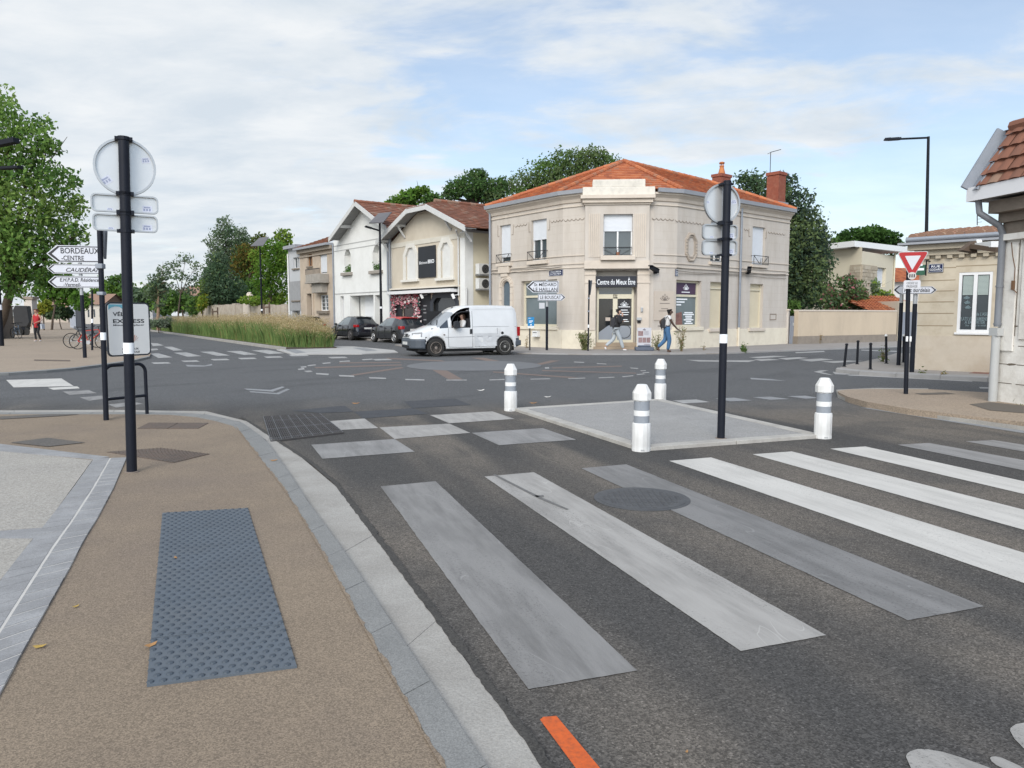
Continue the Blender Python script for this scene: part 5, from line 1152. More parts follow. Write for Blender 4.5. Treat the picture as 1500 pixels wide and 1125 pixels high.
tag(mb.build('garden_gate',[mat('grey_gate',(.19,.205,.24),rough=.5),STEEL]),'plain grey metal garden gate beside the corner building','gate')
# flat roofed house
fh=empty('flat_roof_house',at(1260,470,60),'cream modern house with white flat roof and stone cladding behind the wall','house')
Y0=56; pA=at(1195,400,Y0+4); pB=at(1261.5,400,Y0); pC=at(1310,400,Y0+5)
F1=Fr(pA[:2],(pB[0]-pA[0],pB[1]-pA[1])); F2=Fr(pB[:2],(pC[0]-pB[0],pC[1]-pB[1])); l1,l2=ln(pA,pB),ln(pB,pC)
zT=F1.px(1250,363)[1]; sh=F2.rect(1284,1297.5,392,420)
mb=MB(); wall(mb,F1,-3,l1,0,zT); wall(mb,F2,0,l2,0,zT-.3,[(*sh,.4)]); mb.build('wall',mat('cream_stucco',(.60,.545,.42),(.56,.50,.385),1,rough=.9),fh)
mb=MB(); st_=F2.rect(1254,1283,388,425); mb.box(-.02,st_[1],0.001,.06,0,st_[3],0,F2); mb.box(l1-1.0,l1,0.001,.06,0,st_[3],0,F1); 
for (F_,x0,x1) in ((F2,0,st_[1]),(F1,l1-1.0,l1)):
    z=.05
    while z<st_[3]-.2:
        hh_=RN.uniform(.2,.32); x=x0
        while x<x1-.1:
            w_=min(RN.uniform(.3,.75),x1-x); mb.box(x+.015,x+w_-.015,.06,.085+RN.uniform(0,.04),z+.015,min(z+hh_,st_[3])-.01,RN.choice((0,1)),F_); x+=w_
        z+=hh_
mb.build('stone_cladding',[mat('clad_stone',(.40,.34,.26),(.32,.27,.20),2,rough=.95),mat('clad_stone_pale',(.47,.41,.32),(.38,.33,.25),2,rough=.95)],fh)
mb=MB(); 
for (x0,x1,y) in ((1215,1262,359),): pass
p_=[F1(-3,.8,zT),F1(l1,.8,zT),F2(l2+.5,.8,zT-.0),F2(l2+.5,-7,zT),F1(-3,-9,zT)]
mb.prism([(p[0],p[1]) for p in p_],zT,zT+.42); mb.build('roof',mat('white_fascia',(.70,.70,.69),rough=.6),fh)
window(fh,F2,sh,.3,shut=.8,leaves=1); mb=MB(); mb.cyl(F2(l2-.25,.08,0),F2(l2-.25,.08,zT),.06); mb.build('downpipe',CREAMF,fh)
ah=empty('terracotta_annex',at(1312,470,62),'pale annex with orange roof edge right of the flat roofed house','house'); pD=at(1306,400,62); pE=at(1345,400,62); FA=Fr(pD[:2],(1,.1)); zA=FA.px(1315,413)[1]
mb=MB(); wall(mb,FA,0,4,0,zA); mb.build('wall',mat('annex_white',(.62,.60,.58),rough=.9),ah); mb=MB(); tiles(mb,[FA(-.3,.5,zA),FA(4,.5,zA),FA(4,-4,zA+1.4),FA(-.3,-4,zA+1.4)],.3,.4,.05); mb.build('roof',TILES,ah)
# tiled outbuilding behind the wall
ob=empty('tiled_outbuilding',at(1290,470,44),'low outbuilding with bright orange tiled roof behind the long wall','outbuilding')
FO=Fr(at(1256,460,44.5)[:2],(1,.12)); o0=FO.px(1272,455)[0]; o1_=FO.px(1350,455)[0]; zo=FO.px(1290,454)[1]; zo2=FO.px(1290,434.5,-3.0)[1]
mb=MB(); wall(mb,FO,o0,o1_+.5,0,zo); mb.face([FO(o1_,0,0),FO(o1_,-3,0),FO(o1_,-3,zo2),FO(o1_,0,zo)]); mb.build('wall',WR,ob)
mb=MB(); tiles(mb,[FO(o0-.2,.25,zo),FO(o1_+.2,.25,zo),FO(o1_+.2,-3,zo2),FO(o0-.2,-3,zo2)],.2,.36,.05,curve=.04); mb.build('roof',TILES,ob)
mb=MB(); o=FO.rect(1317,1330,446,480,.6); 
ob2=empty('gate_shed',FO(o[0],.6,0),'small cream gatehouse with grey door beside the beige corner house','outbuilding')
mb.box(o[0]-.05,o[1]+1,-1.5,.6,0,o[3]+.2,0,FO); mb.build('wall',CREAMW,ob2); mb=MB(); mb.box(o[0]+.1,o[1]+1,.6,.64,0,FO.px(1315,457,.6)[1],0,FO); mb.build('door',mat('grey_gate',(.19,.205,.24)),ob2)
# ---------------------------------------------------------------- beige house with the sash window (right)
rb=g(1340,541,.09); re=g(1450,546,.09); FX=Fr(rb[:2],(re[0]-rb[0],re[1]-rb[1])); lx=4.2
bg_=empty('beige_corner_house',FX(1,0,0),'single storey beige stone house with white sash window and canal tile roof','house')
ws=FX.rect(1403,1452.5,398.5,487); zEv2=FX.px(1390,352,.35)[1]
BST=mat('beige_stone',(.56,.495,.39),(.47,.41,.32),1.6,rough=.95,c3=(.36,.285,.19),scale3=1.6,amt3=.4,bump=.2,bscale=14)
mb=MB(); wall(mb,FX,0,lx,0,zEv2,[(*ws,.12)],.12); mb.face([FX(0,0,0),FX(0,-8,0),FX(0,-8,zEv2),FX(0,0,zEv2)]); mb.build('wall',BST,bg_)
mb=MB()
for y in (379,393,411,426.5,442.3,459,477):
    z=FX.px(1365,y)[1]; mb.box(0,ws[0]-.08,-.004,.004,z-.012,z+.012,0,FX)
for y in (379,391.5):
    z=FX.px(1365,y)[1]; mb.box(ws[0]-.08,lx,-.004,.004,z-.012,z+.012,0,FX)
mb.build('course_joints',mat('beige_joint',(.30,.245,.17),rough=1),bg_)
mb=MB(); zq=FX.px(1365,487)[1]; mb.box(-.003,lx,-.003,.012,0,zq-.08,0,FX); mb.build('render_base',mat('stained_base',(.55,.485,.40),(.45,.39,.315),1.4,rough=.95,c3=(.40,.32,.23),scale3=2.2,amt3=.5),bg_)
window(bg_,FX,ws,.03,fw=.07,sill=(.04,.05,.06),sillm=PVC,leaves=2,gm=mat('dark_shop_glass',(.02,.028,.035),(.035,.045,.05),1,rough=.12,spec=.6))
mb=MB(); zbl=FX.px(1428,432)[1]; am3=(ws[0]+ws[1])/2
for (x0,x1) in ((ws[0]+.09,am3-.05),(am3+.05,ws[1]-.09)):
    n=16
    mb=MB()
    for k in range(n): mb.box(x0,x1,-.052,-.04,zbl+(ws[3]-.09-zbl)*k/n+.003,zbl+(ws[3]-.09-zbl)*(k+1)/n-.002,0,FX)
    mb.build('blind',mat('grey_green_blind',(.36,.42,.40),rough=.7),bg_)
TX=mat('faded_print',(.17,.23,.25),rough=.7)
for st,x0,x1,y,h in (('PLATS VIETNAMIENS',1406,1446,467,2.6),('A EMPORTER',1413,1443,472,2.4),('Sur place le midi',1414,1444,477,1.8),('de L’ASIE',1430,1447,460,2.4)):
    c=FX.px(x0,y,-.05); d_=FX.px(x1,y,-.05); text(st,FX,c[0],d_[0],FX.px((x0+x1)/2,y+h,-.05)[1],FX.px((x0+x1)/2,y-h,-.05)[1],-.056,TX,bg_,bold=.008)
mb=MB()
for k in range(3): lotus(mb,FX,FX.px(1418,448,-.05)[0]-.02*k,FX.px(1418,452-k*7,-.05)[1],.13,-.054,.012)
mb.build('flower_print',TX,bg_)
mb=MB(); mb.box(-.12,lx,.001,.12,zEv2-.34,zEv2-.2,0,FX); mb.box(-.25,lx,.001,.26,zEv2-.197,zEv2-.06,0,FX)
for k in range(16): mb.box(.12+k*.27,.24+k*.27,.001,.1,zEv2-.43,zEv2-.343,0,FX)
mb.build('cornice',mat('cornice_stone',(.50,.44,.34),(.40,.345,.27),3,rough=.95),bg_)
mb=MB(); mb.box(-.45,lx,.0,.42,zEv2-.057,zEv2-.0,0,FX); mb.build('flashing',ZINCL,bg_)
mb=MB(); mb.cyl(FX(-.25,.38,zEv2+.07),FX(lx,.38,zEv2+.07),.075); mb.build('gutter',ZINC,bg_,smooth=40)
mb=MB()
n=20
for k in range(n):
    a=-.1+k*.22; ph=.13
    for j in range(9):
        for r_i in range(5):
            t0,t1=math.pi*r_i/5,math.pi*(r_i+1)/5; d0=.42-j*.34; d1=d0-.40; z0=zEv2+.12+(.42-d0)*ph; z1=zEv2+.12+(.42-d1)*ph-.03
            f=lambda t,d,z,r:FX(a-r*math.cos(t),d,z+r*math.sin(t))
            mb.face([f(t0,d0,z0,.105),f(t1,d0,z0,.105),f(t1,d1,z1,.09),f(t0,d1,z1,.09)],(k*7+j*5)%4 if r_i==0 else mb.m[-1])
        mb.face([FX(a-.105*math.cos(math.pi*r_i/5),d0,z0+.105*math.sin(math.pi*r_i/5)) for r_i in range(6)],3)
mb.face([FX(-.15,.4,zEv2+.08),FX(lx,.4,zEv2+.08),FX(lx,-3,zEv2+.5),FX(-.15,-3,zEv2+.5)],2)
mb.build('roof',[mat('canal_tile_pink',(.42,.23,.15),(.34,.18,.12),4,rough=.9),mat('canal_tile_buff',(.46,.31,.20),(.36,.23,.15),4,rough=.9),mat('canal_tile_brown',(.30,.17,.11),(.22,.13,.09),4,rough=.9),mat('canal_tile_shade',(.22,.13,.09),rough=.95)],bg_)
plaque(FX,(1360.5,1382,386.5,399),'RUE','GODARD','blue enamel plaque with white lettering on the beige stone house',.03)
mb=MB(); o=FX.rect(1340,1355,388,403,.3); mb.box(o[0],o[1],.25,.31,o[2],o[3],0,FX); gs=mb.build('hanging_sign',mat('green_sign',(.03,.10,.06),rough=.4)); tag(gs,'small dark green hanging sign partly behind the give way triangle','sign')
mb=MB(); mb.cyl(FX(o[1]+.03,.0,o[3]+.1),FX(o[1]+.03,.3,o[3]+.1),.015); mb.box(o[1]+.01,o[1]+.03,.26,.30,o[2]-.02,o[3]+.12,0,FX); mb.build('bracket',BLACK,gs); mb=MB(); mb.box(o[0]+.02,o[1]-.02,.312,.316,o[2]+.12,o[2]+.18,0,FX); mb.box(o[0]+.06,o[1]-.06,.312,.316,o[2]+.24,o[2]+.28,0,FX); mb.build('lettering',REFLW,gs)
# awning box between the houses
mb=MB(); p=Vector(at(1437,360,17.6)); q=Vector(at(1462,357.5,16.9)); mb.beam(p,q,.3,.13,0); mb.beam(Vector(at(1428,361,17.6)),Vector(at(1466,366,16.8)),.25,.1,1); mb.beam(Vector(at(1432,353,17.7)),Vector(at(1435,365,17.6)),.12,.12,0,up=(1,0,0))
mb.prism([(0,0),(.35,-.06),(.3,.22)],0,.25,1,lambda x,z,d:(p.x-.42+x,p.y+d,p.z-.1+z)); tag(mb.build('awning_cassette',[WHITE,mat('rotten_wood',(.10,.07,.05),rough=.95)]),'white awning cassette jutting out behind the grey downpipe','awning')
mb=MB(); b0=Vector(at(1431.5,330,24)); t0=Vector(at(1431.5,315.5,24)); mb.cyl(b0,t0,.014,n=5)
for k in range(3): mb.beam(t0-Vector((0,0,.1*k+.02)),t0+Vector((.16,0,-.1*k)),.01,.01)
tag(mb.build('antenna',IRON),'small comb antenna above the canal tile roof','antenna')
# ---------------------------------------------------------------- white painted house, right edge
WU=(.172,-.985); wc=g(1456,587,.1); FZ=Fr(wc[:2],WU)
hz=empty('white_stone_house',FZ(1,0,0),'white painted stone house with brown tiled roof at the right edge','house')
PWS=mat('flaking_white_paint',(.76,.74,.70),(.68,.655,.61),2.2,rough=.9,bump=.4,bscale=18,c3=(.36,.32,.27),scale3=3.4,amt3=.35)
ztop=3.42; mb=MB(); wall(mb,FZ,0,7,0,ztop); mb.face([FZ(0,0,0),FZ(0,-6,0),FZ(0,-6,ztop),FZ(0,0,ztop)]); mb.build('wall',PWS,hz)
mb=MB(); zc=[FZ.px(1470,y)[1] for y in (397.5,424.5,451.5,478,506,533,561)]
for z in zc: mb.box(0,.34,-.004,.003,z-.006,z+.006,0,FZ); mb.box(.42,7,-.004,.003,z-.006,z+.006,0,FZ)
mb.box(.335,.35,-.004,.003,1.2,2.75,0,FZ); mb.box(.405,.42,-.004,.003,1.2,2.75,0,FZ)
for k in range(14):
    a=RN.uniform(.1,1.4); z=RN.choice(zc[3:]); mb.prism([(a,z-.01),(a+.05,z-.02),(a+.14,z-.008),(a+.2,z+.012),(a+.1,z+.02),(a+.03,z+.012)],-.004,.004,0,lambda x,z_,d:FZ(x,d,z_))
mb.build('cracks',mat('dirty_joint',(.14,.115,.09),rough=1),hz)
mb=MB(); mb.box(.02,.33,.001,.028,.95,2.72,0,FZ); mb.box(.43,7,.001,.028,1.15,2.72,0,FZ); mb.build('pilaster',PWS,hz,bevel=.008)
mb=MB(); mb.box(0.01,7,.001,.10,2.76,2.86,0,FZ); mb.box(.03,7,.001,.05,2.863,3.05,1,FZ); mb.box(0,7,.001,.12,3.053,3.2,1,FZ); mb.box(-.02,7,.001,.3,3.203,3.4,1,FZ); mb.build('cornice',[PWS,mat('weathered_cornice',(.24,.20,.165),(.16,.135,.11),4,rough=.95,bump=.5,bscale=12)],hz)
OE=.52; ef=FZ.px(1415,296,OE); zf0=ef[1]; a_e=ef[0]; zf1=FZ.px(1415,276,OE)[1]
mb=MB(); mb.box(a_e,7.5,OE-.03,OE,zf0,zf1,0,FZ); mb.box(a_e,a_e+.03,OE-.5,OE-.032,zf0,zf1,0,FZ); mb.build('gutter',mat('white_gutter',(.66,.66,.68),rough=.5),hz)
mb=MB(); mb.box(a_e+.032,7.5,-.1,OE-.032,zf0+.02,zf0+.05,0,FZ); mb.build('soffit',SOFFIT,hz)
W_in=.75; top=Vector(at(1469,192,12.7)); rel=(top.x-FZ.O[0],top.y-FZ.O[1]); ta=rel[0]*FZ.u[0]+rel[1]*FZ.u[1]; td=rel[0]*FZ.n[0]+rel[1]*FZ.n[1]; tz=top.z
mb=MB(); e0=Vector(FZ(a_e,OE,zf1)); t1=Vector(FZ(a_e+(ta-a_e)*1.0,td,tz)); mb.beam(e0+Vector((0,0,-.02)),t1,.06,.20); inn_=Vector((FZ.u[0],FZ.u[1],0))*.16; mb.beam(e0+inn_+Vector((0,0,-.06)),t1+inn_+Vector((0,0,-.06)),.26,.03); mb.build('verge_flashing',ZINC,hz)
mb=MB(); da=.2; tiles(mb,[FZ(a_e+da,OE-.02,zf1-.02),FZ(7.5,OE-.02,zf1-.02),FZ(7.5+ta-a_e,td,tz),FZ(ta+da,td,tz)],.22,.235,.045,curve=.02); p,q=Vector(FZ(ta+da,td,tz+.02)),Vector(FZ(7,td,tz+.02))
for k in range(18): mb.cyl(p.lerp(q,k/18),p.lerp(q,(k+1.1)/18),.1,.085,8,RN.choice((0,1,2)))
mb.face([FZ(ta,td,tz),FZ(7.5,td,tz),FZ(7.5,td-2,tz-1),FZ(ta,td-2,tz-1)],2)
mb.build('roof',OTILES,hz)
mb=MB(); pts=[(.06,.075,.1),(.06,.075,zf0-.55),(.05,.13,zf0-.42),(a_e+.25,.30,zf0-.30),(a_e+.17,.40,zf0-.2),(a_e+.15,.42,zf0+.02)]
mb.tube([FZ(*p) for p in pts[1:]],.05,10); mb.cyl(FZ(.06,.075,1.35),FZ(.06,.075,zf0-.52),.052,n=12)
for p in pts[2:5]: mb.lathe(FZ(*p),[(.0,-.05),(.035,-.036),(.05,0),(.035,.036),(0,.05)],10)
for z in (2.0,1.38): mb.cyl(FZ(.06,.075,z),FZ(.06,.075,z+.03),.062,n=12)
mb.build('downpipe',mat('grey_downpipe',(.20,.215,.24),(.17,.18,.2),3,rough=.5),hz,smooth=50)
mb=MB(); mb.box(-.03,.15,.02,.15,1.2,1.33,0,FZ); mb.cyl(FZ(.06,.085,.08),FZ(.06,.085,1.2),.066,n=12); mb.build('downpipe_foot',mat('pale_pipe',(.46,.47,.47),(.38,.39,.39),3,rough=.6),hz,smooth=40)
mb=MB(); mb.tube([FZ(.2,.03,2.72),FZ(.24,.03,2.5),FZ(.3,.03,2.3),FZ(.3,.03,1.95),FZ(.38,.05,1.9)],.008,5); mb.box(.27,.32,.03,.06,1.95,2.1,0,FZ); mb.build('old_cable',mat('rust_cable',(.16,.09,.05),rough=.9),hz)
# ---------------------------------------------------------------- pavements around the right hand corner
FARP=mat('far_pavement',(.30,.275,.255),(.25,.23,.21),1,rough=.95,c3=(.2,.185,.17),scale3=.8,amt3=.4)
kb=[(640,514.5),(700,515.5),(766,516.8),(858,518.2),(960,518),(1060,516.8),(1150,513.3),(1310,507.3),(1420,504)]
kp=[g(x,y,.05) for x,y in kb]; slab('pavement',kp+[(40,52,0),(20,60,0),(2,44,0),(-6,38.5,0)],-.05,.05,FARP)
ki=[(p[0],p[1]+.18,0) for p in kp]; strip('kerb',[(p[0],p[1]-.01,.06) for p in kp],ki,1.1,-.05,.056,mat('far_kerb',(.34,.33,.32),(.27,.26,.25),2,rough=.9))
hp0=FH(-1.5,0,0); n2=Vector((FH.n[0],FH.n[1],0)); slab('pavement',[tuple(Vector(FH(-.5,0,0))),tuple(Vector(FH(-.5,0,0))+n2*1.5),tuple(Vector(FH(-60,0,0))+n2*1.5),tuple(Vector(FH(-60,0,0)))],-.05,.10,FARP)
slab('pavement',[g(x,y,.10) for x,y in [(1229,575),(1227,572.5),(1240,570.5),(1275,569.5),(1360,570),(1460,575.5),(1900,620),(2300,760),(1900,690),(1620,640),(1500,618.5),(1400,607),(1330,598.5),(1270,588.5),(1243,581.5)]],-.05,.10,BEIGEF)
rk=[(1900,690),(1620,640),(1500,618.5),(1400,607),(1330,598.5),(1270,588.5),(1243,581.5),(1229,575),(1227,572.5),(1240,570.5),(1275,569.5),(1360,570)]
rk_o=[(1905,700),(1620,648),(1500,625.5),(1400,612.5),(1330,603),(1268,592),(1238,584),(1222,576),(1220,572),(1236,569.5),(1275,568.5),(1360,569.2)]
strip('kerb',[g(x,y,.10) for x,y in rk],[g(x,y,.05) for x,y in rk_o],1.0,-.05,.055,CONC,.008)
sheet('pavement_patch',[(1420,592),(1450,589),(1500,594),(1500,605),(1450,601)],mat('dark_patch',(.11,.095,.08),rough=.95),.105)
sheet('pavement_patch',[(1340,576),(1385,574.5),(1400,577),(1350,578)],MATS['dark_patch'],.105)
slab('pavement',[g(x,y,.09) for x,y in [(1228,539),(1265,543),(1317,546),(1372,548.3),(1445,551.5),(1600,560)]]+[(14,17,0),(16,22,0),tuple(FX(-.0,-9,0)),g(1313,517,.09),g(1290,524,.09),g(1262,530,.09),g(1240,534.5,.09)],-.05,.09,FARP)
strip('kerb',[g(x,y,.09) for x,y in [(1227,538.5),(1265,542.6),(1317,545.6),(1372,548),(1445,551.2),(1600,559)]],[g(x,y,.09) for x,y in [(1224,540.5),(1264,545),(1317,548),(1372,550.5),(1445,553.7),(1600,562)]],1.0,-.05,.095,MATS['far_kerb'])
slab('red_paving',[tuple(FX(1.4,.02,0)),tuple(FX(1.4,.55,0)),tuple(FX(4.5,.6,0)),tuple(FX(4.5,.02,0))],.0,.096,mat('red_paving',(.22,.11,.08),(.18,.1,.08),3,rough=.95))
# ================================================================ poles, signs, bollards, lamps
def leanpole(mb,b,t,r,n=12,mi=0): mb.cyl(b,t,r,r,n,mi)
def rrect(a0,a1,z0,z1,r,k=5):
    o=[]
    for cx,cz,s0 in ((a1-r,z0+r,-90),(a1-r,z1-r,0),(a0+r,z1-r,90),(a0+r,z0+r,180)):
        for i in range(k+1): t=rad(s0+90*i/k); o.append((cx+r*math.cos(t),cz+r*math.sin(t)))
    return o
def circ(c,r,n=40): return [(c[0]+r*math.cos(2*math.pi*i/n),c[1]+r*math.sin(2*math.pi*i/n)) for i in range(n)]
def sign_back(par,F_,outl,inn,d,name='sign_back'):
    """grey back of a sign: sheet with a raised rim, seen from behind"""
    mb=MB(); mb.prism(outl,d-.03,d-.018,0,lambda x,z,dd:F_(x,dd,z)); mb.ring(outl,inn,d-.03,d+.006,F_,1)
    return mb.build(name,[ALUDULL,STEEL],par,smooth=30)
def sticker(par,F_,a,z,w,h,d,rot=0):
    mb=MB(); c,s_=math.cos(rot),math.sin(rot); T=lambda x,y,dd:F_(a+x*c-y*s_,dd,z+x*s_+y*c)
    mb.prism([(-w/2,-h/2),(w/2,-h/2),(w/2,h/2),(-w/2,h/2)],d,d+.0012,0,T)
    for k in range(3): mb.prism([(-w*.4+k*w*.28,-h*.3),(-w*.22+k*w*.28,-h*.3),(-w*.22+k*w*.28,h*.05),(-w*.4+k*w*.28,h*.05)],d+.0012,d+.002,1,T)
    mb.prism([(-w*.35,h*.15),(w*.3,h*.15),(w*.3,h*.35),(-w*.35,h*.35)],d+.0012,d+.002,1,T)
    mb.build('sticker',[mat('sticker_white',(.56,.58,.66),rough=.5),mat('sticker_print',(.28,.31,.42),rough=.6)],par)
POLEB=mat('pole_black',(.008,.010,.016),(.012,.014,.022),12,rough=.5,spec=.2)
def road_pole(b,top,r,rot,disc,plates,band,label,name='sign_pole',n=12):
    """b: foot, top: pixel of the top; disc: (px centre x,y, radius m); plates: (px y top, px y bottom, half width m)"""
    t=Vector(at(top[0],top[1],b[1])); b=Vector(b)
    root=empty(name,b,label,'sign pole')
    u=(math.cos(rot),math.sin(rot)); F_=Fr((t.x,t.y),u)
    ax=(t-b)
    pz=lambda z:b+ax*((z-b.z)/ax.z)
    mb=MB(); leanpole(mb,b-Vector((0,0,.05)),t,r,n); 
    mb.cyl(t,t+Vector((0,0,.012)),r*1.04,r*.9,n); mb.build('pole',POLEB,root,smooth=40)
    zb0=at(top[0],band[1],b.y)[2]; zb1=at(top[0],band[0],b.y)[2]
    mb=MB(); mb.cyl(pz(zb0),pz(zb1),r*1.05,r*1.05,n); mb.build('white_band',REFLW,root,smooth=40)
    dk=-(r+.03)
    if disc:
        a,z=F_.px(disc[0],disc[1]); c=(a,z); sd_=sign_back(root,F_,circ(c,disc[2]),circ(c,disc[2]-.02),dk,'round_sign')
        sticker(sd_,F_,a+disc[2]*.68,z+disc[2]*.3*(1 if disc[3] else .4),.075,.05,dk-.018,.15); sticker(sd_,F_,a-disc[2]*(.6 if disc[3] else .8),z-disc[2]*(.5 if disc[3] else -.05),.09 if disc[3] else .05,.07 if disc[3] else .03,dk-.018,.6 if disc[3] else 0)
        cl=[z+disc[2]*.93,z-disc[2]*.95]
    else: cl=[]
    for (y0,y1,xc,hw) in plates:
        a,z1=F_.px(xc,y0); _,z0=F_.px(xc,y1); o=rrect(a-hw,a+hw,z0,z1,.045); i=rrect(a-hw+.014,a+hw-.014,z0+.014,z1-.014,.034)
        pl_=sign_back(root,F_,o,i,dk,'sign_plate'); sticker(pl_,F_,a+hw*.66,z0+(z1-z0)*.28,.085,.06,dk-.018); sticker(pl_,F_,a-hw*.45,z0+(z1-z0)*.16,.05,.022,dk-.018); cl+=[z1,z0]
    for z in cl:
        mb=MB(); mb.cyl(pz(z-.016),pz(z+.016),r*1.12,r*1.12,n); p=pz(z); a=0
        for sg in (-1,1): mb.box(sg*(r+.012)-.016,sg*(r+.012)+.016,dk-.02,.02,z-.012,z+.012,0,Fr((p.x,p.y),u))
        mb.build('clamp',POLEB,root)
    mb=MB(); mb.lathe(b,[(r*1.5,-.04),(r*1.45,.004),(r*1.1,.006)],n); mb.build('foot_collar',mat('foot_grout',(.20,.16,.13),rough=.95),root)
    return root
road_pole(g(193,691,.05),(181,206),.046,rad(27),(183,242.5,.262,1),[(283.5,310,182.5,.282),(312.5,338,183.5,.274)],(502,518),'big black pole on the beige pavement with a round sign back and two plates')
road_pole(g(1056,642,.042),(1065.5,266),.047,rad(15),(1063.5,297,.236,0),[(327.5,350,1060.5,.232),(350.5,373.5,1060,.232)],(489.5,502.5),'black pole on the traffic island with round sign back and two plates')
# white reflective bollards
def bollard(loc,label,rz=0):
    BW=mat('bollard_white',(.72,.715,.70),(.64,.635,.62),7,rough=.45,c3=(.40,.385,.36),scale3=6,amt3=.4,stretch=(1,1,.4))
    root=empty('traffic_bollard',loc,label,'bollard','white bollards on the corners of the traffic island')
    mb=MB(); mb.lathe(loc,[(.106,0),(.107,.03),(.104,.055),(.106,.065),(.106,.29),(.103,.315),(.088,.322)],14); mb.build('base',BW,root,smooth=25)
    mb=MB(); mb.lathe(loc,[(.086,.315),(.086,.60)],20); mb.build('body',WHITE,root,smooth=40)
    for z0,z1 in ((.325,.405),(.467,.57)):
        mb=MB(); mb.lathe(loc,[(.0885,z0),(.0885,z1)],20); mb.build('reflective_band',REFLG,root,smooth=40)
    mb=MB(); mb.lathe(loc,[(.09,.405),(.09,.465)],20); mb.build('white_band',WHITE,root,smooth=40)
    mb=MB(); mb.lathe(loc,[(.09,.575),(.108,.58),(.110,.665),(.102,.68),(.062,.752),(.055,.76)],8); mb.build('cap',BW,root,bevel=.006)
    mb=MB(); mb.box(loc[0]-.02,loc[0]+.02,loc[1]-.1085,loc[1]-.09,.012,.03); mb.build('bolt_slot',mat('slot_grey',(.4,.4,.4),rough=.6),root)
    return root
bl0=g(939,660,.0); BLB=bollard(bl0,'nearest of the four white bollards, at the front corner of the traffic island')
for (x,y,lab) in ((748,601.5,'white bollard at the left corner of the traffic island, below the van'),(967,587.5,'white bollard farthest back on the traffic island, in front of the shop'),(1205,641.5,'white bollard at the right corner of the traffic island, beside the crosswalk')):
    c=dup(BLB); c.location=g(x,y,0); c['label']=lab
# arrow signs
def arrow(par,F_,a0,a1,z0,z1,dirn,d0,lines,ital=0):
    h=z1-z0; tip=h*.55; q=lambda a0,a1,z0,z1,t:([(a0,(z0+z1)/2),(a0+t,z0),(a1,z0),(a1,z1),(a0+t,z1)] if dirn<0 else [(a0,z0),(a1-t,z0),(a1,(z0+z1)/2),(a1-t,z1),(a0,z1)])
    T=lambda x,z,d:F_(x,d,z)
    mb=MB(); mb.prism(q(a0,a1,z0,z1,tip),d0-.05,d0,0,T); o=mb.build('arrow_panel',[SIGNW,STEEL],par)
    e=h*.045
    def ins(k): return q(a0+k*1.6 if dirn<0 else a0+k,a1-k if dirn<0 else a1-k*1.6,z0+k,z1-k,tip)
    mb=MB(); mb.ring(ins(e),ins(e*2.2),d0,d0+.004,F_)
    if dirn<0: ch=[(a0+e*2.6,(z0+z1)/2),(a0+tip,z0+e*2.4),(a0+tip*1.28,z0+e*2.4),(a0+tip*.52,(z0+z1)/2),(a0+tip*1.28,z1-e*2.4),(a0+tip,z1-e*2.4)]
    else: ch=[(a1-e*2.6,(z0+z1)/2),(a1-tip,z1-e*2.4),(a1-tip*1.28,z1-e*2.4),(a1-tip*.52,(z0+z1)/2),(a1-tip*1.28,z0+e*2.4),(a1-tip,z0+e*2.4)]
    mb.prism(ch[:4] if 0 else [ch[0],ch[1],ch[2],ch[3]],d0+.001,d0+.005,0,T); mb.prism([ch[0],ch[3],ch[4],ch[5]],d0+.001,d0+.005,0,T)
    mb.build('arrow_border',INK,o)
    W_=a1-a0
    for st,f0,f1,g0,g1 in lines:
        text(st,F_,a0+W_*f0,a0+W_*f1,z0+h*g0,z0+h*g1,d0+.005,INK,o,shear=ital,bold=.012)
    return o
def signpost(b,px,label,arrows,rot,r,ytop,m=POLEB):
    root=empty('direction_sign',b,label,'direction sign'); F_=Fr(b[:2],(math.cos(rot),math.sin(rot)))
    zt=at(px,ytop,b[1])[2]; zlow=min(F_.px((x0+x1)/2,y1)[1] for (x0,x1,y0,y1,*_) in arrows)
    mb=MB(); mb.cyl((b[0],b[1],b[2]-.05),(b[0],b[1],zlow-.25),r,r,12); mb.build('pole',m,root,smooth=40)
    mb=MB(); mb.cyl((b[0],b[1],zlow-.25),(b[0],b[1],zt),r*.95,r*.95,12); mb.build('mast',STEEL,root,smooth=40)
    for (x0,x1,y0,y1,dirn,lines,it) in arrows:
        o=F_.rect(x0,x1,y0,y1,r+.05); arrow(root,F_,o[0],o[1],o[2],o[3],dirn,r+.05,lines,it)
    return root,F_
signpost(g(801,513,.05),801,'tall post with arrow signs St Médard and Le Bouscat before the shop window',[(771,818.5,411.5,428.5,-1,[('St MÉDARD',.24,.93,.55,.88),('LE HAILLAN',.22,.95,.12,.42)],0),(788,828.5,430.5,440.5,1,[('LE BOUSCAT',.08,.83,.25,.75)],0)],0,.055,410)
signpost(g(124.5,524,.06),123,'post with three left pointing arrow signs, Bordeaux Centre at the top',[(68,148,359.5,384.5,-1,[('BORDEAUX',.26,.97,.52,.86),('-CENTRE',.27,.68,.12,.40)],.0),(69,149.5,387,401,-1,[('CAUDÉRAN',.34,.99,.2,.72)],.3),(70,150.5,404.5,421.5,-1,[('E.H.P.A.D. Résidence',.22,.93,.52,.84),('-Vermeil-',.28,.60,.12,.42)],.2)],rad(12),.062,358)
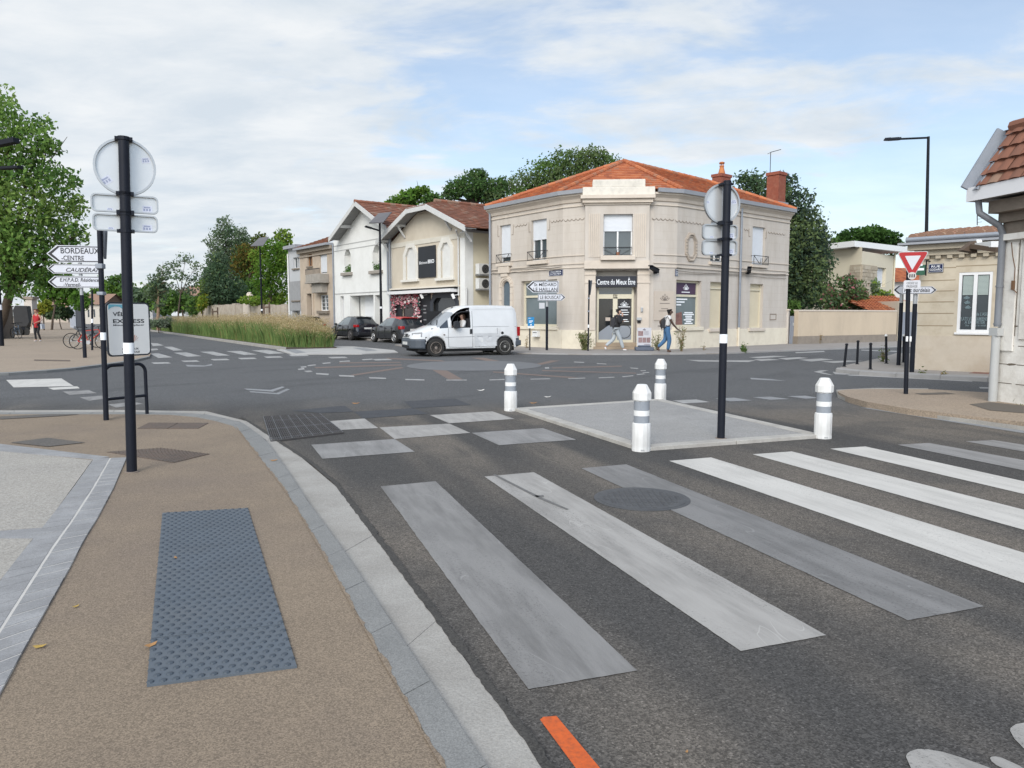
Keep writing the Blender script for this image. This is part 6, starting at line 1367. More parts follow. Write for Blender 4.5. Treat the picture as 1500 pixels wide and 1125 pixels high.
# give way sign and the two signs behind it
b=g(1327,577,.10); gw=empty('give_way_sign',b,'red and white give way triangle on a black pole on the right pavement','road sign'); Fg=Fr(b[:2],(math.cos(rad(-25)),math.sin(rad(-25))))
t=at(1331.5,372,b[1]); mb=MB(); mb.cyl((b[0],b[1],.05),t,.038,.038,12); mb.build('pole',POLEB,gw,smooth=40)
z0,z1=at(1328,500,b[1])[2],at(1328,492.5,b[1])[2]; fx=lambda z:b[0]+(t[0]-b[0])*(z-.1)/(t[2]-.1)
mb=MB(); 
for o_ in (-.032,.032): mb.box(fx(z0)+o_-.016,fx(z0)+o_+.016,b[1]-.062,b[1]-.04,z0,z1)
mb.build('white_band',REFLW,gw)
def tri(c,w,h,i,r=.05):
    """inverted rounded triangle"""
    P=[(-w/2,h*.5),(0,-h*.5),(w/2,h*.5)]; cx,cz=0,h*.5-w*.2887
    P=[(cx+(x-cx)*(1-i),cz+(z-cz)*(1-i)) for x,z in P]; o=[]
    for k in range(3):
        a,b_,d=Vector(P[k-1]),Vector(P[k]),Vector(P[(k+1)%3]); e1=(a-b_).normalized(); e2=(d-b_).normalized()
        for s_ in range(6):
            f=s_/5; rr=r*(1-i*.6); p=b_+e1*rr*(1-f)**2*1.2+e2*rr*f**2*1.2; o.append((c[0]+p.x,c[1]+p.y))
    return o
tl=Fg.px(1314,368,.08); tr_=Fg.px(1361.5,369,.08); tb=Fg.px(1336.5,410.5,.08); w=tr_[0]-tl[0]; h=(tl[1]+tr_[1])/2-tb[1]; c=((tl[0]+tr_[0])/2,((tl[1]+tr_[1])/2+tb[1])/2)
TG=lambda x,z,d:Fg(x,d,z); i0=.0
mb=MB(); mb.prism(tri(c,w,h,0),.05,.085,0,TG); ts=mb.build('triangle',[STEEL],gw,smooth=30)
mb=MB(); mb.prism(tri(c,w,h,.07),.085,.089,0,TG); mb.build('red_face',RED,ts)
mb=MB(); mb.prism(tri(c,w,h,.50,.02),.089,.092,0,TG); mb.build('white_centre',SIGNW,ts)
mb=MB(); s0=Fg.px(1336,404,.09); mb.prism(circ(s0,.068,14),.0925,.0935,0,TG); st_=mb.build('round_sticker',mat('sticker_grey',(.5,.48,.47),rough=.6),ts)
mb=MB(); [mb.box(s0[0]-.045+.035*k,s0[0]-.025+.035*k,.0936,.0945,s0[1]-.03,s0[1]+.03,0,Fg) for k in range(3)]; mb.build('sticker_print',INK,st_)
o=Fg.rect(1323.5,1348.5,410.5,423,.06); mb=MB(); mb.prism(rrect(o[0],o[1],o[2],o[3],.03),.045,.07,0,TG); pl_=mb.build('plate',SIGNW,gw); w=o[1]-o[0]; h=o[3]-o[2]
text('CÉDEZ LE',Fg,o[0]+w*.18,o[1]-w*.18,o[2]+h*.54,o[2]+h*.84,.073,INK,pl_); text('PASSAGE',Fg,o[0]+w*.18,o[1]-w*.18,o[2]+h*.14,o[2]+h*.42,.073,INK,pl_)
signpost(g(1335.5,545,.09),1338,'post with white Parc Bordelais arrow sign partly behind the give way sign',[(1321.5,1372.5,419.5,430.5,1,[('Parc Bordelais',.06,.80,.24,.80)],.15)],rad(-20),.055,418)
root,_=signpost(g(1316,535,.09),1318,'dark post with a small arrow sign left of the give way pole',[(1308.5,1323,418,431,-1,[],0)],rad(-48),.055,417)
# thin posts left, with an edge-on sign
def thinpost(b,top,label,r,ys,band,edge,blobs=()):
    root=empty('road_sign_post',b,label,'sign post'); t=Vector(at(top[0],top[1],b[1])); mb=MB(); mb.cyl((b[0],b[1],b[2]-.05),t,r,r,10); mb.build('pole',POLEB,root,smooth=40)
    bv=Vector(b); pz=lambda y:bv+(t-bv)*((at(top[0],y,b[1])[2]-b[2])/(t.z-b[2]))
    mb=MB(); mb.cyl(pz(band[1]),pz(band[0]),r*1.08,r*1.08,10); mb.build('white_band',REFLW,root,smooth=40)
    if edge:   # triangle seen almost edge on
        zt,zb=pz(edge[0]).z,pz(edge[1]).z; u=Vector((b[0],b[1],0)).normalized(); ca,sa=math.cos(edge[2]),math.sin(edge[2]); u=Vector((u.x*ca-u.y*sa,u.x*sa+u.y*ca,0)); hh=zt-zb
        Fe=Fr((t.x,t.y),(u.x,u.y)); P=tri((0,(zt+zb)/2),hh*1.12,hh,0); mb=MB(); mb.prism(P,r,r+.03,0,lambda x,z,d:Fe(x,d,z)); mb.build('sign_triangle',mat('sign_back_dark',(.10,.115,.14),rough=.5,metal=.3),root)
    for (y,s_) in blobs:
        p=pz(y); mb=MB(); mb.box(p.x-r-s_*.3,p.x+r+s_*.1,p.y-.05,p.y+.05,p.z-s_*.5,p.z+s_*.5); mb.build('clamp',ZINC,root,bevel=.01)
    return root
thinpost(g(155.5,615,.05),(146,338),'thin black post behind the big left pole carrying a sign seen edge on',.036,0,(487,498),(338,382,rad(8)),((390,.07),(430,.05)))
thinpost(g(135,513,.06),(135,425),'slim black post with white band behind the Bordeaux arrow signs',.042,0,(467,473),None)
thinpost(g(861.5,514,.05),(863,410),'slim black post with a sign seen edge on, left of the shop door',.032,0,(475.5,480),(411,433,rad(12)),((437,.06),(456,.06)))
# hoop guard and cycle route panel
hb=Vector(g(156,613.5,.05)); he=Vector(g(215.5,606,.05)); Fh=Fr(hb[:2],(he.x-hb.x,he.y-hb.y)); wd=(he-hb).length
hh=Fh.px(186,534)[1]; r_=.12
pts=[(0,0,.0),(0,0,hh-r_)]+[(r_-r_*math.cos(t*math.pi/12),0,hh-r_+r_*math.sin(t*math.pi/12)) for t in range(1,7)]+[(wd-r_+r_*math.sin(t*math.pi/12),0,hh-r_+r_*math.cos(t*math.pi/12)) for t in range(0,7)]+[(wd,0,.0)]
hoop=empty('hoop_guard',hb,'black tubular hoop barrier at the pavement edge behind the big left pole','barrier')
mb=MB(); mb.tube([Fh(*p) for p in pts],.025,10); mb.build('hoop',POLEB,hoop,smooth=40); mb=MB(); zc=Fh.px(186,582)[1]; mb.cyl(Fh(0,0,zc),Fh(wd,0,zc),.022,n=10); mb.build('crossbar',POLEB,hoop,smooth=40)
o=Fh.rect(156.5,220,443,521.5,.0); vp=empty('cycle_route_panel',Fh((o[0]+o[1])/2,0,o[2]),'pale rounded cycle route panel behind the big left pole','panel'); TH=lambda x,z,d:Fh(x,d,z)
mb=MB(); mb.prism(rrect(o[0],o[1],o[2],o[3],.07),-.02,.0,0,TH); mb.build('frame',mat('panel_frame',(.03,.035,.045),rough=.4),vp)
i_=.022; mb=MB(); mb.prism(rrect(o[0]+i_,o[1]-i_,o[2]+i_,o[3]-i_,.055),.0,.004,0,TH); pf=mb.build('face',mat('panel_face',(.76,.745,.71),(.71,.70,.67),3,rough=.45),vp)
w=o[1]-o[0]; h=o[3]-o[2]; TT=lambda fx_,fz_:(o[0]+w*fx_,o[2]+h*fz_)
mb=MB(); P=[TT(.05,.96),TT(.05,.86),TT(.10,.90),TT(.2,.925),TT(.3,.915),TT(.38,.87),TT(.42,.80),TT(.52,.80),TT(.54,.86),TT(.52,.93),TT(.5,.96)]; mb.prism(P,.0045,.007,0,TH); mb.build('blue_arc',mat('panel_blue',(.16,.42,.50),rough=.5),pf)
for st,f0,f1,g0,g1,bo in (('VÉLO',.14,.52,.745,.835,.02),('EXPRESS',.14,.86,.615,.69,.02),('Mieux se déplacer',.14,.86,.555,.595,.02),('BORDEAUX',.32,.70,.115,.15,.03),('MÉTROPOLE',.32,.72,.055,.10,.03)): text(st,Fh,o[0]+w*f0,o[0]+w*f1,o[2]+h*g0,o[2]+h*g1,.0055,INK,pf,bold=bo)
mb=MB()
for k,(dx,dz) in enumerate(((.06,.10),(.10,.07),(.02,.12),(.09,.02))): p=TT(.60,.27); mb.prism([p,(p[0]+w*dx-.006,p[1]+h*dz),(p[0]+w*dx+.006,p[1]+h*dz+.004)],.0045,.006,0,TH)
mb.build('orange_motif',mat('panel_orange',(.45,.16,.07),rough=.6),pf)
mb=MB(); 
for fz_ in (.15,.8): mb.box(o[0]-.06,o[0]+.05,-.06,-.021,o[2]+h*fz_-.03,o[2]+h*fz_+.03,0,Fh)
mb.build('bracket',STEEL,vp)
# bus stop sign
b=g(776,513,.05); bs=empty('bus_stop_sign',b,'small blue bus stop sign on a thin post behind the van','bus stop'); Fb=Fr(b[:2],(1,0))
mb=MB(); mb.cyl(b,(b[0],b[1],Fb.px(776,481)[1]),.033); mb.build('pole',mat('post_brown',(.05,.045,.045),rough=.5),bs,smooth=40)
o=Fb.rect(773,782.5,464.5,477.5,.05); mb=MB(); mb.box(o[0],o[1],0,.05,o[2],o[3],0,Fb); bp_=mb.build('blue_panel',mat('bus_blue',(.01,.19,.42),rough=.4),bs); o2=Fb.rect(773,782.5,477.7,480.5,.05); mb=MB(); mb.box(o2[0],o2[1],0,.05,o2[2],o2[3],0,Fb); mb.build('white_panel',WHITE,bs)
w=o[1]-o[0]; h=o[3]-o[2]; text('tbm',Fb,o[0]+w*.12,o[0]+w*.5,o[3]-h*.2,o[3]-h*.06,.053,REFLW,bp_)
mb=MB(); mb.box(o[0]+w*.42,o[0]+w*.6,.05,.054,o[2]+h*.05,o[2]+h*.22,0,Fb); mb.box(o[0]+w*.2,o[0]+w*.8,.05,.054,o[2]+h*.52,o[2]+h*.6,0,Fb); mb.box(o[0]+w*.2,o[0]+w*.6,.05,.054,o[2]+h*.38,o[2]+h*.45,0,Fb); mb.build('white_symbol',REFLW,bp_)
# advertising board
b=g(943,513.5,.05); ab=empty('pavement_sign',b,'tall poster stand with treatment photos on the pavement beside the shop door','advertising board'); Fa=Fr(b[:2],(math.cos(rad(-4)),math.sin(rad(-4))))
o=Fa.rect(933.5,954,480,510,0); zb=.25; tilt=.06
TA=lambda x,z,d:Fa(x,d-tilt*(z-.1)*.5,z)
mb=MB(); mb.prism([(o[0],zb),(o[1],zb),(o[1],o[3]),(o[0],o[3])],-.03,.03,0,TA); pf_=mb.build('poster_frame',mat('poster_grey',(.50,.50,.53),(.45,.45,.48),2,rough=.5),ab); w=o[1]-o[0]; h=o[3]-zb
mb=MB()
for (x0,x1,y0,y1) in ((.06,.42,.55,.82),(.08,.34,.18,.46),(.37,.62,.18,.46),(.66,.93,.18,.46)): mb.prism([(o[0]+w*x0,zb+h*y0),(o[0]+w*x1,zb+h*y0),(o[0]+w*x1,zb+h*y1),(o[0]+w*x0,zb+h*y1)],.031,.036,0,TA)
mb.build('photo_print',mat('photo_plum',(.10,.05,.06),(.36,.25,.24),9,rough=.5),pf_)
mb=MB()
for k in range(5): mb.prism([(o[0]+w*.48,zb+h*(.60+k*.05)),(o[0]+w*(.8+.03*(k%3)),zb+h*(.60+k*.05)),(o[0]+w*(.8+.03*(k%3)),zb+h*(.62+k*.05)),(o[0]+w*.48,zb+h*(.62+k*.05))],.031,.034,0,TA)
mb.prism([(o[0]+w*.5,zb+h*.05),(o[0]+w*.92,zb+h*.05),(o[0]+w*.92,zb+h*.1),(o[0]+w*.5,zb+h*.1)],.031,.034,0,TA); lotus(mb,lambda a,d,z:TA(a,z,d),o[0]+w*.5,zb+h*.86,.12,.035,.006); mb.build('printed_text',mat('print_grey',(.25,.23,.26),rough=.6),pf_)
mb=MB(); mb.box(o[0]-.09,o[1]+.09,-.3,.3,.05,.2,0,Fa); mb.box(o[0]+.03,o[1]-.03,-.1,.1,.203,.28,0,Fa); mb.build('base',mat('slate_base',(.10,.12,.16),(.08,.095,.13),5,rough=.6),ab,bevel=.03)
# thin bollards on the right corner
def post(x,yb,xt,yt,label,white=False):
    b=g(x,yb,.09); t=Vector(at(xt,yt,b[1])); root=empty('street_post',b,label,'post','thin black posts along the right hand kerb')
    mb=MB(); bv=Vector(b); d=t-bv; mb.cyl(bv-Vector((0,0,.05)),bv+d*.93,.034,.034,10); mb.lathe(bv+Vector((0,0,0)),[(.06,-.02),(.06,.01),(.045,.02)],10); mb.build('post',BLACK,root,smooth=40)
    mb=MB(); mb.cyl(bv+d*.93,bv+d*.955,.045,.045,12); mb.cyl(bv+d*.955,t,.045,.026,12); mb.build('cap',WHITE if white else BLACK,root,smooth=40)
post(1236.5,537,1240.5,503,'leaning thin black post nearest the road on the right corner'); post(1255.5,533.5,1257,498.5,'upright thin black post second from the road on the right corner'); post(1275,541,1275.5,502,'thin black post nearest the camera on the right corner kerb')
post(1298.5,532.5,1298,489.5,'thin black post with white top and weeds at its foot',True); post(1323.5,531,1324,489.5,'thin black post with white top half hidden by the give way pole',True)
# street lamps
Yl=27.; bx=at(1356.5,460,Yl)[0]; sl_=empty('street_lamp',(bx,Yl,0),'tall dark street lamp with a horizontal arm above the beige corner house','street lamp')
tp=Vector(at(1360,200,Yl)); mb=MB(); mb.cyl((bx,Yl,0),tp,.075,.045,12); mb.build('pole',BLACK,sl_,smooth=40)
he_=Vector(at(1320,203.5,Yl-.2)); hd=Vector(at(1294.5,204.5,Yl-.4)); mb=MB(); mb.cyl(tp-Vector((0,0,.04)),he_,.035); mb.build('arm',BLACK,sl_,smooth=40)
mb=MB(); u=(hd-he_); pr=[(0,.06),(.12,.10),(.6,.13),(.9,.08),(1,.02)]
for i in range(4):
    p,q=he_+u*pr[i][0],he_+u*pr[i+1][0]
    for dz,fl in ((0,1),): mb.face([p+Vector((0,-pr[i][1],-.03)),q+Vector((0,-pr[i+1][1],-.03)),q+Vector((0,pr[i+1][1],-.03)),p+Vector((0,pr[i][1],-.03))]); mb.face([p+Vector((0,-pr[i][1],-.03)),p+Vector((0,0,.07)),q+Vector((0,0,.06 if i<3 else 0)),q+Vector((0,-pr[i+1][1],-.03))]); mb.face([p+Vector((0,pr[i][1],-.03)),q+Vector((0,pr[i+1][1],-.03)),q+Vector((0,0,.06 if i<3 else 0)),p+Vector((0,0,.07))])
mb.build('lamp_head',BLACK,sl_)
def solar_lamp(x,Y,ytop,panel,head,label,s_=1):
    b=(at(x,470,Y)[0],Y,.1); root=empty('solar_street_lamp',b,label,'street lamp','solar street lamps along the left street'); tz=at(x,ytop,Y)[2]
    mb=MB(); mb.cyl(b,(b[0],b[1],tz),.085,.06,12); mb.build('pole',BLACK,root,smooth=40)
    q=[Vector(at(px_,py_,Y+dy)) for px_,py_,dy in panel]; n=(q[1]-q[0]).cross(q[3]-q[0]).normalized()*.05
    mb=MB(); mb.face(q[::-1]); mb.face([p+n for p in q]); [mb.face([q[i],q[(i+1)%4],q[(i+1)%4]+n,q[i]+n]) for i in range(4)]; mb.build('solar_panel',mat('solar_back',(.10,.095,.10),rough=.45),root)
    if head:
        h0=Vector(at(head[0],head[1],Y-.4)); h1=Vector((b[0],b[1],at(x,head[3],Y)[2])); hm=h1.lerp(h0,.55); mb=MB(); mb.cyl(h1,hm,.05); mb.build('arm',BLACK,root); mb=MB(); mb.beam(hm,h0,.32,.09); mb.build('lamp_head',BLACK,root,bevel=.03)
    mb=MB(); z=at(x,452 if x>500 else 455,Y)[2]; mb.cyl((b[0],b[1],z),(b[0],b[1],z+.12),.09); mb.build('white_band',REFLW,root)
    return root
solar_lamp(558.5,45.5,327,[(540.5,327.5,-.7),(561,327,-.7),(574,311.5,.9),(554.5,313.5,.9)],(535,331.5,0,338),'solar street lamp with tilted panel in front of the white gable house')
solar_lamp(384,63,361,[(367,361,-1),(385.5,360.5,-1),(394,347.5,1.2),(380,349,1.2)],None,'solar street lamp half hidden in the bright green tree')
Y0=36.5; b=(at(2,505,Y0)[0],Y0,.06); ll=empty('street_lamp',b,'black double arm street lamp cut by the left edge of the photo','street lamp')
mb=MB(); mb.cyl(b,(b[0],b[1],9.9),.12,.09,12); mb.build('pole',BLACK,ll,smooth=40); mb=MB(); z=at(2,454,Y0)[2]; mb.cyl((b[0],b[1],z),(b[0],b[1],z+.25),.126); mb.build('white_band',REFLW,ll)
for (x0,y0,x1,y1,th) in ((0,214,24,205.5,.24),(0,247.5,30,245,.12)):
    p=Vector((b[0],b[1],at(0,y0,Y0)[2])); q=Vector(at(x1,y1,Y0-.5)); mb=MB(); mb.beam(p.lerp(q,.3),q,.35,th,up=(0,0,1)); mb.cyl(p,p.lerp(q,.4),.05); mb.build('lamp_head',BLACK,ll,bevel=.03)
# fallen leaves
LF=[mat('dry_leaf_ochre',(.36,.24,.06),rough=.8),mat('dry_leaf_brown',(.34,.18,.07),rough=.8),mat('pale_litter',(.55,.53,.49),rough=.8)]
def leaf(x,y,z,sz,mi,label,rot):
    p=Vector(g(x,y,z)); mb=MB(); c,s_=math.cos(rot),math.sin(rot)
    T=lambda u,v,w:(p.x+(u*c-v*s_)*sz,p.y+(u*s_+v*c)*sz,p.z+.002+w*sz)
    mb.face([T(-1,0,.3),T(-.4,-.45,.02),T(0,0,.10)]); mb.face([T(-.4,-.45,.02),T(.5,-.4,.1),T(0,0,.1)]); mb.face([T(.5,-.4,.1),T(1.1,.1,.35),T(0,0,.1)]); mb.face([T(1.1,.1,.35),T(.3,.45,.12),T(0,0,.1)]); mb.face([T(.3,.45,.12),T(-.5,.4,.2),T(0,0,.1)]); mb.face([T(-.5,.4,.2),T(-1,0,.3),T(0,0,.1)])
    tag(mb.build('fallen_leaf',LF[mi]),label,'leaf')
leaf(58,948,.05,.028,0,'yellow fallen leaf on the beige pavement left of the tactile strip',.3); leaf(221,946,.056,.03,1,'curled brown leaf on the left edge of the tactile strip',.9); leaf(257,818,.056,.022,1,'small brown leaf lying on the upper part of the tactile strip',2); leaf(111,889,.05,.018,0,'tiny ochre leaf beside the grey setts',1); leaf(401,675,.05,.04,1,'orange brown leaf on the granite kerb',.5)
leaf(521,591.5,.0,.07,1,'brown leaf on the road behind the storm grate',.2); leaf(781,591,.0,.07,1,'orange brown leaf on the road behind the traffic island',.1); leaf(704,572.5,.0,.09,2,'white scrap of litter on the road left of the left bollard',.5); leaf(802,582,.0,.07,2,'small pale scrap of litter on the road behind the island',.1); leaf(1006,1102,.0,.009,1,'tiny orange leaf on the dark road near the bottom edge',1)
# ================================================================ vehicles
def loft(mb,st,mf,caps=(0,0),n_extra=None):
    """st: list of (x,zb,zm,zs,zr,wb,wr); ring of 13 points; mf(i,seg)->material index or None to leave out"""
    rings=[]
    for (x,zb,zm,zs,zr,wb,wr) in st:
        zm=max(zm,zb+.05); zs=max(zs,zm+.02)
        h=[(wb*.93,zb),(wb*.985,zb+.03),(wb,zm),(wb*.965,zs),(wr,max(zs+.005,zr-.07)),(wr*.86,zr-.012),(0,zr+.015)]
        r=[(x,y,z) for y,z in h]+[(x,-y,z) for y,z in h[-2::-1]]; k=len(mb.v); mb.v+=r; rings.append(k)
    for i in range(len(rings)-1):
        for j in range(12):
            m=mf(i,j)
            if m is None: continue
            a,b=rings[i],rings[i+1]; mb.f.append((a+j,a+j+1,b+j+1,b+j)); mb.m.append(m)
    for k,rev,m in ((rings[0],False,caps[0]),(rings[-1],True,caps[1])):
        f=tuple(range(k,k+13)); mb.f.append(f if rev else f[::-1]); mb.m.append(m)
def arch(x,wheels,base,r,zc=.0):
    z=base
    for w in wheels:
        if abs(x-w)<r: z=max(z,zc+math.sqrt(r*r-(x-w)**2))
    return z
def wheel(root,x,y,r,wd,rimm,hub=(.62,.2),spokes=0,name='wheel',sgn=1):
    mb=MB(); mb.lathe((x,y,r),[(r*.62,-wd/2),(r*.93,-wd/2),(r,-wd/2+.03),(r,wd/2-.03),(r*.93,wd/2),(r*.62,wd/2)],28,axis='y'); t=mb.build(name,RUBBER,root,smooth=35,local=True)
    yo=y+sgn*wd/2; mb=MB(); s_=sgn
    prof=[(r*.66,0),(r*.63,.012),(r*.58,-.01),(r*.36,-.035),(r*.2,-.012),(r*.16,.0),(r*.03,.005)]
    mb.lathe((x,yo,r),[(a,b*s_) for a,b in prof],24,axis='y')
    if spokes:
        for k in range(spokes):
            t0=2*math.pi*k/spokes; mb.beam((x+r*.15*math.cos(t0),yo+.012*s_,r+r*.15*math.sin(t0)),(x+r*.6*math.cos(t0),yo+.008*s_,r+r*.6*math.sin(t0)),.05,.02,1,up=(0,1,0))
    mb.build('rim',rimm if isinstance(rimm,list) else [rimm,rimm],t,smooth=35,local=True)
    if not spokes:
        mb=MB()
        for k in range(8):
            t0=2*math.pi*k/8; mb.lathe((x+r*.47*math.cos(t0),yo-.012*s_,r+r*.47*math.sin(t0)),[(.026,-.006),(.026,.006)],8,axis='y')
        mb.build('rim_hole',DARK,t,local=True)
    return t
CARGL=mat('car_glass',(.02,.025,.03),rough=.04,spec=.9)
WSGL=mat('windscreen_sky_tone',(.24,.26,.28),(.30,.32,.34),2,rough=.08,spec=.8)  # pale grey base colour stands in for the sky reflected in the glass
LAMPR=mat('tail_lamp',(.30,.006,.010),rough=.15,spec=.7)
HEADL=mat('headlamp_glass',(.30,.30,.31),(.18,.18,.19),14,rough=.08,spec=.9)
TRIM=mat('black_plastic',(.022,.023,.026),rough=.6)
CHROME=mat('chrome',(.6,.6,.6),rough=.15,metal=1)
# ---------------------------------------------------------------- white van
VP=mat('van_white',(.64,.645,.645),(.59,.595,.595),1.5,rough=.28,coat=.5,c3=(.50,.50,.495),scale3=1.1,amt3=.35)
VB=mat('van_bumper',(.075,.088,.105),(.06,.07,.085),3,rough=.55)
van=empty('white_van',(0,0,0),'white panel van with dented side driving across the junction','van')
wx=(1.36,-1.46); RW=.335
xs=sorted({round(v,3) for v in [2.24,2.2,2.12,2.0,1.95,1.8,1.6,1.45,1.36,1.28,1.2,1.0,.86,.74,.62,.45,.3,.12,0,-.02,-.12,-.4,-.7,-1.0,-1.3,-1.46,-1.6,-1.85,-1.93,-2.0,-2.06,-2.1]+[w+d*.41*math.cos(t*math.pi/10) for w in wx for t in range(11) for d in (1,)]},reverse=True)
def interp(tab,x):
    tab=sorted(tab)
    if x<=tab[0][0]: return tab[0][1]
    for (a,b),(c,d) in zip(tab,tab[1:]):
        if x<=c: return b+(d-b)*(x-a)/(c-a)
    return tab[-1][1]
ZR=[(2.24,.70),(2.2,.80),(2.12,.87),(1.95,.93),(1.6,1.05),(1.36,1.13),(1.2,1.17),(.62,1.66),(.45,1.78),(.3,1.85),(.12,1.895),(-.1,1.91),(-1.0,1.93),(-1.85,1.915),(-1.93,1.86),(-2.0,1.70),(-2.06,1.25),(-2.1,.8)]
ZS=[(2.24,.60),(2.12,.76),(1.95,.84),(1.6,.95),(1.28,1.02),(1.2,1.05),(.62,1.08),(-2.0,1.10),(-2.1,.75)]
WBt=[(2.24,.50),(2.2,.62),(2.12,.74),(1.95,.83),(1.6,.885),(1.2,.905),(-1.85,.905),(-2.0,.885),(-2.1,.82)]
WRt=[(2.24,.42),(2.12,.62),(1.95,.70),(1.6,.78),(1.28,.83),(1.2,.83),(.62,.74),(.3,.74),(0,.77),(-1.85,.77),(-2.0,.74),(-2.1,.68)]
st=[(x,arch(x,wx,.27 if -1.95<x<2.0 else .33,.40,.335),.66,interp(ZS,x),interp(ZR,x),interp(WBt,x),interp(WRt,x)) for x in xs]
def vmf(i,j):
    x=(xs[i]+xs[i+1])/2
    if j in (3,8):
        if j==3 and -.02<x<.74: return None
        if .86<x<1.2: return 1
        if j==8 and -.02<x<.74: return 1
    if j in (4,5,6,7) and .62<x<1.28: return 2
    if j in (0,11,1,10) and (x>1.75 or x<-1.9): return 3
    return 0
mb=MB(); loft(mb,st,vmf,(3,0)); vbody=mb.build('body',[VP,CARGL,WSGL,VB],van,smooth=38,local=True)
# window band above the door opening closed by the cab interior
mb=MB()
mb.box(-.15,1.15,-.84,-.80,.45,1.7); mb.box(-.2,-.15,-.70,.70,.3,1.80); mb.box(-.15,1.6,-.8,.84,.4,.45); mb.box(.75,1.5,-.8,.8,.45,1.05)
mb.build('cab_interior',DARK,van,local=True)
mb=MB(); mb.box(-.12,.4,.12,.62,.45,.85); mb.box(-.14,-.02,.14,.6,.85,1.42); mb.build('seat',mat('seat_grey',(.03,.03,.035),rough=.9),van,local=True)
mb=MB(); 
for t in range(20):
    a0,a1=2*math.pi*t/20,2*math.pi*(t+1)/20; f=lambda a:(.62+.06*math.sin(a),.37+.19*math.cos(a),1.08+.18*math.sin(a)); mb.cyl(f(a0),f(a1),.014,n=5)
mb.build('steering_wheel',BLACK,van,local=True)
yS=lambda x:interp(WBt,x)
def vstrip(pts,w,m,name,off=.004,par=van):
    """thin line on the left side of the van; pts (x,z)"""
    mb=MB()
    def yy(x,z):
        wb,wr=interp(WBt,x),interp(WRt,x); zs,zr=interp(ZS,x),interp(ZR,x)
        if z<=.66: y=wb
        elif z<=zs: y=wb*(1-.035*(z-.66)/(zs-.66))
        else: y=wb*.965+(wr-wb*.965)*min(1,(z-zs)/max(.01,zr-.07-zs))
        return y+off
    P=[(x,yy(x,z),z) for x,z in pts]
    for a,b in zip(P,P[1:]): mb.beam(a,b,.008,w,0,up=(0,0,1) if abs(b[0]-a[0])>abs(b[2]-a[2]) else (1,0,0))
    return mb.build(name,m,par,local=True)
SEAM=mat('panel_seam',(.16,.16,.17),rough=.8)
vstrip([(.86,.36),(.88,.7),(.86,1.06)],.012,SEAM,'door_seam'); vstrip([(-.11,.33),(-.11,.8),(-.11,1.08),(-.12,1.4),(-.12,1.70)],.012,SEAM,'door_seam'); vstrip([(-.11,.34),(.4,.33),(.86,.36)],.01,SEAM,'door_seam'); vstrip([(-1.14,.36),(-1.14,1.06)],.012,SEAM,'door_seam'); vstrip([(-.13,1.10),(-.6,1.115),(-1.14,1.115),(-1.95,1.10)],.010,SEAM,'slide_rail'); vstrip([(1.0,.72),(.4,.725),(-.3,.735),(-1.1,.74),(-2.0,.72)],.010,SEAM,'body_crease')
vstrip([(.12,1.72),(-.4,1.77),(-1.2,1.79),(-1.85,1.78)],.012,mat('roof_seam',(.45,.45,.46),rough=.5),'roof_seam')
# window frame of the driver's door, mirror, handle, filler cap
vstrip([(.74,1.09),(.72,1.3),(.62,1.47),(.48,1.60),(.30,1.67),(-.02,1.685)],.035,TRIM,'window_frame',.0); vstrip([(-.02,1.08),(-.02,1.68)],.03,TRIM,'window_frame',.0); vstrip([(.74,1.085),(-.02,1.085)],.03,TRIM,'window_frame',.0)
mb=MB(); mb.prism([(.74,1.09),(.84,1.09),(.74,1.34)],-.01,.02,0,lambda x,z,d:(x,.865+d-(z-1.09)*.13,z)); mb.build('door_pillar',VP,van,local=True)
mb=MB(); mb.prism([(.45,1.06),(.66,1.06),(.70,1.14),(.67,1.30),(.56,1.33),(.47,1.27)],.90,1.09,0,lambda x,z,d:(x,d,z)); mb.build('wing_mirror',TRIM,van,bevel=.012,local=True)
mb=MB(); mb.box(-.09,0.0,.895,.915,.84,1.02); mb.build('door_handle',TRIM,van,local=True); 
mb=MB(); mb.lathe((-1.35,.885,.86),[(.058,0),(.058,.02)],14,axis='y'); mb.build('fuel_cap',mat('filler_black',(.02,.02,.02),rough=.6),van,local=True)
mb=MB(); mb.box(1.0,1.07,.90,.915,.80,.83); mb.build('indicator',mat('indicator_dark',(.10,.05,.03),rough=.4),van,local=True)
# front: headlights, grille, plate, badge
for sy in (-1,1):
    mb=MB(); P=[(2.06,.58*sy,.72),(2.145,.48*sy,.72),(2.14,.47*sy,.87),(1.86,.80*sy,.90),(1.88,.83*sy,.74)]; mb.face(P if sy<0 else P[::-1]); 
    out=Vector((.03,.02*sy,.012)); mb.face([tuple(Vector(p)+out) for p in (P if sy<0 else P[::-1])])
    for i in range(5):
        a,b=Vector(P[i]),Vector(P[(i+1)%5]); mb.face([a,b,b+out,a+out])
    mb.build('headlight',HEADL,van,local=True)
mb=MB(); mb.box(2.12,2.238,-.34,.34,.725,.755); mb.box(2.11,2.215,-.34,.34,.785,.81); mb.build('grille',TRIM,van,local=True)
mb=MB(); mb.prism([(-.08,.74),(.08,.74),(.10,.80),(.03,.85),(-.03,.85),(-.10,.80)],2.13,2.222,0,lambda y,z,x:(x+.02,y,z)); mb.build('badge',TRIM,van,local=True)
mb=MB(); mb.prism([(1.77,.915),(1.95,.88),(2.12,.78),(2.24,.58),(2.275,.3),(2.285,0),(2.275,-.3),(2.24,-.58),(2.12,-.78),(1.95,-.88),(1.77,-.915)],.30,.645,0)
mb.build('front_bumper',VB,van,bevel=.05,local=True)
mb=MB(); mb.box(2.27,2.30,-.26,.26,.44,.55); np_=mb.build('number_plate',mat('plate_white',(.55,.55,.53),rough=.5),van,local=True)
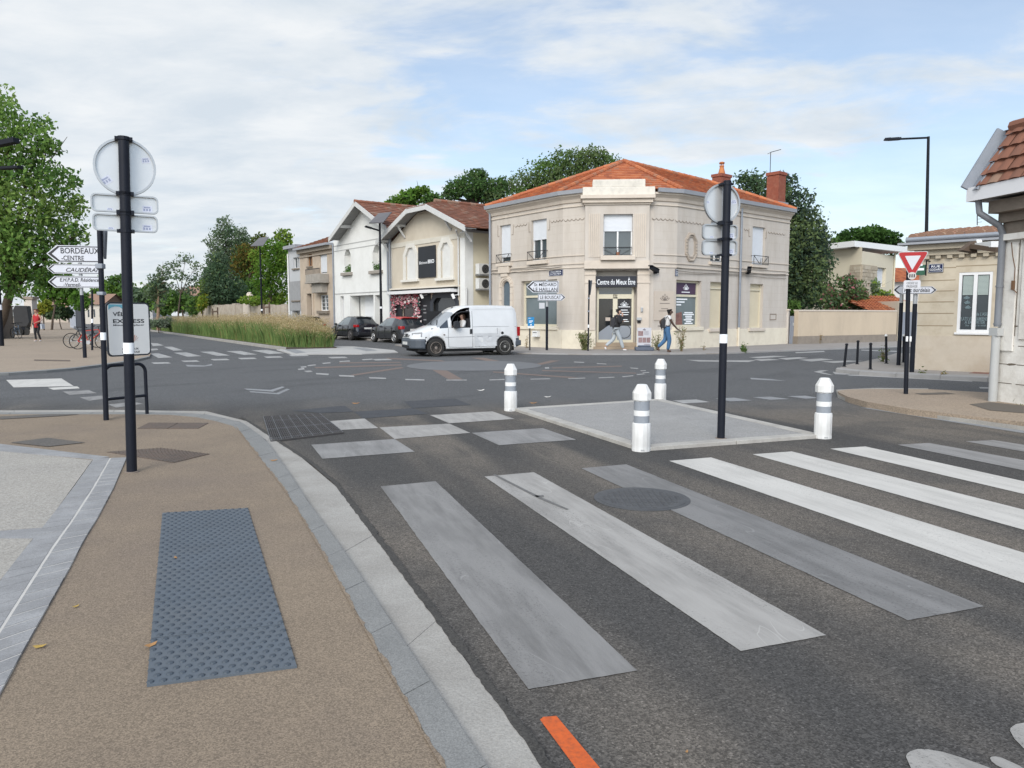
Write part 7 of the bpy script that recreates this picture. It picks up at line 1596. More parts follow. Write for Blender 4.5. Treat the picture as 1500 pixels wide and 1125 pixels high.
mb=MB(); mb.box(2.26,2.292,-.40,.40,.34,.41); mb.build('air_intake',DARK,van,local=True)
mb=MB(); mb.box(-2.17,-1.9,-.88,.90,.36,.58); mb.build('rear_bumper',VB,van,bevel=.04,local=True)
for sy in (-1,1):
    mb=MB(); mb.box(-2.11,-1.99,.80*sy if sy>0 else -.895,.895 if sy>0 else -.80,.74,1.10); mb.build('tail_light',LAMPR,van,local=True)
mb=MB(); mb.beam((1.22,.55,1.19),(1.02,.05,1.36),.025,.02); mb.beam((1.24,-.1,1.21),(1.05,-.6,1.34),.025,.02); mb.build('wiper',TRIM,van,local=True)
mb=MB(); mb.cyl((.42,0,1.80),(.36,0,1.86),.02); mb.build('antenna',TRIM,van,local=True)
# dented sliding door: a shallow crumple of facets over the side
mb=MB(); P={}
for i in range(13):
    for j in range(8):
        x=-.18-.92*i/12; z=.36+.50*j/7; e=math.sin(math.pi*i/12)*math.sin(math.pi*j/7); P[i,j]=(x,.908+.006-.0*e+e*(RN.uniform(-.010,.006)+.010*math.sin(i*.8+j*.6)-.01),z)
for i in range(12):
    for j in range(7):
        a,b,c,d=P[i,j],P[i,j+1],P[i+1,j+1],P[i+1,j]
        if (i+j)%2: mb.face([a,b,c]); mb.face([a,c,d])
        else: mb.face([a,b,d]); mb.face([b,c,d])
mb.build('dented_panel',mat('van_scuffed',(.57,.58,.59),(.47,.475,.48),2,rough=.3,coat=.5),van,local=True)
RIMV=mat('dirty_rim',(.27,.23,.20),(.20,.165,.14),8,rough=.6,metal=.3); RIMV2=mat('grey_rim',(.34,.33,.31),(.25,.24,.22),8,rough=.55,metal=.3)
for i_,x in enumerate(wx):
    for sy in (1,-1): wheel(van,x,sy*.79,RW,.21,RIMV if i_==0 else RIMV2,sgn=sy)
mb=MB(); 
for w in wx: 
    for sy in (-1,1): mb.box(w-.40,w+.40,.45*sy if sy>0 else -.86,.86 if sy>0 else -.45,.55,.74)
mb.box(-1.9,2.0,-.78,.78,.18,.34); mb.build('underbody',DARK,van,local=True)  # floor box hung low to deepen the shade under the van
nf=g(638.5,522); nr=g(740.5,520.5); th=math.atan2(nf[1]-nr[1],nf[0]-nr[0]); ln_=math.hypot(nf[0]-nr[0],nf[1]-nr[1])
th=rad(180+25)
left=Vector((-math.sin(th),math.cos(th),0)); fwd=Vector((math.cos(th),math.sin(th),0))
van.location=Vector(((nf[0]+nr[0])/2,(nf[1]+nr[1])/2,0))-left*.88-fwd*((wx[0]+wx[1])/2)
van.rotation_euler=(0,0,th)
# ---------------------------------------------------------------- hatchbacks
def hatch(paint,roofp,label,rims,spokes,tail,loc,th,suv=0,lower=None):
    root=empty('parked_car',(0,0,0),label,'car','cars parked in front of the row of houses'); k=suv
    wx=(1.28,-1.24); r=.315+.015*k
    ZR=[(2.0,.62),(1.93,.74),(1.7,.84),(1.0,.98),(.82,1.02),(.15,1.40),(-.3,1.47+.02*k),(-.9,1.46+.02*k),(-1.45,1.38+.03*k),(-1.85,1.02),(-1.93,.90),(-1.98,.60)]
    ZS=[(2.0,.55),(1.93,.66),(1.7,.78),(1.0,.90),(.8,.92),(-1.2,.97),(-1.85,.95),(-1.98,.55)]
    WBt=[(2.0,.55),(1.93,.70),(1.7,.80),(1.2,.865),(0,.88),(-1.3,.88),(-1.8,.83),(-1.98,.72)]
    WRt=[(2.0,.45),(1.7,.68),(1.0,.76),(.8,.76),(.15,.62),(-.9,.62),(-1.45,.58),(-1.85,.66),(-1.98,.60)]
    xs=sorted({round(v,3) for v in [2.0,1.97,1.93,1.85,1.7,1.4,1.0,.82,.6,.4,.15,0,-.06,-.14,-.3,-.6,-.86,-.94,-1.2,-1.32,-1.45,-1.6,-1.75,-1.85,-1.93,-1.98]+[w+.37*math.cos(t*math.pi/8) for w in wx for t in range(9)]},reverse=True)
    st=[(x,arch(x,wx,.23+.03*k,.365,.31),.55,interp(ZS,x),interp(ZR,x),interp(WBt,x),interp(WRt,x)) for x in xs]
    def mf(i,j):
        x=(xs[i]+xs[i+1])/2
        if j in (3,8):
            if .82>x>.5: return 1 if x<.7 else 0
            if -.06<x<=.5: return 4
            if -.94<x<-.14: return 4
            if -1.35<x<-1.05: return 1
        if j in (4,5,6,7):
            if .15<x<.82: return 1
            if -1.82<x<-1.45: return 1
            if -1.45<x<.15: return 2
        if j in (0,1,10,11): return 3
        return 0
    mb=MB(); loft(mb,st,mf,(3,0)); mb.build('body',[paint,CARGL,roofp,lower or TRIM,mat('side_glass_sky_tone',(.15,.175,.185),(.10,.12,.13),2,rough=.05,spec=.9)],root,smooth=40,local=True)  # side window colour lightened to stand in for reflected sky
    for x in wx:
        for sy in (1,-1): wheel(root,x,sy*.79,r,.20,rims,spokes=spokes,sgn=sy)
    mb=MB()
    for w in wx: mb.box(w-.36,w+.36,-.78,.78,.42,.66)
    mb.box(-1.8,1.8,-.72,.72,.2,.3); mb.build('underbody',DARK,root,local=True)
    for sy in (1,-1):
        z0_,z1_=min(q[1] for q in tail),max(q[1] for q in tail); mb=MB(); mb.prism([(-1.70,.868),(-1.84,.845),(-1.94,.74),(-1.945,.58),(-1.85,.56),(-1.70,.80)],z0_,z1_,0,lambda x,y,z:(x,sy*y,z)); mb.build('tail_light',LAMPR,root,bevel=.015,local=True)
        mb=MB(); mb.prism([(0,.62),(1,.66),(.9,.76),(0,.73)],0,1,0,lambda a,z,d:(1.93-.3*a+(.03 if d<.5 else 0),sy*(.45+.38*a),z)); mb.build('headlight',HEADL,root,local=True)
        mb=MB(); mb.box(.58,.72,.86*sy if sy>0 else -1.04,1.04 if sy>0 else -.86,.92,1.05); mb.build('wing_mirror',TRIM,root,bevel=.03,local=True)
        mb=MB(); mb.box(-.32,-.14,.86*sy if sy>0 else -.90,.90 if sy>0 else -.86,.80,.83); mb.box(-1.02,-.86,.86*sy if sy>0 else -.90,.90 if sy>0 else -.86,.82,.85); mb.build('door_handle',TRIM,root,local=True)
        mb=MB()
        for x in (.62,-.14,-.98): mb.box(x-.005,x+.005,.873*sy if sy>0 else -.888,.888 if sy>0 else -.873,.34,.90)
        mb.build('door_seam',DARK,root,local=True)
    mb=MB(); mb.box(-2.03,-1.7,-.70,.70,.30,.52); mb.build('rear_bumper',lower or TRIM,root,bevel=.06,local=True)
    mb=MB(); mb.box(-1.99,-1.955,-.25,.25,.70,.80); mb.build('number_plate',MATS['plate_white'],root,local=True)
    mb=MB(); mb.box(-1.56,-1.40,-.52,.52,1.385+.03*k,1.42+.03*k); mb.build('spoiler',roofp,root,bevel=.01,local=True)
    root.location=loc; root.rotation_euler=(0,0,th); return root
PBLK=mat('car_black',(.012,.013,.018),rough=.18,coat=.8); PGRY=mat('car_grey',(.052,.054,.062),(.045,.047,.054),2,rough=.28,metal=.4,coat=.6); PRED=mat('car_red',(.42,.02,.018),rough=.25,coat=.7)
PSIL=mat('car_silver',(.48,.49,.50),rough=.28,metal=.4,coat=.6); PBEI=mat('car_taupe',(.24,.22,.20),rough=.3,metal=.4,coat=.6)
RIMS=[mat('alloy',(.50,.50,.51),rough=.35,metal=.7)]*2; RIMD=[mat('alloy_dark',(.16,.15,.15),rough=.45,metal=.5)]*2
cd=math.atan2(.80,-.60)
def place(px,py,off,l): # px: left rear wheel contact; car heading away along the street
    p=Vector(g(px,py)); f=Vector((math.cos(cd),math.sin(cd),0)); lf=Vector((-math.sin(cd),math.cos(cd),0)); return p+f*1.24-lf*.84
hatch(PGRY,PRED,'grey parked hatchback with red roof beside the black car',RIMS,5,[(0,.80),(.9,.78),(1,.86),(.85,.95),(0,.94)],place(578,503,0,0),cd,0)
hatch(PBLK,PBLK,'black parked car between grass bed and white house',RIMD,5,[(.1,.84),(1,.82),(1,.92),(.2,.97)],place(513.5,498.7,0,0),cd,1,mat('car_black_low',(.016,.017,.020),rough=.4))
fcar=Vector((math.cos(cd),math.sin(cd),0)); p0=place(513.5,498.7,0,0)
hatch(PBEI,PBEI,'taupe car whose roof shows above the grass before the beige house',RIMS,5,[(0,.80),(1,.78),(1,.9),(0,.94)],p0+fcar*8.2,cd,1)
hatch(PSIL,PSIL,'silver car whose roof shows above the grass by the garden wall',RIMS,5,[(0,.80),(1,.78),(1,.9),(0,.94)],p0+fcar*15.5,cd,0)
# ---------------------------------------------------------------- bicycles
def bicycle(loc,ang,fr,label,basket=False,drop=True):
    root=empty('bicycle',loc,label,'bicycle'); ca,sa=math.cos(ang),math.sin(ang); T=lambda x,y,z:(loc[0]+x*ca-y*sa,loc[1]+x*sa+y*ca,loc[2]+z)
    for x in (-.52,.52):
        mb=MB(); P=[T(x+.33*math.cos(t*.314),0,.34+.33*math.sin(t*.314)) for t in range(21)]; mb.tube(P,.02,6); w=mb.build('wheel',RUBBER,root)
        mb=MB(); 
        for t in range(10): mb.cyl(T(x,0,.34),T(x+.31*math.cos(t*.628),0,.34+.31*math.sin(t*.628)),.004,n=3)
        mb.cyl(T(x,-.04,.34),T(x,.04,.34),.025); mb.build('spokes',STEEL,w)
    mb=MB(); bb=(-.08,0,.30); hs=(.36,0,.86); ht=(.40,0,.72); seat=(-.22,0,.80); rear=(-.52,0,.34); fr_=(.52,0,.34)
    for a,b in ((bb,ht),(bb,seat),(hs,seat) if drop else (ht,(-.17,0,.55)),(rear,bb),(rear,seat),(hs,ht)): mb.cyl(T(*a),T(*b),.022,n=6)
    mb.cyl(T(*ht),T(*fr_),.016,n=6); mb.build('frame',fr,root)
    mb=MB(); mb.cyl(T(*seat),T(-.25,0,.93),.014); mb.beam(T(-.38,0,.95),T(-.12,0,.95),.13,.05); mb.build('saddle',TRIM,root,bevel=.02)
    mb=MB(); mb.cyl(T(*hs),T(.36,0,.98),.014); mb.tube([T(.36,-.24,.97),T(.42,-.22,1.0),T(.40,0,1.0),T(.42,.22,1.0),T(.36,.24,.97)],.014,6); mb.build('handlebar',BLACK,root)
    mb=MB(); mb.cyl(T(-.08,-.05,.30),T(-.08,.05,.30),.09); mb.beam(T(-.08,.08,.30),T(.06,.08,.20),.02,.02); mb.build('crank',STEEL,root)
    if basket: mb=MB(); mb.box(.4,.75,-.17,.17,.72,.98,0,T); mb.build('basket',TRIM,root)
    return root
bicycle(g(133,511.5,.06),rad(10),mat('bike_red',(.36,.03,.02),rough=.4),'red bicycle parked behind the arrow sign post'); bicycle(g(124,509.5,.06),rad(18),mat('bike_black',(.02,.02,.022),rough=.4),'dark bicycle with thin wheels parked beside the red one')
bicycle(g(24,495.5,.06),rad(-35),mat('bike_blue',(.12,.17,.24),rough=.4),'blue grey bicycle leaning by the low wall at the left edge',False,False)
# ================================================================ people
def skin(name,V,Ed,m,parent,grow=0,sub=1):
    """V: list of (x,y,z,r) or (x,y,z,rx,ry); one smooth surface grown round the joints"""
    me=bpy.data.meshes.new(name); me.from_pydata([v[:3] for v in V],Ed,[]); o=bpy.data.objects.new(name,me); COL.objects.link(o)
    o.modifiers.new('skin','SKIN'); ss=o.modifiers.new('sub','SUBSURF'); ss.levels=sub; ss.render_levels=sub
    sv=me.skin_vertices[0].data
    for i,v in enumerate(V):
        r=v[3]+grow; r2=(v[4]+grow) if len(v)>4 else r; sv[i].radius=(r,r2); sv[i].use_root=(i==0)
    dg=bpy.context.evaluated_depsgraph_get(); nm=bpy.data.meshes.new_from_object(o.evaluated_get(dg)); bpy.data.objects.remove(o)
    nm.name=name; nm.materials.clear(); nm.materials.append(m)
    nm.polygons.foreach_set('use_smooth',[True]*len(nm.polygons))
    q=bpy.data.objects.new(name,nm); COL.objects.link(q); q.parent=parent; return q
def hand(V,Ed,wi,d,side,curl=.4):
    """palm, four fingers of different lengths and a thumb after the wrist wi, along direction d"""
    w=Vector(V[wi][:3]); d=Vector(d).normalized(); s_=Vector(side).normalized(); nrm=d.cross(s_)
    k=len(V); p=w+d*.075; V.append((*p,.030)); Ed.append((wi,k))
    for i,(off,L_) in enumerate(((-.030,.066),(-.010,.076),(.010,.072),(.029,.056))):
        a=p+s_*off*.9+d*.03; b_=a+d*L_*.5+nrm*curl*.02; c=b_+(d*(1-curl)+nrm*curl).normalized()*L_*.5; n=len(V); V+= [(*a,.0095),(*b_,.0085),(*c,.007)]; Ed+=[(k,n),(n,n+1),(n+1,n+2)]
    a=w+d*.035-s_*.036; b_=a+(d*.7-s_*.7)*.035; c=b_+d*.028; n=len(V); V+=[(*a,.011),(*b_,.0095),(*c,.008)]; Ed+=[(wi,n),(n,n+1),(n+1,n+2)]
def person(loc,rz,S,P,skin_m,label,clothes,hair,extras=None,van_=None):
    """P: joint name -> (x,y,z) in metres for a 1.75 m body facing +x; S scales it"""
    root=empty('person',loc,label,'person'); root.rotation_euler=(0,0,rz); root.scale=(S,S,S)
    J=P; R0=dict(pelvis=.125,spine=.115,chest=.135,neck=.055,jaw=.066,head=.092,crown=.078,nose=.017,chin=.035)
    V=[];Ed=[];ix={}
    def add(n,r,fr=None,r2=None):
        ix[n]=len(V); V.append((*J[n],r) if r2 is None else (*J[n],r,r2)); 
        if fr: Ed.append((ix[fr],ix[n]))
    add('pelvis',.125); add('spine',.112,'pelvis'); add('chest',.13,'spine'); add('neck',.05,'chest'); add('jaw',.062,'neck'); add('head',.09,'jaw'); add('crown',.075,'head')
    hx=Vector(J['head'])-Vector(J['jaw']); fwd=Vector(J['face']).normalized()
    for n,off,r,fr in (('nose',fwd*.112-hx*.25,.014,'head'),):
        J[n]=tuple(Vector(J['head'])+off); add(n,r,fr)
    for s_ in ('r','l'):
        if s_+'hip' in J: 
            add(s_+'hip',.088,'pelvis'); add(s_+'knee',.058,s_+'hip'); add(s_+'ankle',.040,s_+'knee'); add(s_+'toe',.034,s_+'ankle')
        add(s_+'sho',.058,'chest'); add(s_+'elb',.042,s_+'sho'); add(s_+'wri',.030,s_+'elb')
        d=Vector(J[s_+'wri'])-Vector(J[s_+'elb']); hd=Vector(J.get(s_+'hand',tuple(d))); sd_=hd.cross(Vector((0,0,1))); sd_=sd_ if sd_.length>.1*hd.length else Vector((0,1,0))
        hand(V,Ed,ix[s_+'wri'],hd,sd_)
    skin('body',V,Ed,skin_m,root)
    # face and ears
    up=hx.normalized(); sdv=fwd.cross(up).normalized(); hc=Vector(J['head'])
    mb=MB()
    for e in (-1,1):
        p=hc+fwd*.083+sdv*.032*e+up*.0; mb.lathe((p.x,p.y,p.z-.008),[(.003,0),(.010,.004),(.010,.012),(.003,.016)],8)
    mb.build('eyes',mat('eye_dark',(.03,.025,.02),rough=.3),root,local=True)
    mb=MB(); p=hc+fwd*.078-up*.058; mb.beam(p-sdv*.022,p+sdv*.022,.012,.010); mb.build('mouth',mat('lip',(.22,.09,.08),rough=.6),root,local=True)
    # hair
    hm,hl=hair; HV=[tuple(hc-fwd*.03+up*.01)+(.088,),tuple(Vector(J['crown'])-fwd*.02)+(.083,),tuple(hc-fwd*.05-up*hl)+(.07,)]
    skin('hair',HV,[(0,1),(0,2)],hm,root)
    for name,joints,edges,m,grow in clothes:
        cv=[(*(J[j] if isinstance(j,str) else j[0]),r) for j,r in joints]; skin(name,cv,edges,m,root,grow)
    return root
TORSO=lambda sl,wl:([('pelvis',.138),('spine',.128),('chest',.148),('rsho',.072),('relb',sl),('lsho',.072),('lelb',sl),('neck',.062)]+([('rwri',wl),('lwri',wl)] if wl else []),[(0,1),(1,2),(2,3),(3,4),(2,5),(5,6),(2,7)]+([(4,8),(6,9)] if wl else []))
LEGS=lambda a,b:([('pelvis',.140),('rhip',.104),('rknee',a),('rankle',b),('lhip',.104),('lknee',a),('lankle',b)],[(0,1),(1,2),(2,3),(0,4),(4,5),(5,6)])
SK_L=mat('skin_light',(.42,.26,.19),(.38,.23,.165),6,rough=.6); SK_D=mat('skin_dark',(.075,.042,.028),(.06,.034,.023),6,rough=.5); SK_T=mat('skin_tan',(.36,.21,.145),rough=.6)
HAIRB=mat('hair_black',(.012,.010,.009),rough=.6); HAIRR=mat('hair_auburn',(.16,.06,.03),rough=.6); HAIRBR=mat('hair_brown',(.06,.035,.022),rough=.6)
CBLK=mat('black_cotton',(.016,.016,.018),(.024,.024,.026),8,rough=.9); CWHT=mat('white_cotton',(.62,.61,.60),(.54,.53,.52),6,rough=.9); CJN=mat('pale_jeans',(.40,.43,.45),(.32,.35,.37),7,rough=.9); CDN=mat('blue_denim',(.06,.14,.26),(.045,.11,.21),6,rough=.9); CRED=mat('red_tunic',(.40,.022,.028),(.30,.02,.025),6,rough=.9); SHW=mat('white_shoe',(.66,.66,.66),rough=.6); SHB_=mat('brown_sandal',(.10,.055,.035),rough=.7); CBAG=mat('black_nylon',(.02,.02,.024),(.03,.03,.034),6,rough=.6)
def shoes(J,m,l=.17):
    j=[];e=[]
    for i,s_ in enumerate('rl'):
        a=Vector(J[s_+'ankle']); t=Vector(J[s_+'toe']); d=(t-a); h=a-Vector((0,0,.03)); j+= [((tuple(h-Vector((d.x,d.y,0)).normalized()*.03),),.043),((tuple(h.lerp(t,.55)),),.043),((tuple(t),),.038)]; e+=[(i*3,i*3+1),(i*3+1,i*3+2)]
    return [(a[0][0] if isinstance(a[0],tuple) and len(a[0])==1 else a[0],a[1]) for a in j],e
def shoe_spec(J,m):
    j,e=shoes(J,m); return [('shoes',[((p,),r) for p,r in j][i*3:i*3+3],[(0,1),(1,2)],m,0) for i in (0,1)]
# man with black jacket, walking right
J=dict(pelvis=(0,0,.93),spine=(.01,0,1.12),chest=(.04,0,1.34),neck=(.08,0,1.50),jaw=(.115,0,1.57),head=(.125,0,1.645),crown=(.11,0,1.715),face=(1,-.25,-.25),
 rhip=(.0,-.10,.88),rknee=(.16,-.10,.50),rankle=(.30,-.11,.09),rtoe=(.45,-.11,.045),lhip=(.0,.10,.88),lknee=(-.06,.09,.50),lankle=(-.42,.08,.20),ltoe=(-.40,.08,.06),
 rsho=(.03,-.19,1.42),relb=(.10,-.25,1.15),rwri=(.25,-.10,1.44),rhand=(-.02,.2,1),lsho=(.03,.19,1.42),lelb=(.10,.24,1.14),lwri=(.28,.16,1.22))
b=g(902,514,.05); t_=TORSO(.070,.052); t_[0][0]=(((-.01,0,.88),),.168); t_[0][1]=('spine',.165); t_[0][2]=('chest',.175); l_=LEGS(.090,.068)
pm=person(b,rad(4),1.0,J,SK_L,'man in black top and pale jeans walking past the shop door, hand at his mouth',[('jacket',t_[0],t_[1],CBLK,.02),('jeans',l_[0],l_[1],CJN,.0)]+shoe_spec(J,SHW),(HAIRB,.02))
mb=MB(); mb.prism([(-.24,1.02),(-.10,1.0),(-.06,1.38),(-.13,1.42),(-.23,1.32)],-.13,.13,0,lambda x,z,y:(x,y,z)); mb.tube([(-.12,-.12,1.42),(.02,-.15,1.50),(.12,-.15,1.36),(-.1,-.15,1.08)],.02,6); o=mb.build('backpack',CBAG,None,bevel=.05,local=True); o.location=b; o.rotation_euler=(0,0,rad(4)); tag(o,'black backpack on the back of the man in the black top','backpack')
# woman in dungarees with a backpack
J=dict(pelvis=(0,0,.93),spine=(.02,0,1.12),chest=(.05,0,1.33),neck=(.09,0,1.48),jaw=(.13,0,1.555),head=(.145,0,1.63),crown=(.13,0,1.70),face=(1,-.05,-.1),
 rhip=(.0,-.10,.88),rknee=(.10,-.10,.49),rankle=(.03,-.10,.09),rtoe=(.17,-.10,.04),lhip=(.0,.10,.88),lknee=(-.02,.09,.50),lankle=(-.33,.08,.20),ltoe=(-.26,.08,.06),
 rsho=(.05,-.18,1.40),relb=(.20,-.22,1.13),rwri=(.38,-.22,.93),rhand=(.8,0,-.3),lsho=(.02,.18,1.41),lelb=(-.22,.26,1.24),lwri=(-.16,.24,1.02))
b=g(976,516,.05); t_=TORSO(.0,None); l_=LEGS(.090,.058)
tee=([('pelvis',.130),('spine',.126),('chest',.146),('rsho',.070),((tuple(Vector(J['rsho']).lerp(Vector(J['relb']),.42)),),.060),('lsho',.070),((tuple(Vector(J['lsho']).lerp(Vector(J['lelb']),.42)),),.060),('neck',.058)],[(0,1),(1,2),(2,3),(3,4),(2,5),(5,6),(2,7)])
pw=person(b,rad(3),1.0,J,SK_D,'person in white T-shirt and blue dungarees walking right past the purple window',[('tshirt',tee[0],tee[1],CWHT,.010),('dungarees',l_[0]+[('spine',.132)],l_[1]+[(0,7)],CDN,.012)]+shoe_spec(J,SHB_),(HAIRB,.0))
mb=MB(); mb.prism([(-.23,1.0),(-.11,.97),(-.08,1.28),(-.12,1.37),(-.17,1.35),(-.23,1.22)],-.12,.12,0,lambda x,z,y:(x,y,z)); mb.prism([(-.26,1.02),(-.232,1.02),(-.232,1.15),(-.26,1.13)],-.08,.08,0,lambda x,z,y:(x,y,z)); 
for sy in (-.15,.13): mb.tube([(-.12,sy,1.36),(.02,sy*.9,1.46),(.17,sy,1.32),(.1,sy*1.05,1.1),(-.12,sy,1.0)],.016,6)
o=mb.build('backpack',CBAG,None,bevel=.05,local=True); o.location=b; o.rotation_euler=(0,0,rad(3)); tag(o,'small black backpack worn by the person in blue dungarees','backpack')
# woman in red
J=dict(pelvis=(0,0,.93),spine=(.01,0,1.12),chest=(.02,0,1.33),neck=(.03,0,1.48),jaw=(.05,0,1.555),head=(.06,0,1.63),crown=(.05,0,1.70),face=(1,0,-.1),
 rhip=(.0,-.10,.88),rknee=(.08,-.09,.49),rankle=(.04,-.09,.09),rtoe=(.17,-.10,.04),lhip=(.0,.10,.88),lknee=(.08,.09,.50),lankle=(-.08,.09,.10),ltoe=(.05,.10,.045),
 rsho=(.02,-.19,1.40),relb=(-.02,-.29,1.14),rwri=(.04,-.31,.90),lsho=(.02,.19,1.40),lelb=(.0,.31,1.14),lwri=(.2,.16,1.04))
b=g(56,500.5,.06); t_=TORSO(.0,None); l_=LEGS(.062,.045)
tun=([('pelvis',.165),('spine',.140),('chest',.150),('rsho',.066),('lsho',.066),('neck',.055),(((0,0,.74),),.185)],[(0,1),(1,2),(2,3),(2,4),(2,5),(0,6)])
pr=person(b,rad(-100)+math.atan2(b[1],b[0])*0,1.05,J,SK_T,'woman in red tunic and black leggings walking toward the camera on the left pavement',[('tunic',tun[0],tun[1],CRED,.008),('leggings',l_[0],l_[1],CBLK,.0)]+shoe_spec(J,SHW),(HAIRR,.04))
mb=MB(); mb.prism([(-.10,.72),(.12,.72),(.14,.98),(-.08,1.0)],.30,.40,0,lambda x,z,y:(x,y,z)); mb.tube([(-.05,.34,.99),(.02,.30,1.36),(.1,.34,.98)],.012,5); o=mb.build('shoulder_bag',mat('grey_bag',(.40,.42,.46),rough=.8),None,bevel=.03,local=True); o.location=b; o.rotation_euler=(0,0,rad(-100)); tag(o,'pale grey shoulder bag at the side of the woman in red','bag')
# far person by the grey cabinet
J2=dict(J); b=g(114,469.5,.06); b=(at(114,469,95)[0],95,.06)
person(b,rad(60),1.05,J2,SK_L,'distant person in white shirt and dark trousers far down the left pavement',[('shirt',TORSO(.055,.045)[0],TORSO(.055,.045)[1],CWHT,.01),('trousers',LEGS(.075,.06)[0],LEGS(.075,.06)[1],mat('navy_cotton',(.02,.03,.06),rough=.9),.01)],(HAIRBR,.02))
# driver of the van
J=dict(pelvis=(.12,.40,.88),spine=(.10,.40,1.05),chest=(.09,.41,1.24),neck=(.12,.42,1.37),jaw=(.145,.43,1.425),head=(.155,.44,1.495),crown=(.15,.44,1.56),face=(.8,.6,-.05),
 rsho=(.10,.22,1.28),relb=(.25,.18,1.05),rwri=(.52,.28,1.12),lsho=(.09,.60,1.27),lelb=(.22,.66,1.06),lwri=(.50,.52,1.10))
t_=TORSO(.055,None)
dv=person(tuple(van.location),th,1.0,J,SK_L,'driver in white T-shirt at the wheel of the white van',[('tshirt',[('pelvis',.13),('spine',.128),('chest',.145),('rsho',.07),('relb',.055),('lsho',.07),('lelb',.055),('neck',.058)],[(0,1),(1,2),(2,3),(3,4),(2,5),(5,6),(2,7)],CWHT,.008)],(HAIRBR,.0))
mb=MB(); mb.beam((.0,.62,1.30),(.22,.40,.98),.05,.008); mb.build('seat_belt',CBAG,van,local=True)
# ================================================================ vegetation
NR=np.random.default_rng(5)
def leaves(pos,size,mats,name,parent,mi,aspect=.55,flat=.0,droop=0,offset=(0,0,0),normals=None):
    """one small four sided leaf cluster per position, all in one crown mesh"""
    n=len(pos); u=NR.normal(size=(n,3)); 
    if flat: u[:,2]*=(1-flat)
    u/=np.linalg.norm(u,axis=1)[:,None]+1e-9; w=NR.normal(size=(n,3))
    if flat: w[:,2]*=(1-flat)
    v=w-(w*u).sum(1)[:,None]*u; v/=np.linalg.norm(v,axis=1)[:,None]+1e-9; nn=np.cross(u,v)
    s_=(size*NR.uniform(.6,1.4,n))[:,None]
    a=pos-u*s_; b=pos+v*s_*aspect+nn*s_*.12; c=pos+u*s_; d=pos-v*s_*aspect+nn*s_*.12
    if droop: c[:,2]-=droop*s_[:,0]
    V=np.stack([a,b,c,d],1).reshape(-1,3)-np.array(offset)
    me=bpy.data.meshes.new(name); me.vertices.add(4*n); me.vertices.foreach_set('co',V.ravel()); me.loops.add(4*n); me.loops.foreach_set('vertex_index',np.arange(4*n)); me.polygons.add(n); me.polygons.foreach_set('loop_start',np.arange(0,4*n,4)); me.polygons.foreach_set('material_index',mi); me.update(calc_edges=True)
    for m in mats: me.materials.append(m)
    o=bpy.data.objects.new(name,me); COL.objects.link(o)
    if parent: o.parent=parent
    return o
def blobpts(blobs,n,edge=.55,rough=.35):
    """points spread through ellipsoid clumps, denser near their surface; returns points and clump index"""
    vol=np.array([(b[1][0]*b[1][1]*b[1][2])**(.72) for b in blobs]); k=NR.choice(len(blobs),n,p=vol/vol.sum())
    C_=np.array([b[0] for b in blobs]); R_2=np.array([b[1] for b in blobs]); d=NR.normal(size=(n,3)); d/=np.linalg.norm(d,axis=1)[:,None]
    ph=np.array([NR.uniform(0,6.28,6) for b in blobs])[k]
    lump=1+rough*.5*(np.sin(d[:,0]*5+ph[:,0])*np.sin(d[:,1]*5+ph[:,1])+np.sin(d[:,2]*7+ph[:,2])*np.sin(d[:,0]*8+ph[:,3])*.7)
    r=(edge+(1-edge)*NR.random(n)**.6)*lump*np.where(NR.random(n)<.08,1.15,1); r=np.where(NR.random(n)<.25,NR.random(n)**.5,r)
    return C_[k]+d*R_2[k]*r[:,None],k
def tree(name,base,blobs,n,size,cols,label,cat='tree',clump=.6,group=None,trunk=.2,limbs=6,flat=0,droop=0,edge=.5,rough=.4,aspect=.55,stuff=None,trunkm=None):
    root=empty(name,base,label,cat,group); b=Vector(base); off=b
    mb=MB(); C_=[Vector(x[0]) for x in blobs]; cen=sum(C_,Vector())/len(C_); zmin=min(x[0][2]-x[1][2]*.5 for x in blobs)
    if trunk:
        fork=b.lerp(Vector((cen.x*.5+b.x*.5,cen.y*.5+b.y*.5,max(zmin,b.z+.8))),1); p=b-Vector((0,0,.1)); q=fork
        mid=p.lerp(q,.5)+Vector((RN.uniform(-.1,.1),RN.uniform(-.1,.1),0)); mb.cyl(p,mid,trunk*1.25,trunk,9); mb.cyl(mid,q,trunk,trunk*.85,9)
        for c in RN.sample(C_,min(limbs,len(C_))):
            m1=q.lerp(c,.5)+Vector((RN.uniform(-.2,.2),RN.uniform(-.2,.2),.15)); mb.cyl(q,m1,trunk*.6,trunk*.35,7); mb.cyl(m1,c,trunk*.35,trunk*.1,6)
            for _ in range(3):
                e=c+Vector((RN.gauss(0,.5),RN.gauss(0,.5),RN.gauss(.1,.4))); mb.cyl(m1.lerp(c,.6),e,trunk*.16,trunk*.05,5)
        mb.build('trunk',trunkm or BARK,root,smooth=50)
    P,k=blobpts(blobs,n,edge,rough)
    cm=NR.integers(0,len(cols),len(blobs))[k]; mi=np.where(NR.random(n)<clump,cm,NR.integers(0,len(cols),n))
    leaves(P,size,cols,'crown',root,mi,aspect,flat,droop,tuple(b))
    return root
def pb(Y,l,dep=.8):
    """clumps from (px,py,rx,ry[,dy]) at depth Y"""
    o=[]
    for q in l:
        x,y,rx,ry=q[:4]; dy=q[4] if len(q)>4 else RN.uniform(-.6,.6)*rx*Y/1100; Yd=Y+dy; s_=Yd/1100; o.append((at(x,y,Yd),(rx*s_,max(rx,ry)*s_*dep,ry*s_)))
    return o
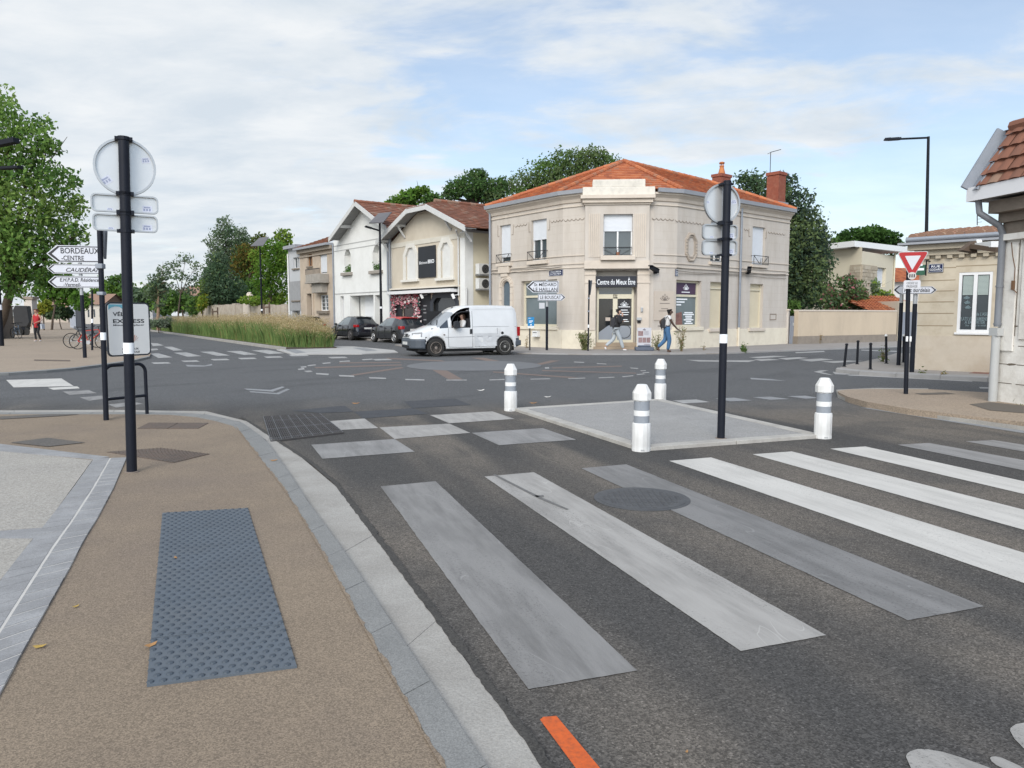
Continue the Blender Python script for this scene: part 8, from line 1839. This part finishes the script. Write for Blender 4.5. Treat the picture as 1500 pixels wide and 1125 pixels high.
G1=[leafmat('leaf_mid_green',(.080,.138,.038)),leafmat('leaf_deep_green',(.058,.108,.034)),leafmat('leaf_light_green',(.095,.165,.03))]
GD=[leafmat('leaf_dark',(.062,.100,.052)),leafmat('leaf_darker',(.046,.076,.043)),leafmat('leaf_olive',(.095,.128,.054))]
GBR=[leafmat('leaf_bright',(.10,.19,.028)),leafmat('leaf_bright_mid',(.07,.14,.024)),leafmat('leaf_yellow_green',(.14,.20,.035))]
GGR=[leafmat('leaf_grey_green',(.100,.135,.080)),leafmat('leaf_blue_green',(.075,.110,.068)),leafmat('leaf_sage',(.13,.165,.10))]
GPI=[leafmat('pine_green',(.050,.100,.026)),leafmat('pine_mid',(.062,.118,.03)),leafmat('pine_dark',(.032,.066,.02))]
GYE=[leafmat('leaf_gold',(.22,.21,.03)),leafmat('leaf_gold_green',(.14,.17,.03))]
gp_=lambda px,Y,z=.0:(at(px,470,Y)[0],Y,z)
# big tree, left edge
tree('leafy_tree',gp_(-14,47,.06),pb(46,[(-20,150,36,34),(10,185,30,40),(45,205,38,28),(70,215,22,14),(62,180,18,14),(-10,235,50,40),(40,250,42,30),(85,265,34,24),(20,300,60,38),(85,310,36,30),(110,300,20,16),(55,345,55,30),(108,345,24,20),(0,360,60,36),(55,385,46,24),(-30,320,50,60),(15,415,40,26),(100,372,22,14),(-60,250,50,90)]),17000,.15,[leafmat('ash_mid',(.10,.17,.042)),leafmat('ash_deep',(.066,.125,.034)),leafmat('ash_light',(.15,.22,.06))],'large leafy green tree rising out of the left edge of the photo',trunk=.28,limbs=12,rough=.6,edge=.35,aspect=.5)
# planting left
tree('garden_shrub',gp_(75,78),pb(78,[(70,425,20,18),(95,430,22,18),(60,405,18,14),(90,410,20,14),(118,440,14,16)]),2600,.22,G1+GBR[1:2],'round green garden shrubs beyond the woman in red','shrub',trunk=.1,limbs=3)
tree('golden_shrub',gp_(64,76),pb(75,[(60,452,9,8),(68,448,8,9)]),500,.2,GYE,'small golden yellow shrub behind the woman in red','shrub',trunk=.06,limbs=1)
tree('garden_hedge',gp_(90,80),pb(80,[(72,458,12,9),(85,457,12,10),(97,459,10,8)]),1200,.2,GD+GGR[:1],'dark low hedge beyond the woman in red','hedge',trunk=.05,limbs=1)
tree('street_tree',gp_(145,150),pb(150,[(160,430,24,24),(176,418,18,18),(145,440,16,20),(190,436,16,22)]),2000,.45,G1+GD[:1],'distant round green tree at the end of the left street',trunk=.25,limbs=3)
tree('street_tree',gp_(205,140),pb(140,[(205,440,22,18),(225,432,18,20),(245,440,20,18),(268,444,16,14)]),2200,.4,GGR+G1[:1],'distant grey green trees closing the left street',trunk=.25,limbs=3)
tree('sapling',gp_(232,72,.05),pb(72,[(228,415,12,14),(240,400,10,12),(222,430,12,10),(236,425,10,14),(232,447,8,8)]),900,.16,GGR+GD[2:],'slender staked young tree with tan trunk beside the left street',trunk=.16,limbs=5,trunkm=mat('tan_trunk',(.25,.17,.11),(.18,.12,.08),5,rough=.95))
tree('sapling',gp_(260,80,.05),pb(80,[(255,388,12,8),(272,378,14,9),(288,392,12,8),(262,404,16,8),(285,410,12,8),(275,425,14,10),(250,420,10,8)]),700,.15,GGR,'thin airy young tree with sparse grey leaves above the grass bed',trunk=.08,limbs=7,rough=.8)
tree('street_tree',gp_(270,95),pb(95,[(262,440,22,16),(240,450,16,12),(290,448,18,14)]),1700,.28,G1,'small green tree low behind the sparse young tree',trunk=.12,limbs=3)
# big trees behind the stone wall
tree('poplar_tree',gp_(330,92),pb(92,[(328,335,14,18),(322,360,20,22),(334,385,24,24),(326,412,28,24),(340,345,10,14),(352,350,12,18),(360,365,16,20),(314,385,14,16),(345,375,20,20),(308,410,16,20),(356,395,18,20)]),11500,.15,GGR+GD[:1],'tall dark grey green poplar behind the stone wall',trunk=.35,limbs=8,rough=.6)
tree('evergreen_tree',gp_(318,78),pb(78,[(318,405,18,22),(330,425,30,22),(310,430,16,20),(340,440,24,16),(322,385,12,16)]),4200,.17,GD+GGR[1:2],'dark evergreen tree standing just behind the stone wall',trunk=.25,limbs=5,rough=.5)
tree('russet_tree',gp_(362,88),pb(88,[(362,372,18,16),(352,390,16,16),(372,385,16,18),(380,352,12,10),(365,405,18,14)]),2600,.19,[leafmat('leaf_russet',(.10,.08,.022)),leafmat('leaf_olive_mid',(.07,.095,.024)),G1[1]],'olive and russet tree between the poplar and the bright green tree',trunk=.2,limbs=4,rough=.5)
tree('bright_tree',gp_(395,66,.05),pb(66,[(392,362,14,12),(380,375,16,10),(405,372,16,14),(395,392,24,14),(410,400,18,18),(384,410,16,14),(400,425,26,14),(420,440,22,10),(372,440,22,7),(395,445,20,10),(418,385,12,14),(408,362,10,8)]),9000,.11,GBR+G1[2:],'bright yellow green tree beside the narrow grey house',trunk=.13,limbs=9,rough=.55)
tree('garden_tree',gp_(345,82),pb(82,[(355,430,22,18),(372,425,16,16),(300,440,14,14),(305,420,14,14),(345,448,20,12),(340,430,20,16),(284,452,12,12),(414,350,14,14),(416,375,12,20)]),5200,.19,G1+GBR[2:],'mid green garden tree filling the space above the gate pillar',trunk=.2,limbs=5)
tree('golden_shrub',gp_(298,77),pb(77,[(298,440,7,12),(294,450,6,8)]),400,.16,GYE+GBR[2:],'yellow green conifer shrub at the left end of the stone wall','shrub',trunk=.06,limbs=1)
# trees behind the houses
tree('garden_tree',gp_(600,80),pb(75,[(590,295,18,10),(605,287,16,10),(618,280,12,7),(575,297,10,5),(632,292,14,10)]),1800,.20,GBR[1:2]+G1,'light green treetop above the ridge of the white house',trunk=.3,limbs=4,rough=.6)
tree('oak_tree',gp_(690,80),pb(78,[(668,278,18,14),(690,272,24,18),(712,278,22,18),(700,255,14,8),(725,290,18,14),(655,290,10,10),(735,272,10,14)]),6500,.15,GD[:1]+GD[2:]+G1[1:2],'dark green oak crown between the cream house and the corner building',trunk=.4,limbs=6)
tree('spreading_tree',gp_(840,85),pb(82,[(770,268,26,16),(800,250,28,18),(835,235,30,16),(870,228,24,12),(890,240,22,14),(760,285,18,10),(820,262,34,18),(860,250,30,18),(785,280,24,14),(745,275,10,8)]),9500,.15,[G1[0],leafmat('leaf_soft',(.075,.115,.040)),GD[2]],'wide spreading green treetop above the orange roof',trunk=.5,limbs=9,rough=.75)
tree('dark_conifer',gp_(1150,55),pb(54,[(1105,270,22,18),(1130,285,34,26),(1160,300,30,28),(1180,330,30,30),(1165,350,36,34),(1185,370,30,34),(1150,390,34,40),(1185,410,30,40),(1160,440,40,30),(1200,350,18,20),(1205,385,14,24),(1090,262,14,10),(1150,268,18,14),(1200,430,20,26)]),18000,.125,GD[:1]+[leafmat('leaf_dull',(.050,.078,.044)),leafmat('leaf_dull_grey',(.042,.062,.045))]+GD[2:],'massive dark conifer hedge tree right of the corner building',trunk=.4,limbs=9,rough=.95,edge=.35)
tree('umbrella_pine',gp_(1268,95),pb(95,[(1230,356,16,10),(1250,347,22,12),(1275,342,26,11),(1298,350,20,13),(1312,362,12,12),(1240,362,24,10),(1285,362,30,12)]),5200,.24,GPI,'domed umbrella pine behind the flat roofed house',trunk=.4,limbs=6,rough=.25)
tree('oleander_bush',gp_(1245,48),pb(47,[(1235,440,20,18),(1250,425,18,18),(1225,450,14,14),(1262,448,14,14),(1240,412,14,10),(1215,440,12,24),(1258,436,16,16)]),2600,.11,[GD[2],GD[0],GD[2],G1[1],GD[0],leafmat('oleander_pink',(.26,.10,.11)),GD[2]],'oleander bush with pink flowers leaning over the long wall','shrub',clump=0,trunk=.08,limbs=5)
tree('bamboo_shrub',gp_(1285,50),pb(50,[(1290,432,14,8),(1282,420,6,12),(1300,436,10,6)]),500,.12,GBR[2:]+GGR[2:],'pale feathery shrub in front of the stone clad wall','shrub',trunk=.04,limbs=3)
tree('palm_shrub',gp_(1165,46),pb(46,[(1162,450,10,9)]),260,.2,G1,'small green shrub above the grey garden gate','shrub',trunk=.04,limbs=1,aspect=.2)
# shrubs and weeds at the corner building
def weed(px,py0,py1,w,n,sz,cols,label,Yoff=-.25,name='weed',stems=9):
    b=Vector(g(px,py0,.05)); h=(py0-py1)*b.y/1100; ww=w*b.y/1100; root=empty(name,b,label,'plant')
    mb=MB(); pts=[]
    for k in range(stems):
        tx=RN.gauss(0,ww*.5); ty=RN.gauss(0,ww*.25); th_=h*RN.uniform(.5,1); p=b; 
        prev=b+Vector((RN.gauss(0,.04),RN.gauss(0,.04),0))
        for i in range(1,6):
            q=b+Vector((tx*(i/5)**1.3,ty*(i/5),th_*i/5)); mb.cyl(prev,q,.008,.006,4); prev=q; pts+= [(q+Vector((RN.gauss(0,.06),RN.gauss(0,.06),RN.gauss(0,.06)))) for _ in range(max(1,n//(stems*5)))]
    mb.build('stems',mat('dry_stem',(.20,.15,.08),rough=.95),root); P=np.array([tuple(p) for p in pts]); leaves(P,sz,cols,'foliage',root,NR.integers(0,len(cols),len(P)),.35,0,0,tuple(b))
DRY=[leafmat('dry_grass',(.22,.16,.08)),leafmat('weed_green',(.12,.15,.06)),leafmat('weed_olive',(.15,.15,.07))]
weed(856,513,487,11,700,.06,[DRY[1],DRY[2],leafmat('weed_pale',(.20,.20,.10))],'low grey green bush against the plinth left of the shop door',name='plinth_bush',stems=26); weed(962,513,488,6,160,.05,DRY[1:],'thin green weed between the poster stand and the walker'); weed(998,514.5,477,7,220,.05,DRY,'tall dry weed growing under the purple shop window',stems=12); weed(1090,515.5,505,5,150,.06,DRY[1:2]+G1[:2],'clump of green weeds at the kerb before the corner building',stems=12)
weed(771,510,491,5,60,.04,DRY[:1],'dry stalk against the plinth behind the van',stems=5); weed(1031,513,505,3,30,.04,DRY,'small dry weed at the foot of the right plinth',stems=4); weed(1294,532,509,4,110,.05,DRY[1:]+G1[:1],'green weed round the white topped post',stems=8)
weed(1362,542,535,8,60,.04,DRY,'dry tuft at the foot of the beige house left of the window',stems=8); weed(1398,544,537,9,80,.04,DRY,'dry tufts along the foot of the beige house under the window',stems=10); weed(1352,549,543,4,60,.05,DRY[2:]+GD[2:],'dark weed in the right kerb',stems=7); weed(1381,551,546,4,40,.05,DRY[:1]+DRY[2:],'dry weed in the right kerb below the window',stems=6); weed(1497,598,594,4,40,.03,DRY[1:],'small weeds at the foot of the white stone house',stems=6); weed(1200,503,485,4,50,.05,DRY[:1],'dry stalk against the long cream wall',stems=4)
# grass bed: one mass nobody could count
n=70000; L_=52.; t=L_*NR.random(n)**1.3; wv=NR.uniform(.12,1,n)*np.interp(t,[0,8],[2.2,3.4])
kd=np.array(KD); kn=np.array(KN); k0_=np.array(k0)
base=k0_+kd*(t[:,None]+.15)+kn*wv[:,None]; base[:,2]=.08
keep=~((t<1.2)&(wv<(1.2-t)*.9)); base=base[keep]; t=t[keep]; wv=wv[keep]; n=len(base)
def blades(base,h,wd,lean,mats,mi,name):
    n=len(base); a=NR.uniform(0,6.283,n); side=np.stack([np.cos(a),np.sin(a),0*a],1); la=NR.uniform(0,6.283,n); ld=np.stack([np.cos(la),np.sin(la),0*la],1)*(h*lean*NR.uniform(.2,1,n))[:,None]
    up=np.array([0,0,1.]); m1=base+up*(h*.55)[:,None]+ld*.35; tp=base+up*h[:,None]+ld
    V=np.stack([base-side*wd*.5,base+side*wd*.5,m1+side*wd*.45,tp,m1-side*wd*.45],1).reshape(-1,3)
    me=bpy.data.meshes.new(name); me.vertices.add(5*n); me.vertices.foreach_set('co',V.ravel()); me.loops.add(5*n); me.loops.foreach_set('vertex_index',np.arange(5*n)); me.polygons.add(n); me.polygons.foreach_set('loop_start',np.arange(0,5*n,5)); me.polygons.foreach_set('material_index',mi); me.update(calc_edges=True)
    for m in mats: me.materials.append(m)
    return me,tp
GRS=[leafmat('grass_green',(.145,.215,.075)),leafmat('grass_deep',(.108,.17,.06)),leafmat('grass_light',(.20,.24,.09)),leafmat('grass_straw',(.24,.19,.085)),leafmat('seed_tan',(.42,.335,.205)),leafmat('seed_brown',(.33,.255,.15))]
tallness=np.interp(t,[0,1.5,5,12,20,52],[.80,1.0,1.15,1.2,1.15,1.0])*(1+.10*np.sin(t*1.7+wv*2.1)+.06*np.sin(t*4.1+wv))
h=tallness*NR.uniform(.62,.98,n)
me,tp=blades(base,h,.019,.42,GRS,NR.choice(4,n,p=[.42,.30,.18,.10]),'ornamental_grass'); o=bpy.data.objects.new('ornamental_grass',me); COL.objects.link(o); o['kind']='stuff'; tag(o,'tall ornamental grass with green blades filling the planting bed','grass')
m_=90000; idx=NR.integers(0,n,m_); P=base[idx]+NR.normal(0,.12,(m_,3))*np.array([1,1,0]); hz_=tallness[idx]*(.66+.62*NR.random(m_)**1.15); P[:,2]=hz_; leaves(P,np.full(m_,.030),[GRS[4],GRS[5],GRS[3]],'grass_seed_heads',None,NR.integers(0,3,m_),.35,0,0); o=bpy.data.objects['grass_seed_heads']; o['kind']='stuff'; tag(o,'hazy tan seed heads above the ornamental grass','grass')
# second planting: silvery low bed further left on the same strip
for k,(x,y) in enumerate(((238,478),(250,477.5),(262,478.5),(228,479))): pass
tree('silver_shrub',gp_(232,66,.08),pb(66,[(225,474,14,6),(240,473,12,7),(250,472,10,7),(215,474,10,6)]),1200,.12,[leafmat('silver_leaf',(.20,.22,.17)),leafmat('silver_dark',(.12,.14,.10)),GGR[2]],'low silvery shrub at the far left end of the grass bed','shrub',trunk=.03,limbs=1)
# stakes
for px_,y0,y1,Y,lab in ((312,468,452,58,'short wooden stake pair with crossbar rising from the grass'),(387,475,445,52,'wooden tree stake beside the bright green tree')):
    b=Vector(gp_(px_,Y,.05)); root=empty('tree_stake',b,lab,'stake'); zt=at(px_,y1,Y)[2]; mb=MB(); mb.cyl(b,(b.x,b.y,zt),.06,.06,8); mb.cyl(b+Vector((.38,0,0)),(b.x+.38,b.y,zt+.1),.06,.06,8); mb.build('post',mat('stake_wood',(.14,.10,.075),(.10,.07,.05),5,rough=.9),root); mb=MB(); mb.beam((b.x-.05,b.y-.08,zt-.25),(b.x+.43,b.y-.08,zt-.22),.03,.12); mb.build('crossbar',MATS['stake_wood'],root)
# left edge: walls, pillar, cabinet, covered thing
mb=MB(); p=Vector(g(4,495.5,.06)); q=Vector(g(19,494.5,.06)); F5=Fr(p[:2],(q.x-p.x,q.y-p.y)); o=F5.rect(4,20,450,495); mb.box(o[0]-3,o[1],-.4,0,0,o[3],0,F5); mb.box(o[0]-3,o[1]+.05,-.45,.05,o[3]+.003,o[3]+.1,1,F5); tag(mb.build('stone_wall',[mat('grey_brown_stone',(.20,.16,.13),(.14,.115,.095),3,rough=.95,bump=.5),STONED],bevel=.02),'low grey brown stone wall end at the left edge','wall')
Y=64; pc=gp_(46,Y); root=empty('gate_pillar',pc,'pale stone gate pillar with flat cap behind the covered bicycle','pillar'); F6=Fr(pc[:2],(1,0)); o=F6.rect(40,51.5,439,486); mb=MB(); mb.box(o[0],o[1],-.35,.35,0,o[3],0,F6); mb.build('shaft',STONE,root); o2=F6.rect(38.5,52.5,434.5,439,0); mb=MB(); mb.box(o2[0],o2[1],-.45,.45,o[3]+.003,o2[3],0,F6); mb.build('cap',STONED,root,bevel=.03)
pc=g(31,491,.06); root=empty('covered_trailer',pc,'dark boxy trailer under a black cover by the bicycle at the left edge','trailer'); F7=Fr(pc[:2],(.95,.3)); o=F7.rect(20,43,448,478); mb=MB(); mb.prism([(o[0],.7),(o[1]-.2,.65),(o[1],1.0),(o[1]-.1,o[3]),(o[0]+.1,o[3]+.03),(o[0]-.05,o[3]-.3)],-.9,.0,0,lambda x,z,d:F7(x,d,z)); mb.build('cover',mat('black_tarp',(.018,.018,.02),(.03,.03,.032),3,rough=.6),root,bevel=.06); mb=MB()
for a in (o[0]+.25,o[1]-.35): mb.lathe(F7(a,-.1,.33),[(.33,-.04),(.33,.04)],18,axis='y')
mb.build('wheel',RUBBER,root); mb=MB(); mb.box(o[0],o[1]-.2,-.8,-.05,.45,.66,0,F7); mb.build('frame',BLACK,root)
Y=92; pc=gp_(106,Y); F8=Fr(pc[:2],(1,0)); o=F8.rect(101.5,110,438,466); mb=MB(); mb.box(o[0],o[1],-.6,0,0,o[3],0,F8); mb.box(o[0]-.05,o[1]+.05,-.65,.05,o[3]+.003,o[3]+.08,0,F8); mb.box(o[0]+.08,o[1]-.08,.0,.012,.3,o[3]-.15,1,F8); tag(mb.build('street_cabinet',[mat('cabinet_grey',(.34,.36,.40),rough=.6),mat('cabinet_door',(.29,.31,.35),rough=.6)],bevel=.02),'pale grey tall street cabinet far down the left pavement','cabinet')
o=F8.rect(111,120,440,463); mb=MB(); mb.box(o[0],o[1],-.6,0,0,o[3],0,F8); mb.box(o[0]-.06,o[1]+.06,-.7,.08,o[3]+.003,o[3]+.12,0,F8); tag(mb.build('bus_shelter_panel',mat('dark_panel',(.04,.045,.055),rough=.5)),'dark panel standing beside the pale street cabinet','panel')
# far street frontage on the left
for i,(x0,x1,y0,Y,c,lab) in enumerate(((118,152,446,135,(.50,.46,.40),'distant pale house low at the end of the left street'),(186,224,449,150,(.50,.50,.50),'distant white building with flat roof seen left of the saplings'),(60,100,450,160,(.42,.36,.30),'distant house behind the hedge at the far left'),(268,292,433,150,(.58,.57,.55),'distant white gable behind the sparse young tree'))):
    p=gp_((x0+x1)/2,Y); root=empty('distant_house',p,lab,'house','distant houses closing the left street'); F9=Fr(gp_(x0,Y)[:2],(1,0)); w=at(x1,460,Y)[0]-at(x0,460,Y)[0]; h=at(x0,y0,Y)[2]
    wn_=[(w*(k+.3)/4,w*(k+.6)/4,h*.35,h*.75) for k in range(4)]
    mb=MB(); wall(mb,F9,0,w,0,h,wn_,.2); mb.face([F9(w,0,0),F9(w,-8,0),F9(w,-8,h),F9(w,0,h)]); mb.face([F9(0,0,0),F9(0,0,h),F9(0,-8,h),F9(0,-8,0)]); mb.build('wall',mat('far_wall_%s'%'abcd'[i],c,rough=.95),root)
    mb=MB()
    for q in wn_: mb.box(q[0],q[1],-.22,-.15,q[2],q[3],0,F9)
    mb.build('windows',GLASS,root)
    mb=MB(); mb.face([F9(-.4,.5,h),F9(w+.4,.5,h),F9(w+.4,-4,h+2.),F9(-.4,-4,h+2.)]); mb.face([F9(-.4,-8.5,h),F9(-.4,-4,h+2.),F9(w+.4,-4,h+2.),F9(w+.4,-8.5,h)]); mb.face([F9(w,0,h),F9(w,-8,h),F9(w,-4,h+1.9)]); mb.face([F9(0,0,h),F9(0,-4,h+1.9),F9(0,-8,h)]); mb.build('roof',OTILES[3],root)
